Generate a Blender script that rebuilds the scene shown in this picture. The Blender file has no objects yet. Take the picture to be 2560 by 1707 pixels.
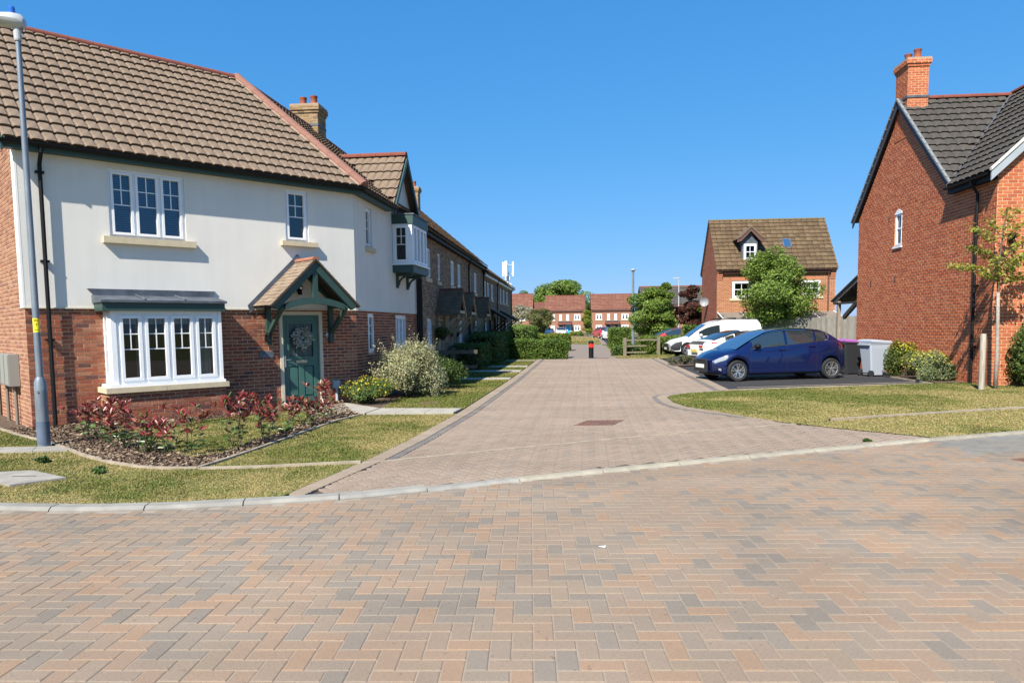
import bpy, bmesh, math, random
import numpy as np
from math import sin, cos, tan, radians, pi, atan2, sqrt, hypot
from mathutils import Matrix, Vector
random.seed(11); RNG = np.random.default_rng(11)
SC = bpy.context.scene; COL = SC.collection

# ------------------------------------------------------------------ camera, sky, sun, exposure
cam_d = bpy.data.cameras.new('camera'); cam = bpy.data.objects.new('camera', cam_d); COL.objects.link(cam)
CAM = Vector((0, 0, 1.7))
PITCH, ROLL, YAW = radians(4.57), radians(0.70), radians(5.0)
cf = Vector((-sin(YAW)*cos(PITCH), cos(YAW)*cos(PITCH), -sin(PITCH)))
cr0 = Vector((cos(YAW), sin(YAW), 0)); cu0 = cr0.cross(cf)
cr = cr0*cos(ROLL) - cu0*sin(ROLL); cu = cu0*cos(ROLL) + cr0*sin(ROLL)
cam.matrix_world = Matrix(((cr.x, cu.x, -cf.x, CAM.x), (cr.y, cu.y, -cf.y, CAM.y), (cr.z, cu.z, -cf.z, CAM.z), (0, 0, 0, 1)))
cam_d.sensor_width = 36; cam_d.lens = 36*1800/2560; cam_d.shift_y = (960-853.5)/2560
cam_d.clip_start = 0.05; cam_d.clip_end = 3000
SC.camera = cam

SUN_AZ, SUN_EL = radians(21), radians(44.5)          # azimuth measured from -Y towards -X
sdir = Vector((-sin(SUN_AZ)*cos(SUN_EL), -cos(SUN_AZ)*cos(SUN_EL), sin(SUN_EL)))
world = bpy.data.worlds.new('World'); SC.world = world; world.use_nodes = True
wn = world.node_tree.nodes; wl = world.node_tree.links
sky = wn.new('ShaderNodeTexSky'); sky.sky_type = 'NISHITA'; sky.sun_disc = False
sky.sun_elevation = SUN_EL; sky.sun_rotation = pi + SUN_AZ
sky.air_density = 1.0; sky.dust_density = 0.2; sky.ozone_density = 3.0; sky.altitude = 0
# camera-like tone response of the sky, the same for every direction
EXPO = 0.90
sp_ = wn.new('ShaderNodeSeparateColor'); cb_ = wn.new('ShaderNodeCombineColor'); wl.new(sky.outputs[0], sp_.inputs[0])
for i_, (a_, g_) in enumerate(((0.0535, 0.982), (0.2115, 0.516), (0.4535, 0.381))):
    pw = wn.new('ShaderNodeMath'); pw.operation = 'POWER'; pw.inputs[1].default_value = g_
    ml = wn.new('ShaderNodeMath'); ml.operation = 'MULTIPLY'; ml.inputs[1].default_value = a_/(0.1*2**EXPO)
    wl.new(sp_.outputs[i_], pw.inputs[0]); wl.new(pw.outputs[0], ml.inputs[0]); wl.new(ml.outputs[0], cb_.inputs[i_])
bg = wn['Background']; bg.inputs['Strength'].default_value = 0.1
wl.new(cb_.outputs[0], bg.inputs['Color'])
sun_d = bpy.data.lights.new('sun', 'SUN'); sun_d.energy = 5.0; sun_d.angle = radians(0.5); sun_d.color = (1.0, 0.94, 0.84)
sun = bpy.data.objects.new('sun', sun_d); COL.objects.link(sun)
sun.rotation_mode = 'QUATERNION'; sun.rotation_quaternion = sdir.to_track_quat('Z', 'Y'); sun.location = (0, 0, 60)
SC.view_settings.view_transform = 'Standard'; SC.view_settings.look = 'None'
SC.view_settings.exposure = EXPO; SC.view_settings.gamma = 1.0; SC.view_settings.use_curve_mapping = False
SC.cycles.max_bounces = 8; SC.cycles.transparent_max_bounces = 12; SC.cycles.sample_clamp_indirect = 6

# ------------------------------------------------------------------ materials
MATS = {}
def sock(n, name):
    return n.inputs[name] if name in n.inputs else None
def nt(name):
    m = bpy.data.materials.new(name); m.use_nodes = True
    t = m.node_tree; b = t.nodes['Principled BSDF']
    MATS[name] = m
    return m, t, t.nodes, t.links, b
def rough(name, c1, c2=None, scale=8.0, r=0.85, bump=0.0, bscale=60.0, metallic=0.0, spec=0.3, detail=4, tint=False, tint_mix=1.0, lo=0.35, hi=0.65, coat=0.0, stretch=None, sb=True, bdist=0.01, big=None, speck=None, track=None):
    """noise-varied surface; with tint the base comes from the per-piece colour attribute"""
    m, t, n, l, b = nt(name)
    tc = n.new('ShaderNodeTexCoord'); src = tc.outputs['Object']
    if stretch:
        mp = n.new('ShaderNodeMapping'); mp.inputs['Scale'].default_value = stretch
        l.new(src, mp.inputs['Vector']); src = mp.outputs[0]
    nz = n.new('ShaderNodeTexNoise'); nz.inputs['Scale'].default_value = scale; nz.inputs['Detail'].default_value = detail
    l.new(src, nz.inputs['Vector'])
    mr = n.new('ShaderNodeMapRange'); mr.inputs['From Min'].default_value = lo; mr.inputs['From Max'].default_value = hi
    l.new(nz.outputs[0], mr.inputs['Value'])
    mix = n.new('ShaderNodeMix'); mix.data_type = 'RGBA'
    l.new(mr.outputs[0], mix.inputs['Factor'])
    c2 = c2 or c1
    if tint:
        at = n.new('ShaderNodeAttribute'); at.attribute_name = 'tint'
        mu = n.new('ShaderNodeMix'); mu.data_type = 'RGBA'; mu.blend_type = 'MULTIPLY'; mu.inputs['Factor'].default_value = 1
        l.new(at.outputs['Color'], mu.inputs[6]); mu.inputs[7].default_value = (*c1, 1)
        mv = n.new('ShaderNodeMix'); mv.data_type = 'RGBA'; mv.blend_type = 'MULTIPLY'; mv.inputs['Factor'].default_value = 1
        l.new(at.outputs['Color'], mv.inputs[6]); mv.inputs[7].default_value = (*c2, 1)
        l.new(mu.outputs[2], mix.inputs[6]); l.new(mv.outputs[2], mix.inputs[7])
    else:
        mix.inputs[6].default_value = (*c1, 1); mix.inputs[7].default_value = (*c2, 1)
    out = mix.outputs[2]
    if big:                                             # large soft weathering patches: (scale, dark factor)
        nb = n.new('ShaderNodeTexNoise'); nb.inputs['Scale'].default_value = big[0]; nb.inputs['Detail'].default_value = 3
        geo = n.new('ShaderNodeNewGeometry'); l.new(geo.outputs['Position'], nb.inputs['Vector'])
        rb = n.new('ShaderNodeMapRange'); rb.inputs['From Min'].default_value = 0.35; rb.inputs['From Max'].default_value = 0.65
        rb.inputs['To Min'].default_value = big[1]; rb.inputs['To Max'].default_value = 1.0
        l.new(nb.outputs[0], rb.inputs['Value'])
        mb = n.new('ShaderNodeMix'); mb.data_type = 'RGBA'; mb.blend_type = 'MULTIPLY'; mb.inputs['Factor'].default_value = 1
        l.new(out, mb.inputs[6]); l.new(rb.outputs[0], mb.inputs[7]); out = mb.outputs[2]
    if track:
        gt_ = n.new('ShaderNodeNewGeometry'); mt_ = n.new('ShaderNodeMapping'); mt_.inputs['Rotation'].default_value = (0, 0, -track[0]); mt_.inputs['Scale'].default_value = (.10, 1.5, 1)
        l.new(gt_.outputs['Position'], mt_.inputs['Vector']); nt_ = n.new('ShaderNodeTexNoise'); nt_.inputs['Scale'].default_value = 1.0; nt_.inputs['Detail'].default_value = 3; l.new(mt_.outputs[0], nt_.inputs['Vector'])
        rt_ = n.new('ShaderNodeMapRange'); rt_.inputs['From Min'].default_value = .35; rt_.inputs['From Max'].default_value = .65; rt_.inputs['To Min'].default_value = track[1]; rt_.inputs['To Max'].default_value = 1.04
        l.new(nt_.outputs[0], rt_.inputs['Value']); xt_ = n.new('ShaderNodeMix'); xt_.data_type = 'RGBA'; xt_.blend_type = 'MULTIPLY'; xt_.inputs['Factor'].default_value = 1; l.new(out, xt_.inputs[6]); l.new(rt_.outputs[0], xt_.inputs[7]); out = xt_.outputs[2]
    if speck:
        ns = n.new('ShaderNodeTexNoise'); ns.inputs['Scale'].default_value = speck[0]; ns.inputs['Detail'].default_value = 2; g2 = n.new('ShaderNodeNewGeometry'); l.new(g2.outputs['Position'], ns.inputs['Vector'])
        rs = n.new('ShaderNodeMapRange'); rs.inputs['From Min'].default_value = speck[1]; rs.inputs['From Max'].default_value = speck[1]+.06; rs.inputs['To Min'].default_value = 1; rs.inputs['To Max'].default_value = speck[2]
        l.new(ns.outputs[0], rs.inputs['Value']); ms = n.new('ShaderNodeMix'); ms.data_type = 'RGBA'; ms.blend_type = 'MULTIPLY'; ms.inputs['Factor'].default_value = 1
        l.new(out, ms.inputs[6]); l.new(rs.outputs[0], ms.inputs[7]); out = ms.outputs[2]
    l.new(out, b.inputs['Base Color'])
    b.inputs['Roughness'].default_value = r; b.inputs['Metallic'].default_value = metallic
    b.inputs['Specular IOR Level'].default_value = spec
    if coat: b.inputs['Coat Weight'].default_value = coat; b.inputs['Coat Roughness'].default_value = 0.03
    if bump:
        nb = n.new('ShaderNodeTexNoise'); nb.inputs['Scale'].default_value = bscale; nb.inputs['Detail'].default_value = 5
        l.new(src if sb else tc.outputs['Object'], nb.inputs['Vector'])
        bp = n.new('ShaderNodeBump'); bp.inputs['Strength'].default_value = bump; bp.inputs['Distance'].default_value = bdist
        l.new(nb.outputs[0], bp.inputs['Height']); l.new(bp.outputs[0], b.inputs['Normal'])
    return m
def leafmat(name, trans=0.42, r=0.55, spec=0.35):
    m, t, n, l, b = nt(name)
    at = n.new('ShaderNodeAttribute'); at.attribute_name = 'tint'
    l.new(at.outputs['Color'], b.inputs['Base Color']); b.inputs['Roughness'].default_value = r; b.inputs['Specular IOR Level'].default_value = spec
    tr = n.new('ShaderNodeBsdfTranslucent'); l.new(at.outputs['Color'], tr.inputs['Color'])
    mx = n.new('ShaderNodeMixShader'); mx.inputs[0].default_value = trans
    o = n['Material Output']; l.new(b.outputs[0], mx.inputs[1]); l.new(tr.outputs[0], mx.inputs[2]); l.new(mx.outputs[0], o.inputs['Surface'])
    return m
def glassmat(name, tint=(0.75, 0.8, 0.82), ior=1.55):
    m, t, n, l, b = nt(name)
    n.remove(b)
    tr = n.new('ShaderNodeBsdfTransparent'); tr.inputs[0].default_value = (*tint, 1)
    gl = n.new('ShaderNodeBsdfGlossy'); gl.inputs['Roughness'].default_value = 0.01; gl.inputs[0].default_value = (1, 1, 1, 1)
    fr = n.new('ShaderNodeFresnel'); fr.inputs['IOR'].default_value = ior
    mx = n.new('ShaderNodeMixShader'); l.new(fr.outputs[0], mx.inputs[0]); l.new(tr.outputs[0], mx.inputs[1]); l.new(gl.outputs[0], mx.inputs[2])
    l.new(mx.outputs[0], n['Material Output'].inputs['Surface'])
    return m
def plain(name, c, r=0.5, metallic=0.0, spec=0.5, coat=0.0):
    m, t, n, l, b = nt(name)
    b.inputs['Base Color'].default_value = (*c, 1); b.inputs['Roughness'].default_value = r; b.inputs['Metallic'].default_value = metallic
    b.inputs['Specular IOR Level'].default_value = spec
    if coat: b.inputs['Coat Weight'].default_value = coat; b.inputs['Coat Roughness'].default_value = 0.03
    return m

paver_m = rough('paver', (0.92, 0.92, 0.92), (1.12, 1.1, 1.06), scale=90, r=0.92, bump=0.35, bscale=160, tint=True, spec=0.2, big=(0.55, 0.84), speck=(22, .69, .72), track=(0.40, .90))
paver2_m = rough('street_paver', (0.9, 0.9, 0.9), (1.1, 1.08, 1.06), scale=70, r=0.92, bump=0.35, bscale=140, tint=True, spec=0.2, big=(0.5, 0.88), speck=(19, .68, .78), track=(1.55, .92))
joint_m = rough('joint_sand', (0.3, 0.25, 0.195), (0.22, 0.18, 0.14), scale=7, r=0.95, lo=0.45, hi=0.7)
joint2_m = rough('joint_dark', (0.085, 0.066, 0.052), (0.055, 0.045, 0.037), scale=9, r=0.95)
kerb_m = rough('kerb_concrete', (0.29, 0.28, 0.25), (0.23, 0.22, 0.2), scale=5, r=0.9, bump=0.3, bscale=120, tint=True, spec=0.2)
edging_m = rough('edging_concrete', (0.36, 0.3, 0.22), (0.27, 0.22, 0.165), scale=6, r=0.9, bump=0.3)
slab_m = rough('concrete_slab', (0.32, 0.295, 0.25), (0.24, 0.22, 0.19), scale=5, r=0.92, bump=0.3, tint=False)
path_m = rough('path_slab', (0.37, 0.34, 0.285), (0.3, 0.275, 0.235), scale=4, r=0.9, bump=0.2)
iron_m = rough('cast_iron', (0.19, 0.1, 0.072), (0.13, 0.075, 0.057), scale=14, r=0.75, bump=0.3, bscale=40)
asphalt_m = rough('asphalt', (0.03, 0.0295, 0.031), (0.046, 0.045, 0.046), scale=50, r=0.9, bump=0.5, bscale=220, big=(0.6, 0.8))
soil_m = rough('soil', (0.15, 0.105, 0.07), (0.085, 0.06, 0.045), scale=18, r=0.95, bump=0.8, bscale=40, bdist=0.04)
turf_m = rough('turf', (.115, .135, .028), (.24, .19, .075), scale=1.6, r=0.95, bump=0.5, bscale=55, bdist=0.015, detail=8, lo=0.4, hi=0.62)
earth_m = rough('earth', (0.10, 0.13, 0.04), (0.17, 0.16, 0.06), scale=0.4, r=0.95)
brick_m = rough('brick', (0.82, 0.82, 0.82), (1.16, 1.12, 1.08), scale=26, r=0.9, bump=0.6, bscale=70, tint=True, spec=0.2, detail=6)
mortar_m = rough('mortar', (0.56, 0.37, 0.25), (0.46, 0.3, 0.2), scale=30, r=0.95, bump=0.3)
mortar2_m = rough('mortar_pale', (.58, .37, .23), (.48, .31, .19), scale=30, r=0.95, bump=0.3)
mortar3_m = rough('mortar_buff', (0.34, 0.28, 0.20), (0.26, 0.21, 0.15), scale=30, r=0.95)
render_m = rough('render', (0.715, 0.685, 0.625), (0.685, 0.658, 0.6), scale=1.3, stretch=(4.5, 4.5, .28), sb=False, r=0.95, bump=0.28, bscale=80, big=(1.1, .94), spec=0.15, lo=0.3, hi=0.7)
tile_m = rough('roof_tile', (0.86, 0.86, 0.86), (1.12, 1.12, 1.1), scale=12, r=0.9, bump=0.3, bscale=60, tint=True, spec=0.2, big=(0.8, 0.93))
ridge_m = rough('ridge_terracotta', (0.2, 0.062, 0.042), (0.16, 0.05, 0.034), scale=6, r=0.85, bump=0.2)
hip_m = rough('hip_terracotta', (0.25, 0.125, 0.092), (0.215, 0.105, 0.077), scale=6, r=0.85, bump=0.2)
bedding_m = rough('bedding_mortar', (0.36, 0.26, 0.19), (0.29, 0.21, 0.155), scale=20, r=0.95, bump=0.5)
pot_m = rough('chimney_pot', (0.3, 0.085, 0.04), (0.25, 0.07, 0.035), scale=9, r=0.8)
green_m = rough('shaded_green_paint', (.030, .066, .058), (.027, .059, .052), scale=4, r=0.5, spec=0.4)  # same green as the door, darkened to imitate shade under the eaves
door_m = rough('door_green', (0.052, 0.135, 0.115), (0.048, 0.122, 0.105), scale=4, r=0.42, spec=0.45)
upvc_m = rough('white_upvc', (0.80, 0.81, 0.82), (0.76, 0.77, 0.78), scale=3, r=0.35, spec=0.5)
cream_m = rough('cream_paint', (0.60, 0.55, 0.42), (0.55, 0.50, 0.38), scale=4, r=0.55)
stone_m = rough('cast_stone', (0.56, 0.47, 0.32), (0.50, 0.42, 0.29), scale=7, r=0.9, bump=0.2)
lead_m = rough('lead', (0.095, 0.11, 0.135), (0.055, 0.065, 0.08), scale=5, r=0.6, spec=0.5, bump=0.3, bscale=10)
black_m = plain('black_plastic', (0.008, 0.0085, 0.0095), r=0.55, spec=0.2)
dark_m = plain('dark_interior', (0.012, 0.012, 0.014), r=0.9, spec=0.1)
blind_m = plain('blind_slat', (0.22, 0.28, 0.40), r=0.5)
cloth_m = rough('curtain', (0.42, 0.40, 0.34), (0.30, 0.28, 0.24), scale=4, r=0.9, stretch=(12, 12, 0.3))
galv_m = rough('galvanised', (.22, .25, .28), (.165, .195, .23), scale=6, r=0.5, metallic=0.35, spec=0.5, stretch=(3, 3, 0.6))
galvd_m = rough('post_boot', (0.11, 0.145, 0.20), (0.085, 0.11, 0.15), scale=6, r=0.7)
lamp_m = plain('lamp_housing', (0.40, 0.41, 0.41), r=0.4)
yellow_m = plain('yellow_label', (0.85, 0.68, 0.02), r=0.5)
ink_m = plain('black_ink', (0.02, 0.02, 0.02), r=0.7)
grey_m = plain('grey_box', (0.27, 0.27, 0.245), r=0.5)
steel_m = plain('steel', (0.55, 0.56, 0.57), r=0.25, metallic=0.9)
slate_m = rough('slate_plaque', (0.10, 0.125, 0.16), (0.075, 0.095, 0.12), scale=20, r=0.5)
wood_m = rough('grey_timber', (0.235, 0.22, 0.2), (0.155, 0.145, 0.13), scale=5, r=0.9, stretch=(8, 8, 0.5), bump=0.3, tint=True)
woodd_m = rough('dark_timber', (0.065, 0.048, 0.036), (0.04, 0.03, 0.024), scale=5, r=0.85, stretch=(8, 8, 0.6))
rail_m = rough('weathered_rail', (0.24, 0.205, 0.14), (0.18, 0.15, 0.105), scale=5, r=0.9, stretch=(2, 2, 2))
bark_m = rough('bark', (0.15, 0.11, 0.08), (0.09, 0.07, 0.05), scale=14, r=0.95, bump=0.6, stretch=(3, 3, 0.6))
barkw_m = rough('pale_bark', (0.36, 0.32, 0.27), (0.24, 0.21, 0.18), scale=9, r=0.9, stretch=(2, 2, 3))
leaf_m = leafmat('leaf'); grass_m = leafmat('grass_blade', trans=0.25, r=0.7, spec=0.2)
leafg_m = leafmat('glossy_leaf', trans=0.2, r=0.32, spec=0.5)
petal_m = leafmat('petal', trans=0.3, r=0.6, spec=0.2)
chip_m = rough('bark_chip', (0.85, 0.85, 0.85), (1.1, 1.1, 1.1), scale=30, r=0.95, tint=True)
glass_m = glassmat('window_glass'); glassb_m = glassmat('sky_tinted_glass', tint=(0.45, 0.6, 0.85), ior=1.9)  # second glass is tinted blue to imitate sky reflected in upper panes
carglass_m = plain('car_glass', (0.02, 0.028, 0.032), r=0.03, spec=0.9)
carglass2_m = plain('car_glass_sky', (0.03, 0.07, 0.14), r=0.03, spec=1.0)  # blue base colour stands in for reflected sky
for g_, io_ in ((carglass_m, 1.8), (carglass2_m, 2.3)): g_.node_tree.nodes['Principled BSDF'].inputs['IOR'].default_value = io_
tyre_m = rough('tyre', (0.018, 0.018, 0.019), (0.03, 0.03, 0.03), scale=20, r=0.85)
rim_m = plain('alloy', (0.60, 0.61, 0.62), r=0.28, metallic=0.85)
rimd_m = plain('alloy_dark', (0.02, 0.02, 0.022), r=0.4)
navy_m = plain('navy_paint', (0.006, 0.016, 0.090), r=0.3, metallic=0.5, coat=1.0)
carwhite_m = plain('white_paint', (0.80, 0.80, 0.78), r=0.3, coat=0.8)
carred_m = plain('red_paint', (0.42, 0.02, 0.03), r=0.3, coat=0.8)
cardark_m = plain('dark_paint', (0.02, 0.025, 0.04), r=0.3, metallic=0.3, coat=0.8)
trim_m = plain('dark_trim', (0.022, 0.023, 0.026), r=0.55)
chrome_m = plain('chrome', (0.75, 0.76, 0.78), r=0.12, metallic=1.0)
lampglass_m = plain('headlamp', (0.27, 0.29, 0.31), r=0.1, spec=0.9)
redlamp_m = plain('tail_lamp', (0.45, 0.006, 0.025), r=0.12, spec=0.8)
plate_m = plain('number_plate', (0.72, 0.72, 0.66), r=0.4)
platey_m = plain('yellow_plate', (0.62, 0.50, 0.12), r=0.4)
bin_m = plain('bin_grey', (0.34, 0.375, 0.43), r=0.5)
bink_m = plain('bin_black', (0.025, 0.027, 0.03), r=0.45)
purple_m = plain('bin_purple', (0.30, 0.10, 0.33), r=0.45)
redband_m = plain('red_band', (0.75, 0.03, 0.015), r=0.4)
blue_m = plain('blue_door', (0.02, 0.36, 0.62), r=0.4)
navyd_m = plain('navy_door', (0.01, 0.02, 0.05), r=0.4)
brown_m = plain('brown_board', (0.10, 0.045, 0.035), r=0.6)
dish_m = plain('dish_grey', (0.25, 0.265, 0.28), r=0.5)
mast_m = plain('mast_grey', (0.52, 0.55, 0.58), r=0.5)
olive_m = plain('olive_paint', (0.26, 0.25, 0.17), r=0.5)

# ------------------------------------------------------------------ scene graph helpers
def thing(name, label, cat, loc=(0, 0, 0), rotz=0.0, group=None):
    o = bpy.data.objects.new(name, None); COL.objects.link(o); o.empty_display_size = 0.2
    o.location = loc; o.rotation_euler = (0, 0, rotz); o['label'] = label; o['category'] = cat
    if group: o['group'] = group
    return o
def tag(o, label, cat, group=None):
    o['label'] = label; o['category'] = cat
    if group: o['group'] = group
    return o
def struct(o): o['kind'] = 'structure'; return o
def stuff(o): o['kind'] = 'stuff'; return o
def dup_tree(o, parent=None):
    c = o.copy(); COL.objects.link(c)
    if parent is not None: c.parent = parent
    for ch in o.children: dup_tree(ch, c)
    return c
def kids(o): return list(o.children)

class MB:
    """collects shapes into ONE mesh"""
    def __init__(s): s.v = []; s.f = []; s.c = []; s.m = []; s.cm = 0
    def add(s, vs, fs, M=None, col=None):
        b = len(s.v)
        if M is not None: vs = [M @ Vector(p) for p in vs]
        s.v.extend([tuple(p) for p in vs])
        for f in fs:
            s.f.append(tuple(b+i for i in f)); s.c.append(col or (1, 1, 1)); s.m.append(s.cm)
        return s
    def box(s, x0, x1, y0, y1, z0, z1, M=None, col=None):
        if x0 > x1: x0, x1 = x1, x0
        if y0 > y1: y0, y1 = y1, y0
        if z0 > z1: z0, z1 = z1, z0
        vs = [(x0, y0, z0), (x1, y0, z0), (x1, y1, z0), (x0, y1, z0), (x0, y0, z1), (x1, y0, z1), (x1, y1, z1), (x0, y1, z1)]
        return s.add(vs, [(0, 3, 2, 1), (4, 5, 6, 7), (0, 1, 5, 4), (1, 2, 6, 5), (2, 3, 7, 6), (3, 0, 4, 7)], M, col)
    def bar(s, p, q, w, h, up=(0, 0, 1), M=None, col=None):
        p = Vector(p); q = Vector(q); d = (q-p).normalized(); up = Vector(up)
        a = d.cross(up)
        if a.length < 1e-4: a = d.cross(Vector((1, 0, 0)))
        a.normalize(); b = a.cross(d)
        a *= w/2; b *= h/2
        vs = [p-a-b, p+a-b, p+a+b, p-a+b, q-a-b, q+a-b, q+a+b, q-a+b]
        return s.add(vs, [(0, 1, 2, 3), (7, 6, 5, 4), (1, 0, 4, 5), (2, 1, 5, 6), (3, 2, 6, 7), (0, 3, 7, 4)], M, col)
    def prism(s, poly, y0, y1, M=None, col=None):
        """poly in (x, z); extruded from y0 (front) to y1"""
        n = len(poly); vs = [(x, y0, z) for x, z in poly]+[(x, y1, z) for x, z in poly]
        fs = [tuple(range(n)), tuple(range(2*n-1, n-1, -1))]
        for i in range(n): j = (i+1) % n; fs.append((j, i, n+i, n+j))
        return s.add(vs, fs, M, col)
    def slab(s, poly, z0, z1, M=None, col=None):
        n = len(poly); vs = [(x, y, z1) for x, y in poly]+[(x, y, z0) for x, y in poly]
        fs = [tuple(range(n)), tuple(range(2*n-1, n-1, -1))]
        for i in range(n): j = (i+1) % n; fs.append((j, i, n+i, n+j))
        return s.add(vs, fs, M, col)
    def cyl(s, p, q, r0, r1=None, n=10, M=None, col=None, caps=True):
        r1 = r0 if r1 is None else r1
        p = Vector(p); q = Vector(q); d = (q-p).normalized()
        a = d.cross(Vector((0, 0, 1)))
        if a.length < 1e-3: a = Vector((1, 0, 0))
        a.normalize(); b = d.cross(a)
        vs = [p+(a*cos(2*pi*i/n)+b*sin(2*pi*i/n))*r0 for i in range(n)]+[q+(a*cos(2*pi*i/n)+b*sin(2*pi*i/n))*r1 for i in range(n)]
        fs = [(i, (i+1) % n, n+(i+1) % n, n+i) for i in range(n)]
        if caps: fs += [tuple(range(n-1, -1, -1)), tuple(range(n, 2*n))]
        return s.add(vs, fs, M, col)
    def lathe(s, prof, n=16, M=None, col=None):
        """prof: (r, z) list"""
        k = len(prof); vs = []
        for r, z in prof: vs += [(r*cos(2*pi*i/n), r*sin(2*pi*i/n), z) for i in range(n)]
        fs = []
        for a in range(k-1):
            for i in range(n): j = (i+1) % n; fs.append((a*n+i, a*n+j, (a+1)*n+j, (a+1)*n+i))
        fs += [tuple(range(n-1, -1, -1)), tuple(range((k-1)*n, k*n))]
        return s.add(vs, fs, M, col)
    def tube(s, pts, r, n=6, M=None, col=None, r1=None):
        pts = [Vector(p) for p in pts]; k = len(pts); vs = []; a = None
        for i, p in enumerate(pts):
            d = (pts[min(i+1, k-1)]-pts[max(i-1, 0)]).normalized()
            if a is None:
                a = d.cross(Vector((0, 0, 1)))
                if a.length < .2: a = d.cross(Vector((0, 1, 0)))
            else: a = a-d*a.dot(d)
            if a.length < 1e-4: a = d.cross(Vector((.3, .9, .2)))
            a.normalize(); b = d.cross(a); rr = r if r1 is None else r+(r1-r)*i/(k-1)
            vs += [p+(a*cos(2*pi*j/n)+b*sin(2*pi*j/n))*rr for j in range(n)]
        fs = []
        for i in range(k-1):
            for j in range(n): j2 = (j+1) % n; fs.append((i*n+j, i*n+j2, (i+1)*n+j2, (i+1)*n+j))
        fs += [tuple(range(n-1, -1, -1)), tuple(range((k-1)*n, k*n))]
        return s.add(vs, fs, M, col)
    def grid(s, rows, M=None, col=None, close=False):
        k = len(rows[0]); vs = [p for r in rows for p in r]; fs = []
        for i in range(len(rows)-1):
            for j in range(k-1): fs.append((i*k+j, i*k+j+1, (i+1)*k+j+1, (i+1)*k+j))
        return s.add(vs, fs, M, col)
    def mesh(s, name, tint=False, smooth=False):
        me = bpy.data.meshes.new(name); me.from_pydata(s.v, [], s.f)
        if tint:
            ca = me.color_attributes.new('tint', 'FLOAT_COLOR', 'CORNER')
            cs = np.ones((len(me.loops), 4), np.float32); cs[:, :3] = np.repeat(np.array(s.c, np.float32).reshape(-1, 3), [len(f) for f in s.f], axis=0)
            ca.data.foreach_set('color', cs.ravel())
        if smooth: me.shade_smooth()
        return me
    def build(s, name, mat, parent=None, tint=False, smooth=False, loc=None, angle=None):
        me = s.mesh(name, tint, smooth)
        for x in (mat if isinstance(mat, (list, tuple)) else [mat]): me.materials.append(x)
        if isinstance(mat, (list, tuple)): me.polygons.foreach_set('material_index', np.array(s.m, np.int32))
        o = bpy.data.objects.new(name, me); COL.objects.link(o)
        if parent is not None: o.parent = parent
        if loc is not None: o.location = loc
        if smooth and angle: me.set_sharp_from_angle(angle=radians(angle))
        return o
def np_obj(name, V, F, C, mat, parent=None):
    """fast mesh from arrays: V (n,3), F (m,k), C (m,3) per-face colour"""
    me = bpy.data.meshes.new(name); n, (m, k) = len(V), F.shape
    me.vertices.add(n); me.vertices.foreach_set('co', np.asarray(V, np.float32).ravel())
    me.loops.add(m*k); me.loops.foreach_set('vertex_index', F.astype(np.int32).ravel())
    me.polygons.add(m); me.polygons.foreach_set('loop_start', np.arange(0, m*k, k, dtype=np.int32))
    me.update(calc_edges=True)
    ca = me.color_attributes.new('tint', 'FLOAT_COLOR', 'CORNER')
    cs = np.ones((m*k, 4), np.float32); cs[:, :3] = np.repeat(C, k, axis=0); ca.data.foreach_set('color', cs.ravel())
    me.materials.append(mat)
    o = bpy.data.objects.new(name, me); COL.objects.link(o)
    if parent is not None: o.parent = parent
    return o
def Fr(ox, oy, ang, z=0): return Matrix.Translation((ox, oy, z)) @ Matrix.Rotation(ang, 4, 'Z')
def text(name, body, size, mat, parent, M, depth=0.001):
    cu_ = bpy.data.curves.new(name, 'FONT'); cu_.body = body; cu_.size = size; cu_.align_x = 'CENTER'; cu_.align_y = 'CENTER'; cu_.extrude = depth
    o = bpy.data.objects.new(name, cu_); me = bpy.data.meshes.new_from_object(o); bpy.data.objects.remove(o)
    me.materials.clear(); me.materials.append(mat)
    o = bpy.data.objects.new(name, me); COL.objects.link(o); o.parent = parent; o.matrix_local = M
    return o
RX90 = Matrix.Rotation(radians(90), 4, 'X')

# value noise on the ground plane, for patchy growth
_N = RNG.random((64, 64))
def vnoise(x, y, sc):
    x = np.asarray(x)*sc; y = np.asarray(y)*sc; xi = np.floor(x).astype(int); yi = np.floor(y).astype(int); fx = x-xi; fy = y-yi
    fx = fx*fx*(3-2*fx); fy = fy*fy*(3-2*fy); a = _N[xi % 64, yi % 64]; b = _N[(xi+1) % 64, yi % 64]; c = _N[xi % 64, (yi+1) % 64]; d = _N[(xi+1) % 64, (yi+1) % 64]
    return (a*(1-fx)+b*fx)*(1-fy)+(c*(1-fx)+d*fx)*fy
def inpoly(x, y, P):
    x = np.asarray(x); y = np.asarray(y); r = np.zeros(x.shape, bool); n = len(P)
    for i in range(n):
        (x1, y1), (x2, y2) = P[i], P[(i+1) % n]
        if y1 == y2: continue
        c = ((y1 > y) != (y2 > y)) & (x < (x2-x1)*(y-y1)/(y2-y1)+x1); r ^= c
    return r
def interp(P, x):
    xs = [p[0] for p in P]; return float(np.interp(x, xs, [p[1] for p in P]))

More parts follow.
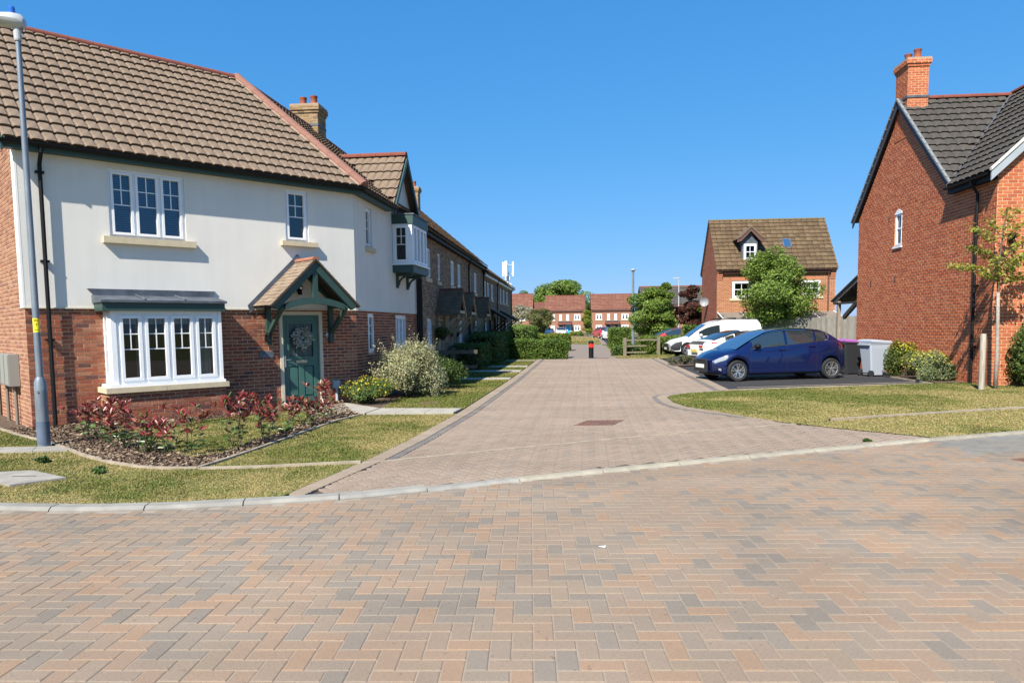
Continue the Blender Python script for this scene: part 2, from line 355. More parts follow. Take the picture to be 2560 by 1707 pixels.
# ---------------------------------------------------------------- bricks, tiles
UNIT = {}
def unit_brick(kind, pal, mat):
    key = (kind, pal)
    if key not in UNIT:
        m = MB(); i = 0.47
        vs = [(-.5, 0, -.5), (.5, 0, -.5), (.5, 0, .5), (-.5, 0, .5), (-.5, -.6, -.5), (.5, -.6, -.5), (.5, -.6, .5), (-.5, -.6, .5), (-.485, -1, -i), (.485, -1, -i), (.485, -1, i), (-.485, -1, i)]
        fs = [(0, 1, 2, 3), (8, 9, 10, 11)[::1]]
        for a in range(4):
            b = (a+1) % 4; fs += [(a, b, 4+b, 4+a), (4+a, 4+b, 8+b, 8+a)]
        m.add(vs, fs, None, pal); me = m.mesh(kind, tint=True); me.materials.append(mat); UNIT[key] = me
    return UNIT[key]
def lay_bricks(rec, wall, F, W, z0, z1, holes, pal, L=.215, h=.072, gap=.0125, off=0.0, top=None, left=None, soldier=None):
    """stretcher bond; rec gets (score position, wall, F, x0, x1, z0, z1, colour, out)"""
    k = 0; z = z0
    while z+0.02 < z1:
        zt = min(z+h-gap, z1-.003); x = -((k % 2)*L/2+off); xa0, xb0 = 0.0, W
        if top: xa0, xb0 = top(z+h/2)
        while x < W:
            a, b = max(x, xa0+.002), min(x+L-gap, xb0-.002)
            segs = [(a, b)] if b-a > .03 else []
            for hx0, hx1, hz0, hz1 in holes:
                if z+h*.6 > hz0 and z+h*.35 < hz1:
                    ns = []
                    for sa, sb in segs:
                        if hx1 <= sa or hx0 >= sb: ns.append((sa, sb))
                        else:
                            if hx0-sa > .03: ns.append((sa, hx0-.004))
                            if sb-hx1 > .03: ns.append((hx1+.004, sb))
                    segs = ns
            for sa, sb in segs:
                j = random.uniform(-.0025, .0025)
                rec.append((wall, F, sa+random.uniform(-.002, .002), sb+random.uniform(-.002, .002), z+j*.5, zt+j*.5, random.choice(pal), .006+random.uniform(-.002, .003)))
            x += L
        z += h; k += 1
def build_bricks(root, rec, mat, nsingle=300, stuffname='brick', parent_stuff=None):
    Mw = root.matrix_basis.copy(); sc = []
    for i, (wall, F, a, b, z0, z1, c, o) in enumerate(rec):
        p = Mw @ F @ Vector(((a+b)/2, 0, (z0+z1)/2)); nrm = (Mw.to_3x3() @ F.to_3x3() @ Vector((0, -1, 0)))
        d = CAM-p; ratio = nrm.dot(d)/d.length**3
        v = p-CAM; dep = v.dot(cf); px = 1280+1800*v.dot(cr)/max(dep, .1); py = 960-1800*v.dot(cu)/max(dep, .1)
        ok = dep > 0 and 0 < px < 2560 and 0 < py < 1707
        sc.append((ratio*(b-a)*(z1-z0) if ok else -1, i))
    sc.sort(reverse=True); single = set(i for s, i in sc[:nsingle] if s > 0)
    m = MB()
    for i, (wall, F, a, b, z0, z1, c, o) in enumerate(rec):
        if i in single:
            ob = bpy.data.objects.new('brick', unit_brick('brick', c, mat)); COL.objects.link(ob); ob.parent = wall
            ob.matrix_local = F @ Matrix.Translation(((a+b)/2, .004, (z0+z1)/2)) @ Matrix.Diagonal((b-a, o+.004, z1-z0, 1))
        else:
            e = .004
            vs = [(a, .003, z0), (b, .003, z0), (b, .003, z1), (a, .003, z1), (a+e, -o, z0+e), (b-e, -o, z0+e), (b-e, -o, z1-e), (a+e, -o, z1-e)]
            m.add(vs, [(4, 5, 6, 7), (0, 1, 5, 4), (1, 2, 6, 5), (2, 3, 7, 6), (3, 0, 4, 7)], F, c)
    if m.f: stuff(m.build(stuffname, mat, parent_stuff or root, tint=True))
def tile_geo(w, e, amp, lip=.048, n=8, x0=0.0, x1=1.0, fx=None):
    """one interlocking tile, x across, y up the slope, z out of the roof; fx(y) clamps x"""
    US = (0, .05, .13, .38, .62, .80, .88, .94, 1.0); WZ = (-.05, .35, .85, 1.0, .97, .86, .25, -.10, -.05)
    rows = []
    us = [x0+(x1-x0)*q for q in US]
    for (y, lift) in ((0, .050), (e+.03, .004)): rows.append([(u*w, y, lift+amp*z_) for u, z_ in zip(us, WZ)])
    lo = [(p[0], p[1]+.028, p[2]-lip) for p in rows[0]]
    return [lo]+rows
def lay_tiles(rec, roof, P, ncol, nrow, w, e, amp, pal, xlim=None, skip=None, x_start=0.0):
    """P maps (x along eave, y up slope, z out) to thing space; xlim(y)->(lo,hi)"""
    for j in range(nrow):
        for i in range(ncol):
            xa, xb = x_start+i*w, x_start+(i+1)*w; y = j*e
            lo0, hi0 = xlim(y) if xlim else (-1e9, 1e9); lo1, hi1 = xlim(y+e) if xlim else (-1e9, 1e9)
            if xb <= max(lo0, lo1)+.01 and xb <= lo0+.01: continue
            if xa >= hi0-.01: continue
            if xb <= lo0+.01: continue
            if skip and skip((xa+xb)/2, y+e/2): continue
            cut = xa < max(lo0, lo1)-1e-4 or xb > min(hi0, hi1)+1e-4
            rec.append((roof, P, xa, y, w, e, amp, random.choice(pal), (lo0, hi0, lo1, hi1) if cut else None))
def build_tiles(root, rec, mat, nsingle=300, parent_stuff=None):
    Mw = root.matrix_basis.copy(); sc = []
    for i, (roof, P, xa, y, w, e, amp, c, cut) in enumerate(rec):
        p = Mw @ P @ Vector((xa+w/2, y+e/2, 0)); nrm = Mw.to_3x3() @ P.to_3x3() @ Vector((0, 0, 1)); d = CAM-p
        v = p-CAM; dep = v.dot(cf); px = 1280+1800*v.dot(cr)/max(dep, .1); py = 960-1800*v.dot(cu)/max(dep, .1)
        ok = dep > 0 and 0 < px < 2560 and 0 < py < 1707
        sc.append((nrm.dot(d)/d.length**3*w*e if ok else -1, i))
    sc.sort(reverse=True); single = set(i for s, i in sc[:nsingle] if s > 0)
    m = MB()
    for i, (roof, P, xa, y, w, e, amp, c, cut) in enumerate(rec):
        T = P @ Matrix.Translation((xa, y, random.uniform(-.002, .003)))
        if cut is None and i in single:
            key = ('tile', w, e, amp, c)
            if key not in UNIT:
                q = MB(); q.grid(tile_geo(w, e, amp), None, c); me = q.mesh('roof_tile', tint=True); me.materials.append(mat); UNIT[key] = me
            ob = bpy.data.objects.new('roof_tile', UNIT[key]); COL.objects.link(ob); ob.parent = roof; ob.matrix_local = T
        else:
            g = tile_geo(w, e, amp, n=8 if i in single else 6)
            if cut:
                lo0, hi0, lo1, hi1 = cut
                g = [[(min(max(p[0], (lo0 if ri < 2 else lo1)-xa), (hi0 if ri < 2 else hi1)-xa), p[1], p[2]) for p in r] for ri, r in enumerate(g)]
            if cut and i in single:
                q = MB(); q.grid(g, None, c); ob = q.build('roof_tile', mat, roof, tint=True); ob.matrix_local = T
            else: m.grid(g, T, c)
    if m.f: stuff(m.build('roof_tile', mat, parent_stuff or root, tint=True))
def roofplane(F, x0, z0, yout, pitch):
    """matrix: x along wall frame F, y up the slope inward, z out of the slope; starts yout in front of the wall at height z0"""
    return F @ Matrix.Translation((x0, -yout, z0)) @ Matrix.Rotation(pitch, 4, 'X')

# ---------------------------------------------------------------- windows
def window(root, F, x0, x1, z0, z1, n=1, bars='cross', y=0.07, fw=.05, sw=.045, blind=False, glass=None, sill=None, sillmat=None, interior=True, name='window', label=None, cur=False, mat=None, box=0.25):
    """F: wall frame (y inward). Returns the window part with sash, pane, glazing_bar, sill sub-parts"""
    mat = mat or upvc_m; glass = glass or glass_m
    fr = MB(); W = x1-x0; yo = y
    fr.box(x0, x1, yo-.02, yo+.05, z1-fw, z1, F); fr.box(x0, x1, yo-.02, yo+.05, z0, z0+fw, F)
    fr.box(x0, x0+fw, yo-.02, yo+.05, z0+fw, z1-fw, F); fr.box(x1-fw, x1, yo-.02, yo+.05, z0+fw, z1-fw, F)
    for k in range(1, n):
        xm = x0+W*k/n; fr.box(xm-fw*.45, xm+fw*.45, yo-.018, yo+.048, z0+fw, z1-fw, F)
    win = fr.build(name, mat, root)
    if label: win['label'] = label
    for k in range(n):
        a = x0+fw if k == 0 else x0+W*k/n+fw*.45; b = x1-fw if k == n-1 else x0+W*(k+1)/n-fw*.45
        c, d = z0+fw, z1-fw; s = MB(); q = sw
        if q > 0:
            for (xa, xb, za, zb) in ((a, b, d-q, d), (a, b, c, c+q), (a, a+q, c+q, d-q), (b-q, b, c+q, d-q)): s.box(xa+.001, xb-.001, yo-.045, yo+.03, za+.001, zb-.001, F)
            s.build('sash', mat, win)
        gx0, gx1, gz0, gz1 = a+q, b-q, c+q, d-q
        p = MB(); p.add([(gx0-.004, yo+.008, gz0-.004), (gx1+.004, yo+.008, gz0-.004), (gx1+.004, yo+.008, gz1+.004), (gx0-.004, yo+.008, gz1+.004)], [(0, 1, 2, 3)], F); p.build('pane', glass, win)
        gb = MB(); bw = .009; zb_ = gz0+(gz1-gz0)*.48; zm = (zb_+gz1)/2; xm = (gx0+gx1)/2
        if bars == 'cross':
            gb.box(xm-bw, xm+bw, yo-.002, yo+.006, zb_+bw, gz1, F); gb.box(gx0, gx1, yo-.003, yo+.0055, zb_-bw, zb_+bw, F)
            gb.box(gx0, xm-bw, yo-.002, yo+.006, zm-bw, zm+bw, F); gb.box(xm+bw, gx1, yo-.002, yo+.006, zm-bw, zm+bw, F)
        elif bars == 'four':
            gb.box(xm-bw*1.5, xm+bw*1.5, yo-.004, yo+.006, gz0, gz1, F); zc = (gz0+gz1)/2; gb.box(gx0, xm-bw*1.5, yo-.006, yo+.006, zc-bw*2, zc+bw*2, F); gb.box(xm+bw*1.5, gx1, yo-.006, yo+.006, zc-bw*2, zc+bw*2, F)
        elif bars == 'mid':
            zc = gz0+(gz1-gz0)*.55; gb.box(gx0, gx1, yo-.02, yo+.006, zc-.02, zc+.02, F)
        if gb.f: gb.build('glazing_bar', mat, win)
        if blind:
            bl = MB(); zz = gz0+.01
            while zz < gz1-.01:
                bl.add([(gx0-.01, yo+.055, zz), (gx1+.01, yo+.055, zz), (gx1+.01, yo+.075, zz+.034), (gx0-.01, yo+.075, zz+.034)], [(0, 1, 2, 3)], F); zz += .042
            bl.build('blind', blind_m, win)
        if cur:
            cc = MB()
            cc.box(gx0-.01, gx1+.01, yo+.06, yo+.065, gz1-.10, gz1+.02, F); cc.build('roller_blind', cloth_m, win)
    if interior:
        i = MB(); e = .002; yb = yo+box
        vs = [(x0+e, yo+.04, z0+e), (x1-e, yo+.04, z0+e), (x1-e, yo+.04, z1-e), (x0+e, yo+.04, z1-e), (x0+e, yb, z0+e), (x1-e, yb, z0+e), (x1-e, yb, z1-e), (x0+e, yb, z1-e)]
        i.add(vs, [(4, 5, 6, 7), (0, 1, 5, 4), (1, 2, 6, 5), (2, 3, 7, 6), (3, 0, 4, 7)], F); i.build('dark_room_box', dark_m, win)  # near-black box behind the pane stands in for an unlit room
    if sill:
        sx0, sx1, sz0, sz1, so = sill; s = MB(); s.prism([(sx0, sz0), (sx1, sz0), (sx1, sz1), (sx0, sz1)], -so, yo-.022, F); s.build('sill', sillmat or stone_m, win)
    return win
def wallbox(m, F, W, z0, z1, holes, th=.25, yf=0.0, top=None):
    """a wall with rectangular openings, as a grid of solid cells sharing no faces in one plane"""
    xs = sorted(set([0.0, W]+[min(max(v, 0), W) for h in holes for v in h[:2]])); zs = sorted(set([z0, z1]+[min(max(v, z0), z1) for h in holes for v in h[2:]]))
    solid = {}
    for i in range(len(xs)-1):
        for j in range(len(zs)-1):
            xm, zm = (xs[i]+xs[i+1])/2, (zs[j]+zs[j+1])/2
            solid[i, j] = not any(h[0] < xm < h[1] and h[2] < zm < h[3] for h in holes)
    for (i, j), s in solid.items():
        if not s: continue
        a, b, c, d = xs[i], xs[i+1], zs[j], zs[j+1]
        vs = [(a, yf, c), (b, yf, c), (b, yf, d), (a, yf, d), (a, yf+th, c), (b, yf+th, c), (b, yf+th, d), (a, yf+th, d)]
        fs = [(0, 1, 2, 3), (7, 6, 5, 4)]
        if not solid.get((i-1, j), False): fs.append((0, 3, 7, 4))
        if not solid.get((i+1, j), False): fs.append((2, 1, 5, 6))
        if not solid.get((i, j-1), False): fs.append((1, 0, 4, 5))
        if not solid.get((i, j+1), False): fs.append((3, 2, 6, 7))
        m.add(vs, fs, F)
# ================================================================== GROUND
def ring_sheet(name, poly, z, mat): return MB().add([(x, y, z) for x, y in poly], [tuple(range(len(poly)))]).build(name, mat)
gm = MB(); gm.add([(-900, -300, -.014), (900, -300, -.014), (900, 1500, -.014), (-900, 1500, -.014)], [(0, 1, 2, 3)])
struct(gm.build('ground', earth_m))
KERB = [(-12, 7.6), (-9, 6.75), (-7.2, 6.42), (-5.45, 6.28), (-4.65, 6.27), (-3.85, 6.38), (-3.07, 6.59), (-2.15, 6.88), (-1.29, 7.34), (.29, 8.2), (2.35, 9.25), (4.89, 10.5), (6.68, 11.28), (9, 12.3), (14, 14.4), (20, 17)]
def kerb_y(x): return np.interp(x, [p[0] for p in KERB], [p[1] for p in KERB])
road_poly = [(-12, -4), (20, -4)]+[(p[0], p[1]+.12) for p in reversed(KERB)]
road = struct(ring_sheet('road', road_poly, .0100, joint_m))
# herringbone blocks of the main road
A_ = .114
TA = radians(3.5)
PAL_ROAD = [(0.279, 0.209, 0.152), (0.273, 0.205, 0.15), (0.27, 0.206, 0.154), (0.264, 0.204, 0.153), (0.257, 0.204, 0.156), (0.249, 0.201, 0.156), (0.287, 0.204, 0.145), (0.299, 0.204, 0.138), (0.293, 0.209, 0.148), (0.236, 0.197, 0.158), (0.223, 0.189, 0.154), (0.213, 0.181, 0.147), (0.267, 0.206, 0.15), (0.276, 0.214, 0.159)]
def block_geo(x0, x1, y0, y1, z, ch=.006, dz=.0035, base=0.0):
    vs = [(x0, y0, base), (x1, y0, base), (x1, y1, base), (x0, y1, base), (x0, y0, z-dz), (x1, y0, z-dz), (x1, y1, z-dz), (x0, y1, z-dz), (x0+ch, y0+ch, z), (x1-ch, y0+ch, z), (x1-ch, y1-ch, z), (x0+ch, y1-ch, z)]
    fs = [(8, 9, 10, 11)]
    for i in range(4): j = (i+1) % 4; fs += [(i, j, 4+j, 4+i), (4+i, 4+j, 8+j, 8+i)]
    return vs, fs
def herringbone(parent, name, rot, keep, bounds, a, pal, mat, z, nsingle, gap=.0045, patch=True):
    R = Matrix.Rotation(rot, 4, 'Z'); Ri = R.inverted(); (bx0, bx1, by0, by1) = bounds; blocks = []
    cx = [Ri @ Vector((x, y, 0)) for x in (bx0, bx1) for y in (by0, by1)]
    i0, i1 = int(min(p.x for p in cx)/a)-2, int(max(p.x for p in cx)/a)+2; j0, j1 = int(min(p.y for p in cx)/a)-2, int(max(p.y for p in cx)/a)+2
    for i in range(i0, i1):
        for j in range(j0, j1):
            d = (i-j) % 4
            if d == 0: r = (i*a, (i+2)*a, j*a, (j+1)*a)
            elif d == 3: r = (i*a, (i+1)*a, j*a, (j+2)*a)
            else: continue
            w = R @ Vector(((r[0]+r[1])/2, (r[2]+r[3])/2, 0))
            if keep(w.x, w.y): blocks.append((r, w))
    def score(w):
        v = Vector((w.x, w.y, z))-CAM; dep = v.dot(cf)
        if dep < .3: return -1
        px = 1280+1800*v.dot(cr)/dep; py = 960-1800*v.dot(cu)/dep
        return 1/v.length**3 if (0 < px < 2560 and py < 1715) else -1
    order = sorted(range(len(blocks)), key=lambda k: -score(blocks[k][1])); single = set(k for k in order[:nsingle] if score(blocks[k][1]) > 0)
    m = MB()
    for k, (r, w) in enumerate(blocks):
        nb = float(vnoise(w.x, w.y, 1.1))
        c = pal[min(len(pal)-1, int(random.random()*len(pal)))]
        if patch and random.random() < .35: c = pal[int(nb*len(pal)) % len(pal)]
        if name == 'road' and w.x > 5.0 and w.y > float(kerb_y(w.x))-1.1: c = random.choice([(.215, .205, .185), (.20, .195, .18), (.23, .213, .185)])
        zz = z+random.uniform(-.0014, .0014)
        x0, x1, y0, y1 = r[0]+gap/2+random.uniform(-.0008, .0008), r[1]-gap/2, r[2]+gap/2+random.uniform(-.0008, .0008), r[3]-gap/2
        if k in single:
            hx, hy = (x1-x0)/2, (y1-y0)/2; key = ('paver', name, d if False else (hx > hy), c)
            if key not in UNIT:
                q = MB(); vs, fs = block_geo(-hx, hx, -hy, hy, z); q.add(vs, fs, None, c); me = q.mesh('paver', tint=True); me.materials.append(mat); UNIT[key] = me
            ob = bpy.data.objects.new('paver', UNIT[key]); COL.objects.link(ob); ob.parent = parent
            ob.matrix_local = R @ Matrix.Translation(((x0+x1)/2, (y0+y1)/2, zz-z)) @ Matrix.Rotation(random.uniform(-.006, .006), 4, 'Z')
        else:
            vs, fs = block_geo(x0, x1, y0, y1, zz); m.add(vs, fs, R, c)
    stuff(m.build('paver', mat, parent, tint=True))
def road_keep(x, y): return y < kerb_y(x)-.02 and y > 1.6 and abs(x) < .9*y+1.2
herringbone(road, 'road', TA, road_keep, (-7.5, 14, 1.6, 15.5), A_, PAL_ROAD, paver_m, .014, 300)
# kerb of separate stones
kb = MB(); path = [Vector((x, y, 0)) for x, y in KERB]
kerb_bed = []
for (x, y) in KERB: kerb_bed.append((x, y))
bed = MB(); n_ = len(path)
for i in range(n_-1):
    p, q = path[i], path[i+1]; d = (q-p).normalized(); nn = Vector((-d.y, d.x, 0)); bed.add([p+nn*.02, q+nn*.02, q+nn*.11, p+nn*.11], [(0, 1, 2, 3)], Matrix.Translation((0, 0, .024)))
kerb = struct(bed.build('kerb', joint2_m))
def along(pts, s):
    for i in range(len(pts)-1):
        L = (pts[i+1]-pts[i]).length
        if s <= L: return pts[i].lerp(pts[i+1], s/L), (pts[i+1]-pts[i]).normalized()
        s -= L
    return pts[-1], (pts[-1]-pts[-2]).normalized()
tot = sum((path[i+1]-path[i]).length for i in range(n_-1)); s_ = 0
while s_ < tot-.9:
    L = .9 if s_ < 10 else 1.05; rows = []
    kw = .15 if s_ < 10.5 else .115; zt = .052 if s_ < 10.5 else .040; g = random.uniform(.86, 1.1); c = (g, g*.995, g*.98) if s_ < 11.3 else (g*1.12, g*1.06, g*.92)
    for t in np.linspace(.006, L-.006, 5):
        p, d = along(path, s_+t); nn = Vector((-d.y, d.x, 0)); z = Vector((0, 0, 1))
        rows.append([p, p+z*(zt-.028), p+nn*.035+z*zt, p+nn*kw+z*(zt+.003), p+nn*(kw+.005)])
    st = MB(); st.grid(rows, None, c); k = 5
    st.add(rows[0], [(0, 1, 2, 3, 4)], None, c); st.add(rows[-1], [(4, 3, 2, 1, 0)], None, c)
    st.build('kerb_stone', kerb_m, kerb, tint=True); s_ += L
# side street
LD = [(-2.72, 6.95), (-2.40, 8.88), (-2.24, 10.47), (-2.02, 13.96), (-1.80, 22), (-1.70, 29), (-1.62, 36.4)]   # left dark line, (x, y)
def LDx(y): return float(np.interp(y, [p[1] for p in LD], [p[0] for p in LD]))
ISL = [(3.72, 18.40), (2.6, 17.85), (2.06, 17.36), (1.86, 16.77), (1.86, 15.56), (2.03, 14.64), (2.48, 13.9), (3.14, 12.88), (3.6, 12.35), (4.36, 11.6), (4.95, 11.1), (5.4, 10.9)]   # outer edge of the island border
RB = [(3.5, 18.35), (3.62, 23.0), (3.70, 29), (3.77, 36.2)]   # inner edge of right border
street_poly = [(LDx(y)-.26, y) for y in (7.05, 8, 9, 10.5, 14, 22, 29, 36.4)]+[(4.3, 36.4), (4.1, 29), (4.03, 23.1), (3.85, 18.6)]+ISL[1:]+[(4.6, 10.50), (2.35, 9.45), (.29, 8.4), (-1.29, 7.5), (-2.15, 7.05)]
street = struct(ring_sheet('side_street', street_poly, .012, joint2_m))
PAL_ST = [(0.284, 0.22, 0.168), (0.276, 0.212, 0.163), (0.295, 0.229, 0.177), (0.264, 0.206, 0.161), (0.282, 0.225, 0.174), (0.27, 0.215, 0.169)]
sp = [(x, y) for x, y in street_poly]
def st_keep(x, y):
    if not bool(inpoly(np.array([x]), np.array([y]), sp)[0]): return False
    if y < kerb_y(x)+.09: return False
    if x < LDx(y)+(.03 if y > 8.7 else -.04): return False
    if y > 18.4 and x > float(np.interp(y, [p[1] for p in RB], [p[0] for p in RB]))-.03: return False
    for (ax, ay), (bx, by) in zip(ISL[:7], ISL[1:8]):
        dx, dy = bx-ax, by-ay; t = max(0, min(1, ((x-ax)*dx+(y-ay)*dy)/(dx*dx+dy*dy)))
        if hypot(x-ax-t*dx, y-ay-t*dy) < .03: return False
    for a, b in ((LINE[i], LINE[i+1]) for i in range(len(LINE)-1)):
        dx, dy = b[0]-a[0], b[1]-a[1]; t = max(0, min(1, ((x-a[0])*dx+(y-a[1])*dy)/(dx*dx+dy*dy)))
        if hypot(x-a[0]-t*dx, y-a[1]-t*dy) < .01: return False
    return True
LINE = [(-4.48, 8.17), (-3.79, 8.28), (-2.65, 8.62), (-.77, 9.80), (.97, 10.83), (3.19, 12.02), (4.30, 12.55), (5.43, 13.08), (7.17, 13.81), (8.47, 14.33), (13.5, 16.4)]
herringbone(street, 'street', radians(44), st_keep, (-3.2, 5.2, 7, 36.4), .114, PAL_ST, paver2_m, .03, 300, gap=.0155, patch=False)
# borders of the side street: each block laid singly into rows
def strip_blocks(parent, pts, off0, off1, bl, pal, z, singles, matn=None):
    P = [Vector((x, y, 0)) for x, y in pts]; T = sum((P[i+1]-P[i]).length for i in range(len(P)-1)); s = 0; m = MB(); k = 0
    while s < T-bl:
        p, d = along(P, s+.003); q, d2 = along(P, s+bl-.003); n1 = Vector((-d.y, d.x, 0)); n2 = Vector((-d2.y, d2.x, 0)); c = random.choice(pal); zz = Vector((0, 0, z+random.uniform(-.001, .001))); z0 = Vector((0, 0, .005))
        a, b, cc, dd = p+n1*off0, q+n2*off0, q+n2*off1, p+n1*off1; ctr = (a+b+cc+dd)/4
        top = [v+(ctr-v).normalized()*.006+zz for v in (a, b, cc, dd)]; low = [v+z0 for v in (a, b, cc, dd)]
        fs = [(4, 5, 6, 7)]+[(i, (i+1) % 4, 4+(i+1) % 4, 4+i) for i in range(4)]
        if off1 < off0: fs = [tuple(reversed(f)) for f in fs]
        if k < singles: MB().add(low+top, fs, None, c).build('border_block', paver2_m, parent, tint=True)
        else: m.add(low+top, fs, None, c)
        s += bl; k += 1
    if m.f: stuff(m.build('border_block', paver2_m, parent, tint=True))
PAL_LT = [(.30, .24, .18), (.292, .232, .172), (.31, .248, .187), (.28, .223, .168)]; PAL_DK = [(0.177, 0.161, 0.146), (0.162, 0.147, 0.135), (0.189, 0.171, 0.156)]
LDp = [p for p in LD]
strip_blocks(street, LDp, .0, .24, .114, PAL_LT, .0385, 90); strip_blocks(street, [(x, y) for x, y in LDp if y > 8.5], -.12, -.004, .228, PAL_DK, .0355, 45)
strip_blocks(street, RB, -.12, .0, .228, PAL_DK, .0355, 20); strip_blocks(street, RB, -.40, -.125, .114, PAL_LT, .0385, 40)
strip_blocks(street, ISL[1:8], -.10, .0, .2, PAL_DK, .0355, 40); strip_blocks(street, ISL[:9], .004, .25, .114, PAL_LT, .0385, 60)
# thin concrete edging strip that runs across
def ribbon(name, pts, w, z, mat, h=.05, parent=None, seg=None):
    P = [Vector((x, y, 0)) for x, y in pts]; rows = []
    for i, p in enumerate(P):
        d = (P[min(i+1, len(P)-1)]-P[max(i-1, 0)]).normalized(); n = Vector((-d.y, d.x, 0))*w/2
        rows.append([p+n+Vector((0, 0, z-h)), p+n+Vector((0, 0, z)), p-n+Vector((0, 0, z)), p-n+Vector((0, 0, z-h))])
    m = MB(); m.grid([list(reversed(r)) for r in rows]); m.grid([[r[3], r[0]] for r in rows]) if False else None
    return m.build(name, mat, parent)
def smooth(pts, n=6):
    P = [Vector((*p, 0)) for p in pts]; out = []
    for i in range(len(P)-1):
        a, b, c, d = P[max(i-1, 0)], P[i], P[i+1], P[min(i+2, len(P)-1)]
        for k in range(n):
            t = k/n; q = .5*((2*b)+(c-a)*t+(2*a-5*b+4*c-d)*t*t+(3*b-a-3*c+d)*t**3); out.append((q.x, q.y))
    out.append(pts[-1]); return out
es = struct(ribbon('edging_strip', LINE[:3], .06, .068, edging_m, h=.08)); es2 = struct(ribbon('edging_strip', LINE[2:7], .06, .04, edging_m))
struct(ribbon('edging_strip', LINE[6:], .06, .075, edging_m, h=.09))
BED = [(-12.5, 13.2), (-9.85, 11.47), (-8.96, 10.8), (-8.17, 10.27), (-7.36, 9.67), (-6.51, 8.97), (-5.82, 8.5), (-5.3, 8.25), (-4.97, 8.17), (-4.52, 8.19), (-4.45, 8.85), (-4.4, 9.66), (-4.34, 11.24), (-4.27, 12.53), (-4.08, 13.42)]
struct(ribbon('bed_edging', BED, .055, .07, edging_m, h=.1))
# lawns (turf sheets, blades later)
LAWN_FRONT = [(-12, 8.0), (-9, 6.93), (-7.2, 6.6), (-5.45, 6.46), (-4.65, 6.45), (-3.85, 6.56), (-3.05, 6.76), (-2.92, 6.86), (-2.625, 8.88), (-2.465, 10.47), (-2.27, 13.58), (-4.06, 13.40)]+[p for p in reversed(BED[:-1])]
LAWN_BED = [(-5.0, 8.9), (-4.72, 9.3), (-4.75, 11.0), (-4.75, 12.4), (-5.3, 13.8), (-5.9, 14.1), (-6.6, 12.9), (-8.0, 11.3), (-6.9, 10.6), (-5.6, 9.4)]
LAWN_SIDE = [(-4.0, 14.5), (-2.28, 14.45), (-2.06, 22.4), (-1.9, 36.2), (-4.2, 36.2), (-4.2, 17.5)]
LAWN_RIGHT = [(3.9, 18.30), (2.75, 17.62), (2.3, 17.15), (2.12, 16.7), (2.12, 15.65), (2.26, 14.78), (2.66, 14.0), (3.2, 12.95), (3.52, 12.36), (4.28, 11.52), (4.88, 11.0), (5.14, 10.72), (6.68, 11.42), (9, 12.52), (14, 14.6), (20, 17.2), (20, 22), (12.5, 20.4), (9.7, 20.12), (9.55, 20.1)]
def lawn(poly, z): return struct(ring_sheet('lawn', poly, z, turf_m))
lawn(LAWN_FRONT, .040); lawn(LAWN_SIDE, .036); lawn(LAWN_RIGHT, .040)
struct(ring_sheet('planting_bed', [(-12.5, 13.2)]+BED[1:]+[(-4.4, 13.9), (-5.2, 15.6), (-5.3, 16.3), (-9.4, 11.65), (-12, 14)], .030, soil_m))
lawn(LAWN_BED, .046)
struct(ring_sheet('planting_bed', [(-5.05, 14.5), (-4.0, 14.52), (-3.8, 16.2), (-3.75, 18), (-4.9, 22.3), (-5.0, 16.5)], .034, soil_m))
struct(ring_sheet('planting_bed', [(-4.9, 22.3), (-3.9, 18), (-3.9, 36), (-4.9, 36)], .042, soil_m))
# paths of slabs
def slabs(name, quads, z, mat, th=.03, kind='slab'):
    base = MB()
    for q in quads: base.slab([(x, y) for x, y in q], z-th-.01, z-th)
    b = struct(base.build(name, joint_m))
    for q in quads:
        c = (sum(p[0] for p in q)/4, sum(p[1] for p in q)/4)
        MB().slab([(c[0]+(x-c[0])*.985, c[1]+(y-c[1])*.985) for x, y in q], z-th-.005, z+random.uniform(-.002, .002)).build(kind, mat, b)
def split(a, b, c, d, n):
    L = lambda p, q, t: (p[0]+(q[0]-p[0])*t, p[1]+(q[1]-p[1])*t)
    return [[L(a, b, i/n), L(a, b, (i+1)/n), L(d, c, (i+1)/n), L(d, c, i/n)] for i in range(n)]
slabs('garden_path', split((-4.03, 13.55), (-2.34, 13.68), (-2.28, 14.40), (-3.97, 14.46), 3)+split((-5.45, 14.6), (-4.06, 13.56), (-4.0, 14.46), (-5.05, 15.5), 2), .062, path_m)
for y0, y1 in ((22.46, 23.15), (26.2, 27.2), (29.2, 30.1), (34.4, 35.0)):
    slabs('garden_path', split((-4.6, y0), (LDx(y0)-.25, y0), (LDx(y1)-.25, y1), (-4.6, y1), 4), .06, path_m)
slabs('paved_strip', split((-8.9, 9.05), (-7.05, 9.36), (-7.3, 9.74), (-9.1, 9.45), 4), .062, slab_m, kind='paving_block')
cv = MB(); cv.slab([(-6.95, 7.62), (-6.08, 7.16), (-5.73, 7.56), (-6.45, 7.95), (-6.9, 7.8)], .0, .066)
cvo = tag(cv.build('access_cover', slab_m), 'pale concrete access cover slab with a slot in the front grass', 'cover')
MB().bar((-6.40, 7.58, .067), (-6.14, 7.62, .067), .02, .004).build('slot', ink_m, cvo)
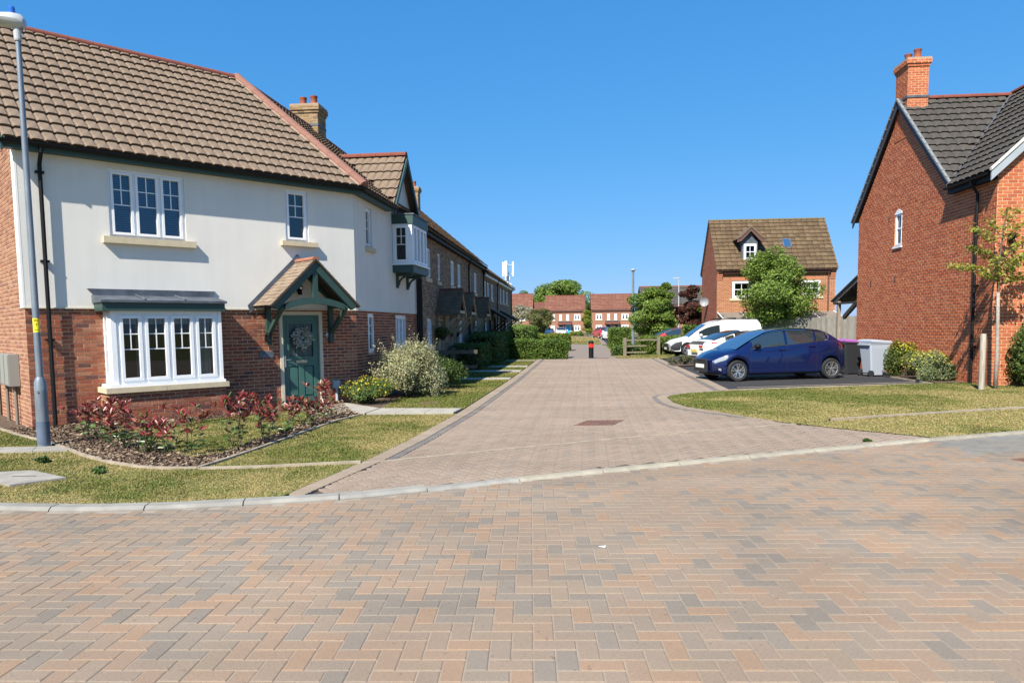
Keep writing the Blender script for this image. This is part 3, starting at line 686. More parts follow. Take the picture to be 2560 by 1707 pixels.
# cast iron covers
def cover(name, label, c, ux, uy, nx, ny, z):
    t = thing(name, label, 'drain cover', c)
    MB().slab([(-ux[0]-uy[0], -ux[1]-uy[1]), (ux[0]-uy[0], ux[1]-uy[1]), (ux[0]+uy[0], ux[1]+uy[1]), (-ux[0]+uy[0], -ux[1]+uy[1])], -.03, z).build('frame', iron_m, t)
    m = MB()
    for i in range(nx):
        for j in range(ny):
            u0, u1, v0, v1 = -1+2*(i+.18)/nx, -1+2*(i+.82)/nx, -1+2*(j+.18)/ny, -1+2*(j+.82)/ny
            f = lambda u, v: (ux[0]*u*.93+uy[0]*v*.93, ux[1]*u*.93+uy[1]*v*.93)
            m.slab([f(u0, v0), f(u1, v0), f(u1, v1), f(u0, v1)], z-.005, z+.006)
    stuff(m.build('tread', iron_m, t)); return t
cover('drain_cover', 'rusty cast iron manhole cover set in the side street pavers', (.42, 12.39, 0), (.33, .02), (.12, .33), 6, 6, .034)
cover('drain_grate', 'rusty iron gully grate in the road at the right edge', (5.62, 9.02, 0), (.22, .10), (-.12, .24), 9, 2, .018)
cover('drain_cover', 'small dark inspection cover flush in paving beside the bollard', (1.46, 36.85, 0), (.28, 0), (0, .3), 4, 4, .034)
cover('drain_cover', 'small grey inspection cover in the grass by the variegated bush', (-3.2, 15.6, .03), (.2, .02), (-.02, .2), 3, 3, .02)
# parking bays, far paving, far verge
struct(ring_sheet('parking_bay', [(3.85, 18.62), (9.62, 20.28), (9.68, 23.4), (10.5, 24.2), (10.5, 46), (6.2, 46), (4.3, 36.3), (4.12, 29), (4.05, 23.1)], .006, asphalt_m))
struct(ribbon('bay_edging', [(3.8, 18.52), (5.94, 19.26), (9.62, 20.28)], .07, .045, edging_m, h=.06))
struct(ribbon('bay_edging', [(9.62, 20.28), (9.66, 23.4)], .06, .045, edging_m, h=.06))
for (xa, ya, xb, yb) in ((4.4, 23.2, 9.4, 24.7), (4.4, 26.8, 9.6, 28.3), (4.3, 19.55, 9.5, 21.05)):
    struct(ribbon('bay_line', [(xa, ya), (xb, yb)], .06, .011, edging_m, h=.004))
struct(ring_sheet('planting_bed', [(9.72, 20.2), (10.55, 20.35), (10.55, 24.2), (9.74, 23.4)], .05, soil_m))
far_road = struct(ring_sheet('far_road', [(-.35, 36.35), (3.0, 36.35), (2.6, 50), (2.4, 64), (8, 75), (8, 124), (-14, 124), (-14, 66), (-.6, 64.5), (-.5, 50)], .020, paver2_far := rough('far_paver', (.225, .178, .145), (.20, .16, .132), scale=3, r=.92, detail=8)))
struct(ring_sheet('car_park', [(2.9, 64), (3.2, 62), (14, 52), (20, 52), (20, 110), (3.6, 104)], .026, asphalt_m))
struct(ring_sheet('verge', [(-.75, 66), (2.35, 64.2), (3.1, 102), (-2.4, 106), (-9, 106), (-9, 66)], .034, turf_m))
struct(ring_sheet('verge', [(2.13, 37.7), (2.4, 36.5), (4.6, 35.9), (5.5, 39.9), (5.6, 45), (3.5, 56), (2.5, 56)], .034, turf_m))
struct(ring_sheet('planting_bed', [(3.92, 29.2), (5.0, 29.6), (5.0, 31.3), (3.95, 31)], .05, soil_m))

# ================================================================== LEFT HOUSE
E1 = radians(48)                       # facade heading; local x runs along the facade, y inward
PAL_BR = [(.27, .092, .052), (.29, .10, .056), (.25, .082, .048), (.305, .112, .062), (.225, .078, .05), (.20, .075, .054), (.32, .13, .075), (.34, .155, .095), (.13, .062, .052), (.27, .115, .068), (.29, .086, .048)]
LH = thing('corner_house', 'corner house of cream render over red brick with brown pantiles and green door', 'house', (-9.36, 11.6, 0), E1)
Ff = Fr(0, 0, 0); KX = 6.44; PS = radians(40)
Fs = Fr(KX, 0, PS); SL = 5.55
Fl = Fr(0, 6.9, -pi/2)                # left gable wall: x runs from back to front (towards the facade), y inward = +x of the house
rec = []
ZR = 2.12; ZE = 4.74
DOOR = (4.56, 5.57, .05, 2.08)
wf = MB(); holesF = [DOOR, (1.25, 3.05, .66, 2.1)]
wallbox(wf, Ff, KX, -.05, ZR+.05, holesF, .25)
wallF = wf.build('wall', mortar_m, LH)
lay_bricks(rec, wallF, Ff, KX, -.02, ZR, [(1.12, 3.12, -.1, .64), (1.19, 3.10, .6, ZR+.1), (DOOR[0]-.005, DOOR[1]+.005, -.1, DOOR[3]+.01)], PAL_BR)
ws = MB(); SW1 = (.86, 1.34, 1.10, 2.06); SW2 = (3.26, 4.32, 1.10, 2.05)
wallbox(ws, Fs, SL, -.05, ZR+.05, [SW1, SW2], .25, yf=0.0); wallS = ws.build('wall', mortar_m, LH)
lay_bricks(rec, wallS, Fs, SL, -.02, ZR, [SW1, SW2], PAL_BR, off=.06)
wl_ = MB(); wl_.prism([(0, -.05), (6.895, -.05), (6.895, 4.8), (3.45, 7.62), (0, 4.8)], 0, .25, Fl); wallL = wl_.build('wall', mortar_m, LH)
PAL_BL = [(.33, .165, .10), (.35, .185, .115), (.30, .145, .09), (.36, .20, .13), (.28, .13, .085), (.25, .12, .085)]  # paler bricks for left-facing sides, sunlight put into their colour
lay_bricks(rec, wallL, Fl, 6.89, -.02, 7.4, [], PAL_BL, off=.1, top=lambda z: (0, 6.89) if z < 4.8 else ((z-4.8)/.817, 6.89-(z-4.8)/.817))
# upper render, set proud of the brick
UW1 = (1.38, 2.72, 3.42, 4.65); UW2 = (4.78, 5.31, 3.58, 4.68); USW = (.84, 1.30, 3.66, 4.62)
ur = MB(); wallbox(ur, Ff, KX, ZR, 4.9, [UW1, UW2], .28, yf=-.03)
ur.box(-.02, .0, -.03, .26, ZR, 4.9, Ff)
rF = ur.build('render_wall', render_m, LH)
us = MB(); wallbox(us, Fs, SL, ZR, 4.9, [USW], .28, yf=-.028)
us.prism([(2.55, 4.9), (5.25, 4.9), (3.9, 6.5)], -.027, .2, Fs)
us.build('render_wall', render_m, LH)
fill = MB(); fill.slab([(.05, .3), (KX-.1, .3), (KX-.15+SL*cos(PS)-.3*sin(PS), SL*sin(PS)+.2), (KX-1.5, 6.4), (.3, 6.6)], 4.78, 4.84); fill.build('ceiling_slab', dark_m, LH)
bead = MB(); bead.box(-.022, KX, -.045, -.03, ZR-.012, ZR+.012, Ff); bead.box(0.01, SL, -.043, -.028, ZR-.012, ZR+.012, Fs); bead.build('bell_bead', cream_m, LH)
# windows of the render
window(LH, Ff, *UW1, n=3, y=.03, blind=True, glass=glassb_m, sill=(1.25, 2.87, 3.30, 3.42, .13))
window(LH, Ff, *UW2, n=1, y=.03, glass=glassb_m, sill=(4.65, 5.48, 3.48, 3.58, .13))
window(LH, Fs, *USW, n=1, y=.05, glass=glassb_m, sill=(.76, 1.40, 3.55, 3.66, .10))
window(LH, Fs, *SW1, n=1, y=.04); window(LH, Fs, *SW2, n=3, bars='cross', y=.04)
stl = MB(); stl.box(3.15, 4.45, -.06, .02, .98, 1.09, Fs); stl.build('sill', stone_m, LH)
# eaves: fascia, gutter, downpipe
PITCH_R = radians(40); OV = .30; ZT = 4.87
fa = MB(); fa.box(-.22, KX+.10, -.24, -.21, ZE, ZE+.165, Ff); fa.box(-.2, KX+.05, -.21, -.03, ZE+.01, ZE+.03, Ff)
fa.box(-.10, 2.5, -.24, -.21, ZE, ZE+.165, Fs); fa.box(0, 2.5, -.21, -.03, ZE+.01, ZE+.03, Fs); fa.build('fascia', green_m, LH)
def gutter(m, F, x0, x1, y, z, r=.055):
    rows = []
    for x in (x0, x1): rows.append([F @ Vector((x, y-r+r*cos(t), z-r*sin(t)*1.0)) for t in np.linspace(pi, 0, 9)]+[F @ Vector((x, y-r+(r-.006)*cos(t), z-(r-.006)*sin(t))) for t in np.linspace(0, pi, 9)])
    m.grid(rows)
gt = MB(); gutter(gt, Ff, -.25, KX+.13, -.245, ZE+.115); gutter(gt, Fs, -.13, 2.62, -.245, ZE+.115); gt.build('gutter', black_m, LH, smooth=True, angle=40)
dp = MB(); dp.tube([Ff @ Vector(p) for p in ((.33, -.30, ZE+.08), (.33, -.30, ZE-.02), (.33, -.115, ZE-.2), (.33, -.115, .03))], .034, 8)
for z in (4.4, 2.9, 1.55): dp.box(.265, .395, -.13, -.02, z, z+.035, Ff)
dp.build('downpipe', black_m, LH, smooth=True, angle=40)
# roof
trec = []; W_, EX = .2, .345; AMP = .023
YR = 3.28                                                    # ridge distance behind the facade
ZRG = ZT+(YR+OV)*tan(PITCH_R)
roofbase = MB()
tq = tan(radians(20))                                        # hip leans half the turn of the wall
hip_bot = Ff @ Vector((KX+OV*tq, -OV, ZT)); hip_top = Ff @ Vector((KX-YR*tq, YR, ZRG))
lb = Vector((-.18, -OV, ZT)); lt = Vector((-.18, YR, ZRG)); lbk = Vector((-.18, 2*YR+OV, ZT))
sde = Fs @ Vector((SL+.05, -OV, ZT)); sdr = Fs @ Vector((SL+.05, YR, ZRG)); hbk = Vector((KX-(2*YR+OV)*tq, 2*YR+OV, ZT)); sbk = Fs @ Vector((SL+.05, 2*YR+OV, ZT))
roofbase.add([lb, hip_bot, hip_top, lt], [(0, 1, 2, 3)]); roofbase.add([hip_bot, sde, sdr, hip_top], [(0, 1, 2, 3)])
roofbase.add([lt, hip_top, hbk, lbk], [(0, 1, 2, 3)]); roofbase.add([hip_top, sdr, sbk, hbk], [(0, 1, 2, 3)])
roofL = roofbase.build('roof', rough('roof_felt', (.09, .065, .05), r=.95), LH)
PAL_TI = [(0.194, 0.143, 0.103), (0.191, 0.141, 0.102), (0.198, 0.146, 0.105), (0.189, 0.139, 0.1), (0.196, 0.143, 0.102)]
PF = roofplane(Ff, 0, ZT, OV, PITCH_R); cP = cos(PITCH_R)
hl = lambda y: KX+OV*tq-(y*cP)*tq
lay_tiles(trec, roofL, PF, 36, 14, W_, EX, AMP, PAL_TI, xlim=lambda y: (-.2, hl(y)-.02), x_start=-.2)
PS_ = roofplane(Fs, 0, ZT, OV, PITCH_R)
lay_tiles(trec, roofL, PS_, 32, 14, W_, EX, AMP, PAL_TI, xlim=lambda y: (-(OV*tq)+(y*cP)*tq+.02, SL+.06), x_start=-.4, skip=lambda x, y: False)
# ridge and hip caps
def caps(parent, p, q, mat, L=.42, r=.125, name='ridge_tile', flat=.75):
    p = Vector(p); q = Vector(q); d = (q-p); T = d.length; d.normalize(); side = d.cross(Vector((0, 0, 1))).normalized(); up = side.cross(d); n = max(1, int(T/L)); s = T/n
    for i in range(n):
        a = p+d*(i*s+.004); b = p+d*((i+1)*s-.004); rows = []
        for c, rr in ((a, r), (b, r*1.03)): rows.append([c+side*rr*cos(t)+up*rr*flat*sin(t) for t in np.linspace(-.25, pi+.25, 9)])
        m = MB(); m.grid([rows[0], rows[1]]); m.add(rows[0], [tuple(range(9))]); m.add(rows[1], [tuple(range(8, -1, -1))])
        m.build(name, mat, parent, smooth=False)
caps(roofL, (-.2, YR, ZRG+.0), hip_top+Vector((0, 0, 0)), ridge_m)
caps(roofL, hip_bot+Vector((.03, -.02, .06)), hip_top+Vector((0, 0, .05)), hip_m, name='hip_tile', r=.13, L=.40)
caps(roofL, hip_top, sdr, ridge_m)
bd = MB(); d_ = (hip_top-hip_bot); sd = d_.cross(Vector((0, 0, 1))).normalized()*.17
for sg in (1, -1):
    pts = []
    for i in range(41):
        p = hip_bot.lerp(hip_top, i/40); w = .14+.05*abs(sin(i*2.1))+random.uniform(-.01, .02); q = p+sd.normalized()*sg*w; pts.append([p+Vector((0, 0, .10)), q+Vector((0, 0, .048 if sg > 0 else .03))])
    bd.grid(pts if sg < 0 else [list(reversed(r)) for r in pts])
bd.build('bedding', bedding_m, LH)
# left verge board
vb = MB(); vb.prism([(0, 0), (.0, .2), (YR+OV, .2+(YR+OV)*tan(PITCH_R)), (YR+OV, (YR+OV)*tan(PITCH_R))], 0, .03, Matrix.Translation((-.20, -OV, ZT-.2)) @ Matrix.Rotation(pi/2, 4, 'Z')); vb.build('verge_board', green_m, LH)
qc = MB(); qc.box(-.005, .03, -.033, .06, ZR, 4.9, Matrix.Translation((-.02, 0, 0))); qc.build('corner_bead', rough('white_render', (.78, .76, .70), r=.9), LH)
# chimney on the side ridge
CH = Fr(*(Fs @ Vector((5.15, YR, 0))).xy, PS)
def chimney(root, F, w, d, z0, z1, mat, mor, pal, pots, rec2, cap=2):
    c = MB(); c.box(-w/2, w/2, -d/2, d/2, z0, z1-.24, F)
    hs_ = [(0, z1-.24, z1-.16, .03), (0, z1-.16, z1-.02, .065)]
    for _, a, b, o in hs_: c.box(-w/2-o, w/2+o, -d/2-o, d/2+o, a, b, F)
    ch = c.build('chimney', mor, root)
    for ang, L, dd in ((0, w, d), (pi/2, d, w), (-pi/2, d, w)):
        G = F @ Matrix.Rotation(ang, 4, 'Z') @ Matrix.Translation((-L/2, -dd/2, 0))
        lay_bricks(rec2, ch, G, L, z0, z1-.245, [], pal)
        for _, a, b, o in hs_: lay_bricks(rec2, ch, F @ Matrix.Rotation(ang, 4, 'Z') @ Matrix.Translation((-L/2-o, -dd/2-o, 0)), L+2*o, a, b, [], pal, h=(b-a)/(2 if b-a > .1 else 1))
    MB().box(-w/2-.055, w/2+.055, -d/2-.055, d/2+.055, z1-.02, z1+.03, F).build('flaunching', bedding_m, ch)
    for (px_, py_) in pots:
        q = MB(); q.lathe([(.125, 0), (.12, .04), (.105, .06), (.10, .26), (.115, .28), (.12, .32), (.09, .32), (.085, .2)], 14, F @ Matrix.Translation((px_, py_, z1+.02))); q.build('chimney_pot', pot_m, ch, smooth=True, angle=40)
    return ch
PAL_BUFF = [(0.294, 0.189, 0.09), (0.314, 0.211, 0.112), (0.266, 0.172, 0.082), (0.332, 0.232, 0.133), (0.228, 0.146, 0.077), (0.18, 0.12, 0.073)]
# side cross gable
GX, GH_, GW = 3.9, 6.5, 1.3; GP = atan2(GH_-4.95, GW)
depthG = (GH_-ZT)/tan(PITCH_R)-OV+.15
Pg1 = Fs @ Matrix.Translation((GX, -.24, GH_)); gslope = sqrt(GW**2+(GH_-4.95)**2)+.12
for sgn in (-1, 1):
    # plane: x along the depth, y up the slope
    if sgn < 0: P = Fs @ Matrix.Translation((GX-(gslope)*cos(GP), depthG, GH_-gslope*sin(GP))) @ Matrix.Rotation(-pi/2, 4, 'Z') @ Matrix.Rotation(GP, 4, 'X')
    else: P = Fs @ Matrix.Translation((GX+(gslope)*cos(GP), -.24, GH_-gslope*sin(GP))) @ Matrix.Rotation(pi/2, 4, 'Z') @ Matrix.Rotation(GP, 4, 'X')
    D = depthG+.24; nrow = int(round(gslope/EX)); ex = gslope/nrow
    def cut(y, sgn=sgn, D=D):
        z = GH_-gslope*sin(GP)+y*sin(GP); back = (z-ZT)/tan(PITCH_R)-OV      # main roof depth at this height
        ln = min(D, max(back+.24+.12, .05)); return (D-ln, D) if sgn < 0 else (0, ln)
    lay_tiles(trec, roofL, P, int(D/.22)+1, nrow, .22, ex, AMP*.9, PAL_TI, xlim=cut)
    sb = MB(); c0, c1 = cut(0), cut(gslope); sb.add([(c0[0], 0, -.01), (c0[1], 0, -.01), (c1[1], gslope, -.01), (c1[0], gslope, -.01)], [(0, 1, 2, 3)], P); sb.build('roof_deck', MATS['roof_felt'], LH)
    bg_ = MB(); bg_.prism([(0, -.02), (0, -.20), (gslope*cos(GP)*-sgn*-1, -.20-gslope*sin(GP)), (gslope*cos(GP)*sgn, -.02-gslope*sin(GP))][::1 if sgn < 0 else -1], -.29, -.245, Fs @ Matrix.Translation((GX, 0, GH_))); bg_.build('barge_board', green_m, LH)
caps(roofL, Fs @ Vector((GX, -.26, GH_+.01)), Fs @ Vector((GX, depthG+.1, GH_+.01)), ridge_m, L=.36)
lf = MB(); lf.box(2.5, 5.3, -.02, .15, 4.84, 4.96, Fs); lf.build('lead_flashing', lead_m, LH)
# oriel window
O0, O1, OP = 3.05, 4.72, .58
orl = MB()
orl.box(O0-.03, O1+.03, -OP-.03, -.03, 3.20, 3.40, Fs)
ori = orl.build('oriel', green_m, LH); MB().box(O0-.03, O1+.03, -OP-.04, -.03, 4.50, 4.74, Fs).build('canopy_board', green_m, ori)
MB().box(O0-.05, O1+.05, -OP-.07, -.025, 4.741, 4.775, Fs).build('lead_top', lead_m, ori)
MB().box(O0-.06, O1+.06, -OP-.08, -.028, 3.401, 3.44, Fs).build('sill', upvc_m, ori)
Fo_l = Fs @ Fr(O0, -.03, -pi/2)                 # left cheek: x runs outwards... y inward
Fo_l = Fs @ Matrix.Translation((O0, -.03, 0)) @ Matrix.Rotation(-pi/2, 4, 'Z')
window(LH, Fs @ Matrix.Translation((O0, 0, 0)) @ Matrix.Rotation(-pi/2, 4, 'Z'), .04, OP-.07, 3.44, 4.50, n=1, y=.02, interior=False, fw=.06)
window(LH, Fs, O0+.07, O1-.07, 3.44, 4.50, n=4, y=-OP+.02, interior=False, fw=.05, bars=None)
po = MB(); po.box(O0, O0+.07, -OP, -OP+.07, 3.44, 4.5, Fs); po.box(O1-.07, O1, -OP, -OP+.07, 3.44, 4.5, Fs); po.box(O1-.05, O1, -OP+.07, -.03, 3.44, 4.5, Fs); po.build('corner_post', upvc_m, LH)
MB().box(O0+.09, O1-.09, -OP+.12, -.035, 3.45, 4.49, Fs).build('interior', dark_m, ori)
for xb in (3.36, 4.42):
    b = MB(); b.box(xb-.035, xb+.035, -.10, -.03, 2.80, 3.20, Fs); b.box(xb-.035, xb+.035, -.46, -.101, 3.12, 3.199, Fs)
    arc = [Fs @ Vector((xb, -.10-.30*(1-cos(t)), 2.86+.28*sin(t))) for t in np.linspace(0.05, pi/2, 7)]
    for i in range(6): b.bar(arc[i], arc[i+1], .055, .05)
    b.build('bracket', green_m, LH)
dps = MB()
for x, o in ((5.42, .09), (5.66, .09)): dps.tube([Fs @ Vector(p) for p in ((x, -.16, 4.85), (x, -o, 4.55), (x, -o, .02))], .034, 8)
dps.build('downpipe', black_m, LH, smooth=True, angle=40)
# bay window
BX0, BX1, BP = 1.09, 3.16, .53
bb = MB(); bb.box(BX0, BX1, -BP, -.002, -.05, .60, Ff); bay = bb.build('bay', mortar_m, LH)
lay_bricks(rec, bay, Ff @ Matrix.Translation((BX0, -BP, 0)), BX1-BX0, -.02, .585, [], PAL_BR, off=.05)
lay_bricks(rec, bay, Ff @ Matrix.Translation((BX0, 0, 0)) @ Matrix.Rotation(-pi/2, 4, 'Z'), BP, -.02, .585, [], PAL_BL)
MB().prism([(BX0-.05, .60), (2.05, .60), (2.05, .695), (BX0-.05, .695)], -BP-.07, -.004, Ff).build('sill', stone_m, bay)
MB().prism([(2.056, .60), (BX1+.05, .60), (BX1+.05, .695), (2.056, .695)], -BP-.07, -.004, Ff).build('sill', stone_m, bay)
MB().box(BX0+.02, BX1+.0, -BP-.035, -.006, .697, .745, Ff).build('window_board', upvc_m, bay)
window(LH, Ff, 1.27, 3.08, .745, 2.04, n=4, y=-BP+.06, interior=False, fw=.06, sw=.055, cur=True, name='bay_window')
window(LH, Ff @ Matrix.Translation((1.185, 0, 0)) @ Matrix.Rotation(-pi/2, 4, 'Z'), .10, BP-.08, .745, 2.04, n=1, y=.02, interior=False, fw=.05, name='bay_window')
window(LH, Ff @ Matrix.Translation((3.14, -BP, 0)) @ Matrix.Rotation(pi/2, 4, 'Z'), .10, BP-.08, .745, 2.04, n=1, y=.02, interior=False, fw=.05, name='bay_window')
cpst = MB(); cpst.box(1.185, 1.27, -BP+.02, -BP+.10, .745, 2.06, Ff); cpst.box(3.08, 3.14, -BP+.02, -BP+.10, .745, 2.06, Ff); cpst.box(1.19, 1.26, -.10, -.003, .745, 2.06, Ff); cpst.box(3.07, 3.135, -.10, -.003, .745, 2.06, Ff)
cpst.box(1.20, 3.12, -BP+.03, -.01, 2.04, 2.075, Ff); cpst.build('corner_post', upvc_m, bay)
inr = MB(); inr.box(1.25, 3.08, .9, .95, .5, 2.3, Ff); inr.box(1.2, 1.25, 0.0, .95, .5, 2.3, Ff); inr.box(3.08, 3.13, 0, .95, .5, 2.3, Ff); inr.box(1.2, 3.12, -BP+.1, .95, .70, .72, Ff); inr.box(1.2, 3.12, 0, .95, 2.2, 2.25, Ff); inr.build('interior', dark_m, bay)
cu_ = MB()
for x0, x1 in ((2.72, 2.98), (1.62, 1.70)):
    r = [[Ff @ Vector((x, -BP+.17+.02*sin(x*70), z)) for x in np.linspace(x0, x1, 14)] for z in (.76, 2.0)]
    cu_.grid(r)
cu_.build('curtain', cloth_m, bay)
cn = MB(); cn.box(BX0-.04, BX1+.03, -BP-.06, -.035, 2.065, 2.21, Ff); cn.build('canopy_board', green_m, bay)
lt_ = MB(); P0 = [(BX0-.07, -BP-.10, 2.212), (BX1+.06, -BP-.10, 2.212), (BX1+.06, -.036, 2.212), (BX0-.07, -.036, 2.212)]; P1 = [(x, y, 2.255 if y < -.1 else 2.36) for x, y, z in P0]
lt_.add([Ff @ Vector(p) for p in P0+P1], [(0, 3, 2, 1), (4, 5, 6, 7), (0, 1, 5, 4), (1, 2, 6, 5), (2, 3, 7, 6), (3, 0, 4, 7)])
for xs_ in (1.75, 2.45): lt_.cyl(Ff @ Vector((xs_, -BP-.09, 2.27)), Ff @ Vector((xs_, -.05, 2.372)), .018)
lt_.build('lead_roof', lead_m, bay)
MB().prism([(BX0-.02, 2.33), (BX1-.02, 2.33), (BX1+.06, 2.47), (BX0-.14, 2.47)], -.065, -.032, Ff).build('lead_flashing', lead_m, bay)
# front door
df = MB(); dx0, dx1, dz0, dz1 = DOOR
df.box(dx0, dx0+.075, -.02, .10, dz0, dz1, Ff); df.box(dx1-.075, dx1, -.02, .10, dz0, dz1, Ff); df.box(dx0+.075, dx1-.075, -.02, .10, dz1-.075, dz1, Ff); df.build('door_frame', cream_m, LH)
a0, a1, b0, b1 = dx0+.08, dx1-.08, dz0+.05, dz1-.08
d = MB(); px0, px1 = a0+.13, a1-.13
glaz = (b0+.98, b1-.17); pan = (b0+.12, b0+.80)
for (xa, xb, za, zb) in ((a0, a1, b0, pan[0]), (a0, a1, pan[1], glaz[0]), (a0, a1, glaz[1], b1), (a0, px0, pan[0], pan[1]), (px1, a1, pan[0], pan[1]), ((a0+a1)/2-.06, (a0+a1)/2+.06, pan[0], pan[1]), (a0, px0, glaz[0], glaz[1]), (px1, a1, glaz[0], glaz[1])): d.box(xa, xb, .03, .075, za, zb, Ff)
door = d.build('door', door_m, LH)
for xa, xb in ((px0, (a0+a1)/2-.06), ((a0+a1)/2+.06, px1)):
    p = MB(); za, zb = pan; y1, y0 = .062, .040; i = .035
    vs = [(xa, y1, za), (xb, y1, za), (xb, y1, zb), (xa, y1, zb), (xa+i, y0, za+i), (xb-i, y0, za+i), (xb-i, y0, zb-i), (xa+i, y0, zb-i)]
    p.add(vs, [(4, 5, 6, 7), (0, 1, 5, 4), (1, 2, 6, 5), (2, 3, 7, 6), (3, 0, 4, 7)], Ff); p.build('door_panel', door_m, door)
gp = MB(); gw = (px1-px0)/3
for k in range(3):
    for (za, zb) in ((glaz[0]+.02, glaz[0]+.40), (glaz[0]+.43, glaz[1]-.02)):
        MB().box(px0+gw*k+.016, px0+gw*(k+1)-.016, .052, .06, za, zb, Ff).build('pane', MATS.get('door_glass') or plain('door_glass', (.035, .05, .06), r=.25), door)
gb = MB()
for k in (1, 2): gb.box(px0+gw*k-.016, px0+gw*k+.016, .035, .07, glaz[0], glaz[1], Ff)
gb.box(px0, px1, .037, .068, glaz[0]+.40, glaz[0]+.43, Ff)
for (xa, xb, za, zb) in ((px0-.03, px1+.03, glaz[0]-.03, glaz[0]+.018), (px0-.03, px1+.03, glaz[1]-.018, glaz[1]+.03), (px0-.03, px0+.014, glaz[0]+.018, glaz[1]-.018), (px1-.014, px1+.03, glaz[0]+.018, glaz[1]-.018)): gb.box(xa, xb, .018, .031, za, zb, Ff)
gb.build('glazing_bar', door_m, door)
MB().box((a0+a1)/2-.13, (a0+a1)/2+.13, .012, .03, pan[1]+.06, pan[1]+.12, Ff).build('letterbox', stone_m, door)
hd = MB(); hd.box(a0+.025, a0+.06, .015, .03, pan[1]-.02, pan[1]+.22, Ff); hd.cyl(Ff @ Vector((a0+.045, .0, pan[1]+.14)), Ff @ Vector((a0+.16, -.02, pan[1]+.14)), .011); hd.build('handle', steel_m, door)
MB().box(dx0, dx1, -.06, .1, -.03, dz0+.0, Ff).build('threshold', steel_m, LH)
MB().box(a0-.005, a1+.005, .08, .1, b0, b1, Ff).build('door_backing', dark_m, LH)
# gabled porch over the door
PX, PW, PP = 5.02, .98, .80; Pz = 3.14; PT = atan2(Pz-2.20, PW)
pr = MB(); sl = sqrt(PW**2+(Pz-2.2)**2)+.06
def gab(x, z): return Ff @ Vector((PX+x, 0, Pz+z))
tn = tan(PT)
for s in (-1, 1):   # barge rafters
    pr.prism([(0, -.02), (0, -.22), (s*(PW-.13), -.22-(PW-.13)*tn), (s*(PW-.03), -.17-(PW-.13)*tn), (s*(PW-.03), -.02-(PW-.03)*tn)][::-s], -PP-.03, -PP+.07, Ff @ Matrix.Translation((PX, 0, Pz)))
    pr.prism([(0, -.05), (0, -.14), (s*(PW-.1), -.14-(PW-.1)*tn), (s*(PW-.1), -.05-(PW-.1)*tn)][::-s], -.12, -.035, Ff @ Matrix.Translation((PX, 0, Pz)))
    pr.box(PX+s*(PW-.25)-.05, PX+s*(PW-.25)+.05, -PP+.07, -.04, 2.15, 2.25, Ff)
porch = pr.build('porch', green_m, LH)
kp = MB(); kp.box(PX-.055, PX+.055, -PP-.01, -PP+.06, 2.33, Pz-.18, Ff); kp.build('king_post', green_m, porch)
tb = MB(); N = 12; up_ = []; lo_ = []
for i in range(N+1):
    x = -.68+1.36*i/N; up_.append((PX+x, 2.22+.14*(1-(x/.68)**2))); lo_.append((PX+x, 2.10+.12*(1-(x/.68)**2)))
tb.prism(lo_+up_[::-1], -PP-.015, -PP+.065, Ff); tb.build('tie_beam', green_m, porch)
for s in (-1, 1):
    b = MB(); xb = PX+s*(PW-.25); b.box(xb-.05, xb+.05, -.12, -.035, 1.38, 2.15, Ff); b.bar(Ff @ Vector((xb, -.11, 1.62)), Ff @ Vector((xb, -PP+.02, 2.17)), .08, .08); b.build('brace', green_m, porch)
ptrec = []; PAL_PT = [(0.235, 0.175, 0.127), (0.216, 0.162, 0.117), (0.247, 0.193, 0.143), (0.2, 0.149, 0.108)]
for s in (-1, 1):
    if s < 0: P = Ff @ Matrix.Translation((PX-sl*cos(PT), -.035, Pz-sl*sin(PT)+.015)) @ Matrix.Rotation(-pi/2, 4, 'Z') @ Matrix.Rotation(PT, 4, 'X')
    else: P = Ff @ Matrix.Translation((PX+sl*cos(PT), -PP-.07, Pz-sl*sin(PT)+.015)) @ Matrix.Rotation(pi/2, 4, 'Z') @ Matrix.Rotation(PT, 4, 'X')
    D = PP+.035; dk = MB(); dk.box(0, D, 0, sl, -.03, -.002, P); dk.build('roof_deck', woodd_m, porch)
    nr = 13; ex = sl/nr
    for j in range(nr):
        nx = 6; off = .5 if j % 2 else 0
        for i in range(-1, nx+1):
            xa = max((i+off)*D/nx, 0)+.002; xb = min((i+1+off)*D/nx, D)-.002
            if xb-xa < .02: continue
            q = MB(); z0, z1 = .022+random.uniform(-.002, .003), .010; y0, y1 = j*ex, min(j*ex+ex*1.5, sl)
            q.add([(xa, y0, z0), (xb, y0, z0), (xb, y1, z1), (xa, y1, z1), (xa, y0, z0-.014), (xb, y0, z0-.014), (xb, y1, z1-.008), (xa, y1, z1-.008)], [(0, 1, 2, 3), (4, 5, 1, 0), (5, 6, 2, 1), (7, 4, 0, 3), (4, 7, 6, 5)], None, random.choice(PAL_PT))
            ob = q.build('roof_tile', tile_m, porch, tint=True); ob.matrix_local = P
caps(porch, Ff @ Vector((PX, -PP-.07, Pz+.01)), Ff @ Vector((PX, -.04, Pz+.01)), rough('porch_ridge', (.30, .13, .085), (.26, .11, .07), scale=8, r=.85), L=.3, r=.075)
ld = MB()
for s in (-1, 1): ld.prism([(0, .17), (0, -.04), (s*(PW+.12), -.04-(PW+.12)*tn), (s*(PW+.16), .12-(PW+.12)*tn)][::-s], -.05, -.032, Ff @ Matrix.Translation((PX, 0, Pz)))
ld.build('lead_flashing', lead_m, porch)
build_bricks(LH, rec, brick_m, 300); build_tiles(LH, trec, tile_m, 300)
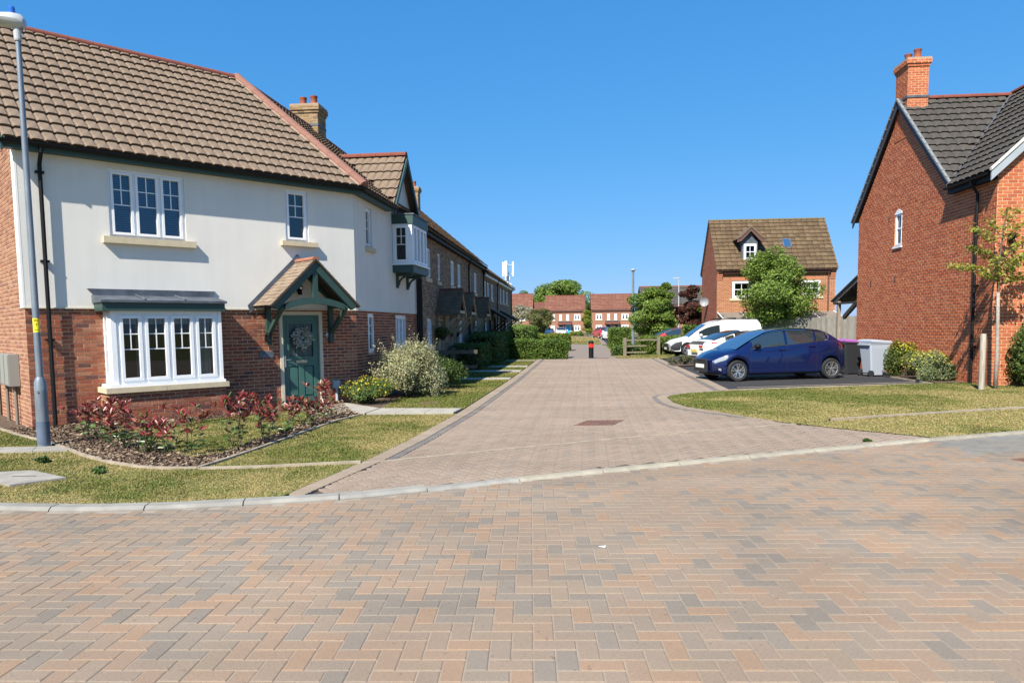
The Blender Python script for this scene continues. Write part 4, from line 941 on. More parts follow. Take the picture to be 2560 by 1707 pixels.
# things fixed to the house
def lantern(root_F, x, z):
    t = thing('wall_lantern', 'small black carriage lantern on brick left of green front door', 'lantern', LH.location, E1); F = Ff
    MB().box(x-.03, x+.03, -.03, -.011, z-.09, z+.05, F).build('back_plate', black_m, t)
    m = MB(); m.bar(F @ Vector((x, -.03, z-.04)), F @ Vector((x, -.11, z-.1)), .015, .015); m.lathe([(.03, -.1), (.04, -.09), (.04, -.08)], 6, F @ Matrix.Translation((x, -.11, z)))
    for a in range(4): c_, s_2 = cos(a*pi/2+.785), sin(a*pi/2+.785); m.bar(F @ Vector((x+.042*c_, -.11+.042*s_2, z-.085)), F @ Vector((x+.058*c_, -.11+.058*s_2, z+.07)), .008, .008)
    m.build('cage', black_m, t); m = MB(); m.lathe([(.085, .07), (.06, .095), (.02, .125), (.012, .15)], 8, F @ Matrix.Translation((x, -.11, z))); m.build('hood', black_m, t)
    m = MB(); m.lathe([(.036, -.085), (.05, .07)], 8, F @ Matrix.Translation((x, -.11, z))); m.build('glass', glass_m, t)
lantern(Ff, 4.26, 1.52)
pq = thing('house_plaque', 'slate house name plaque on red brick below the lantern', 'sign', LH.location, E1)
m = MB(); c_ = .03; x0, x1, z0, z1 = 4.09, 4.40, 1.10, 1.235; m.prism([(x0+c_, z0), (x1-c_, z0), (x1, z0+c_), (x1, z1-c_), (x1-c_, z1), (x0+c_, z1), (x0, z1-c_), (x0, z0+c_)], -.03, -.012, Ff); m.build('slate', slate_m, pq)
text('number', '91', .055, dish_m, pq, Ff @ Matrix.Translation((4.245, -.0315, 1.195)) @ RX90); MB().box(4.16, 4.34, -.032, -.0305, 1.135, 1.145, Ff).build('lettering_line', dish_m, pq)
db = tag(MB().box(5.655, 5.71, -.03, -.011, 1.52, 1.60, Ff).build('doorbell', upvc_m), 'small white doorbell camera on brick right of green front door', 'doorbell'); db.location = LH.location; db.rotation_euler = (0, 0, E1)
MB().cyl(Ff @ Vector((5.682, -.03, 1.545)), Ff @ Vector((5.682, -.036, 1.545)), .014).build('button', ink_m, db)
sv = thing('service_box', 'grey service box on a conduit right of green front door', 'utility box', LH.location, E1)
MB().box(5.77, 5.93, -.10, -.011, .36, .53, Ff).build('box', grey_b := rough('service_grey', (.36, .40, .43), r=.5), sv); MB().cyl(Ff @ Vector((5.86, -.06, .02)), Ff @ Vector((5.86, -.06, .36)), .035, .03, 8).build('conduit', grey_b, sv)
# porch lamp and wreath
pl_ = thing('porch_light', 'black and steel lamp under the green gabled porch', 'lamp', LH.location, E1)
m = MB(); m.box(4.98, 5.02, -.075, -.034, 2.50, 2.60, Ff); m.build('bracket', black_m, pl_); m = MB(); m.lathe([(.07, 2.56), (.075, 2.60), (.03, 2.66)], 10, Ff @ Matrix.Translation((5.0, -.14, 0))); m.build('hood', steel_m, pl_); m = MB(); m.lathe([(.045, 2.44), (.045, 2.56)], 10, Ff @ Matrix.Translation((5.0, -.14, 0))); m.build('shade', black_m, pl_)
# meter boxes on the left wall
for k in range(3):
    t = thing('meter_box', ['grey utility meter box on left brick wall, farthest from the corner', 'grey utility meter box on left brick wall, between the two others', 'grey utility meter box on left brick wall, nearest the house corner'][k], 'meter box', LH.location, E1, 'grey meter boxes on the left brick wall')
    yb = 6.9-(1.88-.45*k); m = MB(); m.box(yb-.20, yb+.20, -.17, -.012, .74, 1.31, Fl); m.build('box', grey_m, t)
    MB().box(yb-.18, yb+.18, -.182, -.1705, .76, 1.29, Fl).build('door', grey_m, t)
    if k != 1: MB().cyl(Fl @ Vector((yb, -.06, .03)), Fl @ Vector((yb, -.06, .74)), .03, .03, 8).build('conduit', rough('conduit', (.20, .17, .14), r=.6) if 'conduit' not in MATS else MATS['conduit'], t)

gf = thing('timber_gate', 'timber side gate against left brick wall behind the meter boxes', 'gate', LH.location, E1)
for k in range(8):
    q = MB(); q.box(-.15-.14*k-.128, -.15-.14*k, 3.05, 3.075, .03, 1.55+.01*(k % 2), None, random.choice([(1, .85, .6), (.9, .78, .56), (1.05, .9, .65)])); q.build('plank', wood_m, gf, tint=True)
q = MB(); q.box(-1.27, -.15, 3.078, 3.12, .3, .39); q.box(-1.27, -.15, 3.078, 3.12, 1.2, 1.29); q.build('rail', rail_m, gf); q = MB(); q.box(-.148, -.03, 3.03, 3.13, 0, 1.65); q.build('post', rail_m, gf)
# ================================================================== TERRACE ALONG THE STREET
def gable_tiles(rec_, roof, F, W, D, z0, ov, pitch, w, e_target, amp, pal, vo=.12, sides=(True, True)):
    """both slopes of a roof whose ridge runs along the frame's x; F at the front wall"""
    sl = (D/2+ov)/cos(pitch); n = max(1, int(round(sl/e_target))); e = sl/n; out = []
    if sides[0]: lay_tiles(rec_, roof, roofplane(F, 0, z0, ov, pitch), int((W+2*vo)/w)+1, n, w, e, amp, pal, xlim=lambda y: (-vo, W+vo), x_start=-vo)
    if sides[1]: lay_tiles(rec_, roof, roofplane(F @ Matrix.Translation((W, D, 0)) @ Matrix.Rotation(pi, 4, 'Z'), 0, z0, ov, pitch), int((W+2*vo)/w)+1, n, w, e, amp, pal, xlim=lambda y: (-vo, W+vo), x_start=-vo)
    return z0+(D/2+ov)*tan(pitch)
def roof_slab(m, F, W, D, z0, ov, pitch, vo=.12, th=.05):
    zr = z0+(D/2+ov)*tan(pitch); P = [(-vo, -ov, z0), (W+vo, -ov, z0), (W+vo, D/2, zr), (-vo, D/2, zr), (W+vo, D+ov, z0), (-vo, D+ov, z0)]
    Q = [(x, y, z-th) for x, y, z in P]
    m.add(P+Q, [(0, 1, 2, 3), (3, 2, 4, 5), (7, 6, 9, 8), (8, 9, 11, 10), (1, 0, 6, 7), (5, 4, 10, 11), (0, 3, 9, 6), (3, 5, 11, 9), (2, 1, 7, 8), (4, 2, 8, 10)], F)
    return zr
PAL_TB = [(.22, .15, .092), (.185, .125, .078), (.26, .185, .115), (.155, .108, .07), (.29, .215, .14), (.125, .09, .066), (.20, .132, .088)]
PAL_TT = [(0.176, 0.114, 0.072), (0.159, 0.105, 0.066), (0.19, 0.126, 0.08), (0.15, 0.098, 0.062)]
def terr_house(y0, y1, ze, wins, gwins, door, porch, label, buff, pitch, dpipe, arch=False, trimm=None):
    W = y1-y0; D = 6.8; trimm = trimm or black_m
    t = thing('terraced_house', label, 'house', (-4.9, y0, 0), pi/2, 'brick houses of the terrace'); F = Fr(0, 0, 0)
    # frame: local x = street direction (+Y), local y = away from the street (-X)
    H = [(a-y0, b-y0, c, d) for a, b, c, d in wins+gwins]+([(door[0]-y0, door[1]-y0, .06, 2.0)] if door else [])
    m = MB(); wallbox(m, F, W, -.05, ze+.1, H, .25); wl2 = m.build('wall', mortar3_m, t)
    m = MB(); zr = ze+.15+(D/2+.25)*tan(pitch)-.1
    for x in (0.004, W-.204): m.prism([(.25, 0), (D, 0), (D, ze+.1), (D/2, zr), (.25, ze+.3)], 0, .2, F @ Matrix.Translation((x+.2, 0, 0)) @ Matrix.Rotation(pi/2, 4, 'Z'))
    m.box(.21, W-.21, D-.2, D, 0, ze+.1, F); m.box(.02, W-.02, .3, D-.3, ze-.05, ze, F); m.build('gable_wall', mortar3_m, t)
    r = []; lay_bricks(r, wl2, F, W, 0, ze+.08, H, PAL_TB, L=.225, h=.074)
    build_bricks(t, r, brick_m, 0)
    m = MB(); roof_slab(m, F, W, D, ze+.15, .25, pitch, .0); rf = m.build('roof', MATS['roof_felt'], t); tr = []
    gable_tiles(tr, rf, F, W, D, ze+.17, .27, pitch, .25, .33, .03, PAL_TT, vo=.0); build_tiles(t, tr, tile_m, 0)
    rz = ze+.17+(D/2+.27)*tan(pitch); caps(rf, F @ Vector((0, D/2, rz)), F @ Vector((W, D/2, rz)), ridge_m, L=.5)
    m = MB(); m.box(0, W, -.20, -.17, ze-.02, ze+.15, F); m.box(0, W, -.17, -.004, ze-.01, ze+.01, F); m.build('fascia', trimm, t)
    m = MB(); gutter(m, F, 0, W, -.205, ze+.13); m.build('gutter', black_m, t)
    for a, b, c, d in wins: window(t, F, a-y0, b-y0, c, d, n=1 if b-a < .75 else 2, y=.06, bars='mid' if b-a < .75 else 'cross', sw=.035, fw=.045, sill=(a-y0-.08, b-y0+.08, c-.15, c-.02, .03), sillmat=MATS['cast_stone'])
    for a, b, c, d in gwins: window(t, F, a-y0, b-y0, c, d, n=1 if b-a < .75 else 2, y=.06, bars='cross', sw=.035, fw=.045, sill=(a-y0-.06, b-y0+.06, c-.1, c-.01, .04), sillmat=upvc_m)
    if door:
        a, b = door[0]-y0, door[1]-y0; m = MB(); m.box(a, a+.07, -.01, .1, .06, 2.0, F); m.box(b-.07, b, -.01, .1, .06, 2.0, F); m.box(a+.07, b-.07, -.01, .1, 1.93, 2.0, F); m.build('door_frame', olive_m, t)
        dd = MB().box(a+.075, b-.075, .05, .1, .08, 1.925, F).build('door', olive_m, t)
        MB().box(a+.3, b-.3, .035, .049, 1.2, 1.75, F).build('pane', carglass_m, dd); MB().box(a+.12, a+.15, .02, .049, .95, 1.15, F).build('handle', steel_m, dd)
    if porch and porch[0] == 'gable':
        c = porch[1]-y0; hw, P, zt, zl = .92, .82, 3.06, 2.16; pt = atan2(zt-zl, hw); sl = sqrt(hw**2+(zt-zl)**2)
        m = MB()
        for s in (-1, 1):
            m.prism([(0, -.03), (0, -.17), (s*hw, -.17-hw*tan(pt)), (s*hw, -.03-hw*tan(pt))][::-s], -P-.03, -P+.03, F @ Matrix.Translation((c, 0, zt)))
            m.bar((c+s*(hw-.2), -.03, 1.35), (c+s*(hw-.2), -P+.05, 2.12), .09, .09); m.box(c+s*(hw-.2)-.045, c+s*(hw-.2)+.045, -.1, -.012, 1.2, 2.2, F); m.box(c+s*(hw-.2)-.045, c+s*(hw-.2)+.045, -P+.04, -.1, 2.12, 2.22, F)
        m.box(c-hw+.2, c+hw-.2, -P-.01, -P+.05, 2.2, 2.3, F)
        pch = m.build('porch', olive_m, t)
        for s in (-1, 1):
            if s < 0: Q = F @ Matrix.Translation((c-sl*cos(pt)-.04, -.012, zt-sl*sin(pt)-.03)) @ Matrix.Rotation(-pi/2, 4, 'Z') @ Matrix.Rotation(pt, 4, 'X')
            else: Q = F @ Matrix.Translation((c+sl*cos(pt)+.04, -P-.06, zt-sl*sin(pt)-.03)) @ Matrix.Rotation(pi/2, 4, 'Z') @ Matrix.Rotation(pt, 4, 'X')
            n = 11; ex = (sl+.05)/n
            mm = MB()
            for j in range(n):
                for i in range(5):
                    x0, x1 = (P+.05)*i/5+.002, (P+.05)*(i+1)/5-.002; mm.add([(x0, j*ex, .025), (x1, j*ex, .025), (x1, j*ex+ex*1.2, .012), (x0, j*ex+ex*1.2, .012), (x0, j*ex, .0), (x1, j*ex, .0), (x1, j*ex+ex*1.2, -.01), (x0, j*ex+ex*1.2, -.01)], [(0, 1, 2, 3), (4, 5, 1, 0), (7, 6, 5, 4), (5, 6, 2, 1), (4, 0, 3, 7)], Q, random.choice(PAL_TT))
            stuff(mm.build('roof_tile', tile_m, pch, tint=True))
        caps(pch, (c, -P-.06, zt+.0), (c, -.012, zt+.0), ridge_m, L=.3, r=.07)
    elif porch and porch[0] == 'lean':
        a, b = porch[1]-y0, porch[2]-y0; m = MB(); m.bar((a, -.02, 2.68), (a, -1.0, 2.13), .07, .1); m.bar((b, -.02, 2.68), (b, -1.0, 2.13), .07, .1); m.box(a, b, -1.05, -.97, 2.05, 2.14, F)
        for x in (a+.2, b-.2): m.bar((x, -.04, 1.4), (x, -.9, 2.1), .07, .07); m.box(x-.04, x+.04, -.09, -.012, 1.3, 2.3, F)
        pch = m.build('porch', black_m, t); pt = atan2(.60, 1.0); Q = F @ Matrix.Translation((a-.05, -1.06, 2.13)) @ Matrix.Rotation(pt, 4, 'X')
        mm = MB(); n = 9; sl = 1.24; ex = sl/n; nx = int((b-a+.1)/.2)
        for j in range(n):
            for i in range(nx): x0, x1 = (b-a+.1)*i/nx+.002, (b-a+.1)*(i+1)/nx-.002; mm.add([(x0, j*ex, .03), (x1, j*ex, .03), (x1, j*ex+ex*1.2, .015), (x0, j*ex+ex*1.2, .015), (x0, j*ex, .005), (x1, j*ex, .005)], [(0, 1, 2, 3), (4, 5, 1, 0)], Q, random.choice(PAL_TT))
        stuff(mm.build('roof_tile', tile_m, pch, tint=True)); MB().box(a, b, -.10, -.012, 2.66, 2.80, F).build('lead_flashing', lead_m, pch)
    for x in dpipe:
        m = MB(); m.tube([F @ Vector(p) for p in ((x-y0, -.22, ze+.08), (x-y0, -.1, ze-.2), (x-y0, -.1, .02))], .04, 8); m.build('downpipe', black_m, t)
    return t
U = (3.38, 4.38); Gz = (1.06, 2.0)
th1 = terr_house(22.25, 27.6, 4.72, [(23.75, 24.6, *U), (25.85, 26.4, *U)], [(23.75, 24.6, *Gz)], (25.72, 26.65), ('gable', 26.15), 'buff brick terraced house with dark porch next to the cream house', True, radians(40), (22.45,))
terr_house(27.6, 33.0, 4.72, [(28.6, 29.5, *U), (30.3, 31.2, *U)], [(30.5, 31.35, *Gz)], (28.45, 29.4), ('gable', 29.05), 'buff brick terraced house with the second gabled porch from the cream house', True, radians(40), (32.98,))
th3 = terr_house(33.0, 38.6, 4.72, [(33.6, 34.2, *U), (35.3, 36.3, *U)], [(35.4, 36.25, *Gz)], (33.55, 34.4), ('gable', 34.1), 'buff brick terraced house with the third gabled porch from the cream house', True, radians(40), (38.35,))
U2 = (3.33, 4.22)
terr_house(38.6, 45.3, 4.45, [(39.45, 40.2, *U2), (40.7, 41.6, *U2), (42.6, 43.75, *U2)], [(39.4, 40.3, *Gz), (44.2, 45.0, *Gz)], (42.3, 43.2), ('lean', 41.3, 44.3), 'lower terraced house with white fascia and first lean-to porch', True, radians(36), (45.1,), trimm=upvc_m)
terr_house(45.3, 56.6, 4.45, [(45.5, 46.4, *U2), (47.7, 48.7, *U2), (49.6, 51.0, *U2), (52.1, 53.4, *U2)], [(46.0, 46.9, *Gz), (51.5, 52.6, *Gz)], (48.7, 49.6), ('lean', 47.5, 50.5), 'end terraced house with white fascia and second lean-to porch behind hedge', True, radians(36), (55.3,), trimm=upvc_m)
r1 = []; CH = Fr(.42, 3.4, 0); ch1 = chimney(th1, CH, .72, .80, 6.9, 8.62, brick_m, mortar3_m, PAL_BUFF, ((-.05, -.19), (.05, .19)), r1); build_bricks(th1, r1, brick_m, 200)
fl = MB(); fl.box(-.375, .375, -.415, .415, 7.98, 8.05, CH); fl.build('flashing', lead_m, ch1)
# second chimney, on the terrace ridge
r2 = []; F2 = Fr(4.7, 3.4, 0); chimney(th3, F2, .55, .5, 7.2, 8.95, brick_m, mortar3_m, PAL_BUFF, ((0, 0),), r2); build_bricks(th3, r2, brick_m, 0)

# ================================================================== RIGHT HOUSE
PAL_RH = [(0.421, 0.124, 0.053), (0.404, 0.114, 0.05), (0.439, 0.136, 0.059), (0.381, 0.104, 0.047), (0.455, 0.149, 0.066), (0.359, 0.098, 0.047), (0.409, 0.129, 0.057)]
PAL_RT = [(0.068, 0.061, 0.054), (0.062, 0.056, 0.05), (0.073, 0.066, 0.059), (0.065, 0.059, 0.053)]
RH = thing('brick_house', 'orange-red brick house with grey tiled roof and gable chimney behind the bins', 'house', (10.55, 28.15, 0), -pi/2)
FR = Fr(0, 0, 0); RL = 8.85                   # local x runs towards the camera, local y into the house (+X)
RE = 5.42; GXc = 3.3; RP = radians(43.5); RGZ = RE+(GXc+.15)*tan(RP); Wg = 6.6
WIN = (3.06, 3.58, 4.16, 5.22)
m = MB(); wallbox(m, FR, RL, -.05, RE, [WIN], .25); m.prism([(0, RE), (Wg, RE), (GXc, RGZ-.12)], 0, .25, FR); rw = m.build('wall', mortar2_m, RH)
rr = []
lay_bricks(rr, rw, FR, RL, 0, RE, [WIN, (3.06, 3.58, 5.1, 5.3)], PAL_RH, L=.235, h=.0868, gap=.017, off=.05)
lay_bricks(rr, rw, FR, Wg, RE, RGZ-.2, [], PAL_RH, L=.235, h=.0868, gap=.017, off=.05, top=lambda z: (max(0, GXc-(RGZ-.12-z)/tan(RP)), min(Wg, GXc+(RGZ-.12-z)/tan(RP))))
# front of the wing, facing the camera: local frame x -> house +y, y -> back
FRf = FR @ Matrix.Translation((RL, 0, 0)) @ Matrix.Rotation(pi/2, 4, 'Z')
WW = 6.8
m = MB(); m.prism([(.0, -.05), (WW, -.05), (WW, RE), (WW/2, RE+(WW/2)*tan(RP)-.1), (0, RE)], .002, .25, FRf @ Matrix.Translation((0.003, 0, 0))); rwf = m.build('wall', mortar2_m, RH)
lay_bricks(rr, rwf, FRf, 2.6, 0, 7.6, [], PAL_RH, L=.235, h=.0868, gap=.017, off=.1, top=lambda z: (0 if z < RE else (z-RE)/tan(RP), 2.6))
bk = MB(); bk.box(.0, .2, .3, WW, 0, RE, FR); bk.box(.25, RL, WW-.2, WW, 0, RE, FR); bk.box(.2, RL-.3, .3, WW-.3, RE-.08, RE-.02, FR); bk.build('back_wall', mortar2_m, RH)
window(RH, FR, *WIN, n=1, bars='mid', y=.05, sw=.04, fw=.045, sill=(3.0, 3.64, 4.10, 4.16, .05), sillmat=upvc_m)
arc = MB(); N = 8; arc.prism([(3.06, 5.19)]+[(3.06+.52*i/N, 5.22+.13*sin(pi*i/N)) for i in range(N+1)]+[(3.58, 5.19)], -.015, .03, FR); arc.build('window_arch', upvc_m, RH)
for (x, z) in ((2.62, 5.05), (1.25, 2.98), (3.2, 3.03)): MB().box(x-.04, x+.04, -.022, .01, z, z+.17, FR).build('air_vent', brown_m, RH)
# roofs: main ridge runs into the house (local y); slopes face +-x
rt = []; W_R, E_R, AM_R = .30, .345, .028
m = MB(); o = .14
zo = RE-.02
def quad(a, b, c, d): m.add([a, b, c, d], [(0, 1, 2, 3)], FR)
rgz = zo+(GXc+.28)*tan(RP)
m.add([(-.28, -o, zo), (GXc, -o, rgz), (GXc, WW, rgz), (-.28, WW, zo)], [(0, 3, 2, 1)], FR)
vx = 6.88                                                 # eave line of the front slope
ybk = 3.42
m.add([(vx, -o, zo), (GXc, -o, rgz), (GXc, WW, rgz), (vx, WW, zo)], [(0, 3, 2, 1)][::1], FR)
# wing: ridge along local x at y=WW/2
wz = zo+(WW/2+.24)*tan(RP)
m.add([(vx-.1, -.24, zo), (RL+.16, -.24, zo), (RL+.16, WW/2, wz), (GXc, WW/2, wz)], [(0, 1, 2, 3)], FR)
m.add([(vx, WW+.24, zo), (RL+.16, WW+.24, zo), (RL+.16, WW/2, wz), (GXc, WW/2, wz)], [(3, 2, 1, 0)], FR)
roofR = m.build('roof', MATS['roof_felt'], RH)
slR = (GXc+.28)/cos(RP); nR = int(round(slR/E_R)); eR = slR/nR
Pm = FR @ Matrix.Translation((vx, -o, zo)) @ Matrix.Rotation(pi/2, 4, 'Z') @ Matrix.Rotation(RP, 4, 'X')   # front slope: x along +y(house)
# valley: front slope cut where the wing roof rises above it
def valley_front(y):
    z = zo+y*sin(RP); yy = -.24+(z-zo)/tan(RP); return (0.0, max(yy+o, .02))
lay_tiles(rt, roofR, Pm, 14, nR, W_R, eR, AM_R, PAL_RT, xlim=valley_front)
Pb = FR @ Matrix.Translation((-.28, WW, zo)) @ Matrix.Rotation(-pi/2, 4, 'Z') @ Matrix.Rotation(RP, 4, 'X')
lay_tiles(rt, roofR, Pb, int((WW+o)/W_R)+1, nR, W_R, eR, AM_R, PAL_RT, xlim=lambda y: (0, WW+o))
slW = (WW/2+.24)/cos(RP); nW = int(round(slW/E_R)); eW = slW/nW
Pw = FR @ Matrix.Translation((0, -.24, zo)) @ Matrix.Rotation(RP, 4, 'X')
def valley_wing(y):
    z = zo+y*sin(RP); xx = vx-(z-zo)/tan(RP); return (xx, RL+.16)
lay_tiles(rt, roofR, Pw, 36, nW, W_R, eW, AM_R, PAL_RT, xlim=valley_wing, x_start=RL+.16-36*W_R)
build_tiles(RH, rt, tile_m, 300)
caps(roofR, FR @ Vector((GXc, -o+.5, rgz+.03)), FR @ Vector((GXc, WW, rgz+.03)), ridge_m, r=.12); caps(roofR, FR @ Vector((GXc, WW/2, wz+.035)), FR @ Vector((RL+.16, WW/2, wz+.035)), ridge_m, r=.12)
m = MB(); a = Vector((vx, -.24, zo+.05)); b = Vector((GXc+.0, WW/2-.05, wz+.05)); m.bar(FR @ a, FR @ b, .05, .015); m.build('valley_lead', lead_m, RH)
# verges and barge boards on the gable
m = MB()
for (xa, xb) in ((-.28, GXc), (vx, GXc)):
    s = 1 if xb > xa else -1
    pl = [(xa, zo-.20), (xa, zo-.0), (xb, rgz-.0), (xb, rgz-.23)]; m.prism(pl if s > 0 else pl[::-1], -o-.0, -o+.035, FR)
m.build('barge_board', plain('grey_board', (.055, .062, .08), r=.6, spec=.2), RH)
m = MB()
for (xa, xb) in ((-.30, GXc), (vx+.02, GXc)):
    s = 1 if xb > xa else -1; pl = [(xa, zo+.0), (xa, zo+.075), (xb, rgz+.075), (xb, rgz+.0)]; m.prism(pl if s > 0 else pl[::-1], -o-.045, -o+.03, FR)
    for k in range(1, 14):
        f = k/14; x = xa+(xb-xa)*f; z = zo+(rgz-zo)*f; m.box(x-.03, x+.03, -o-.052, -o+.032, z+.01, z+.095, FR)
m.build('verge_cap', rough('verge_grey', (.20, .215, .22), (.165, .178, .185), scale=5, r=.7), RH)
m = MB(); m.prism([(0-.26, zo-.24), (-.26, zo+.0), (WW/2, wz+.0), (WW/2, wz-.26)], -.19, -.15, FRf); wfb = m.build('barge_board', rough('white_board', (.30, .34, .37), (.26, .295, .32), scale=3, r=.5), RH)
m = MB(); m.prism([(-.28, zo+.0), (-.28, zo+.07), (WW/2, wz+.07), (WW/2, wz)], -.225, -.145, FRf); m.build('verge_cap', rough('verge_cream', (.55, .52, .45), r=.8), RH)
m = MB(); m.box(vx-.08, RL+.15, -.2, -.172, zo-.20, zo-.01, FR); m.box(vx-.08, RL+.1, -.172, -.005, zo-.19, zo-.17, FR); m.build('fascia', black_m, RH)
m = MB(); gutter(m, FR, vx-.1, RL+.14, -.205, zo-.02, .06); m.build('gutter', black_m, RH)
m = MB(); m.tube([FR @ Vector(p) for p in ((8.12, -.26, zo-.06), (8.12, -.26, zo-.14), (8.12, -.09, zo-.42), (8.12, -.09, .02))], .04, 8)
for z in (1.0, 2.6, 4.0): m.box(8.05, 8.19, -.12, -.01, z, z+.04, FR)
m.build('downpipe', black_m, RH)
# chimney flush with the gable
rc = []; CW = .88; CFm = FR @ Matrix.Translation((GXc-.02, .30, 0))
chR = chimney(RH, CFm, CW, .62, 7.55, 9.95, brick_m, mortar2_m, PAL_RH, ((-.2, -.05), (.22, .05)), rc)
m = MB(); m.box(-.47, .47, -.345, .345, 8.75, 8.82, CFm); m.build('lead_tray', lead_m, chR)
m = MB(); m.box(.442, .47, -.30, .345, 8.15, 8.42, CFm); m.prism([(.44, 8.05), (.80, 7.95), (.80, 8.0), (.44, 8.35)], .02, .40, CFm); m.build('lead_apron', rough('pale_lead', (.22, .25, .255), (.17, .19, .2), scale=6, r=.6), chR)
rr += rc
build_bricks(RH, rr, brick_m, 300)
sl_ = thing('security_light', 'black security light high on the orange brick wall by young tree', 'lamp', RH.location, -pi/2)
m = MB(); m.box(.30, .36, -.08, -.012, 3.78, 3.86, FRf); m.build('bracket', black_m, sl_); m = MB(); m.box(.24, .42, -.19, -.081, 3.74, 3.86, FRf); m.build('head', black_m, sl_); m = MB(); m.box(.30, .37, -.14, -.05, 3.62, 3.739, FRf); m.build('sensor', black_m, sl_)
# timber canopy behind the right house
cp = thing('timber_canopy', 'dark timber porch canopy on back of orange brick house above fence', 'canopy', (10.55, 28.15, 0), 0)
m = MB(); m.bar((.06, .05, 3.33), (.06, 2.65, 2.52), .05, .16); m.build('rafter', rough('canopy_board', (.16, .15, .14), (.11, .10, .095), scale=4, r=.8), cp)
m = MB(); m.bar((1.5, .05, 3.33), (1.5, 2.65, 2.52), .05, .16); m.build('rafter', woodd_m, cp)
m = MB(); m.add([(-.02, .02, 3.46), (2.6, .02, 3.46), (2.6, 2.75, 2.60), (-.02, 2.75, 2.60), (-.02, .02, 3.40), (2.6, .02, 3.40), (2.6, 2.75, 2.54), (-.02, 2.75, 2.54)], [(3, 2, 1, 0), (4, 5, 6, 7), (0, 4, 7, 3), (3, 7, 6, 2), (1, 2, 6, 5), (0, 1, 5, 4)]); m.build('roof', woodd_m, cp)
for i in range(3): m = MB(); yy = .5+.8*i; m.box(.09, 1.47, yy, yy+.06, 3.2-.31*yy-.06, 3.2-.31*yy+.02); m.build('purlin', woodd_m, cp)
m = MB(); m.box(.0, .12, 1.95, 2.10, 0, 2.55); m.build('post', rough('pale_post', (.28, .225, .17), (.22, .18, .14), scale=5, r=.8), cp); m = MB(); m.bar((.06, .02, 2.5), (.06, 1.45, 1.9), .10, .16); m.build('brace', woodd_m, cp); m = MB(); m.box(.0, .12, .02, 2.45, 2.42, 2.50); m.build('tie', woodd_m, cp)

# ================================================================== DORMER HOUSE (middle right)
PAL_MH = [(0.3, 0.12, 0.058), (0.315, 0.132, 0.065), (0.285, 0.11, 0.055), (0.33, 0.144, 0.078), (0.27, 0.108, 0.057)]
PAL_MT = [(.122, .082, .046), (.110, .074, .043), (.135, .092, .053), (.10, .068, .041), (.145, .10, .058)]
MH = thing('dormer_house', 'brown brick house with tall tiled roof and dormer behind the round tree', 'house', (8.45, 44, 0), radians(1.5)); FM = Fr(0, 0, 0); MW, MD = 6.85, 4.4; MP = radians(53)
m1 = (.9, 1.98, 3.22, 4.22); m2 = (4.9, 6.0, 3.3, 4.22)
m = MB(); wallbox(m, FM, MW, -.05, 4.8, [m1, m2], .25); MWl = m.build('wall', mortar2_m, MH); zr = 4.85+(MD/2+.2)*tan(MP)
m = MB()
for x in (.2, MW): m.prism([(.2 if x > 1 else .252, 0), (MD, 0), (MD, 4.8), (MD/2, zr-.15), (.2 if x > 1 else .252, 5.0)], 0, .2, FM @ Matrix.Translation((x, 0, 0)) @ Matrix.Rotation(pi/2, 4, 'Z'))
m.box(.21, MW-.21, MD-.2, MD-.002, 0, 4.8); MG = m.build('gable_wall', mortar2_m, MH)
rm = []; lay_bricks(rm, MWl, FM, MW, 0, 4.78, [m1, m2], PAL_MH, L=.235, h=.08)
FMl = FM @ Matrix.Translation((0, MD, 0)) @ Matrix.Rotation(-pi/2, 4, 'Z')
lay_bricks(rm, MG, FMl, MD, 0, zr-.2, [], [(.24, .085, .05), (.26, .092, .054), (.225, .078, .046)], L=.235, h=.08, top=lambda z: (0, MD) if z < 4.85 else ((z-4.85)/tan(MP)-.1, MD-(z-4.85)/tan(MP)+.1))
build_bricks(MH, rm, brick_m, 0)
m = MB(); roof_slab(m, FM, MW, MD, 4.82, .2, MP, .06); RM = m.build('roof', MATS['roof_felt'], MH); tm = []; gable_tiles(tm, RM, FM, MW, MD, 4.85, .22, MP, .33, .31, .035, PAL_MT, vo=.08); build_tiles(MH, tm, tile_m, 0)
zr2 = 4.85+(MD/2+.22)*tan(MP); caps(RM, (-.08, MD/2, zr2), (MW+.08, MD/2, zr2), rough('mossy_ridge', (.16, .12, .058), (.13, .102, .052), scale=6, r=.9), L=.45, r=.1)
for w_ in (m1, m2): window(MH, FM, *w_, n=1, bars='four', y=.04, fw=.07, sw=.07, sill=(w_[0]-.15, w_[1]+.15, w_[2]-.16, w_[2]-.01, .06))
m = MB()
for x0 in (.9, 4.9):
    for k in range(14): m.box(x0-.04+k*.084, x0-.04+k*.084+.07, -.02, .0, 4.24, 4.42)
m.build('brick_header', rough('header', (.42, .17, .09), r=.9), MH)
m = MB(); m.box(0.35, MW-.35, -.2, -.17, 4.66, 4.83); m.build('fascia', brown_m, MH)
for x in (.0, MW-.3):
    m = MB()
    for k in range(4): m.box(x, x+.3, -.05-.045*k, -.013, 4.30+.12*k, 4.30+.12*k+.11)
    m.build('corbel', MATS['header'], MH)
m = MB(); m.tube([(MW-.42, -.2, 4.7), (MW-.42, -.08, 4.5), (MW-.42, -.08, 0)], .045, 8); gutter(m, FM, .0, MW, -.225, 4.84); m.build('downpipe', brown_m, MH)
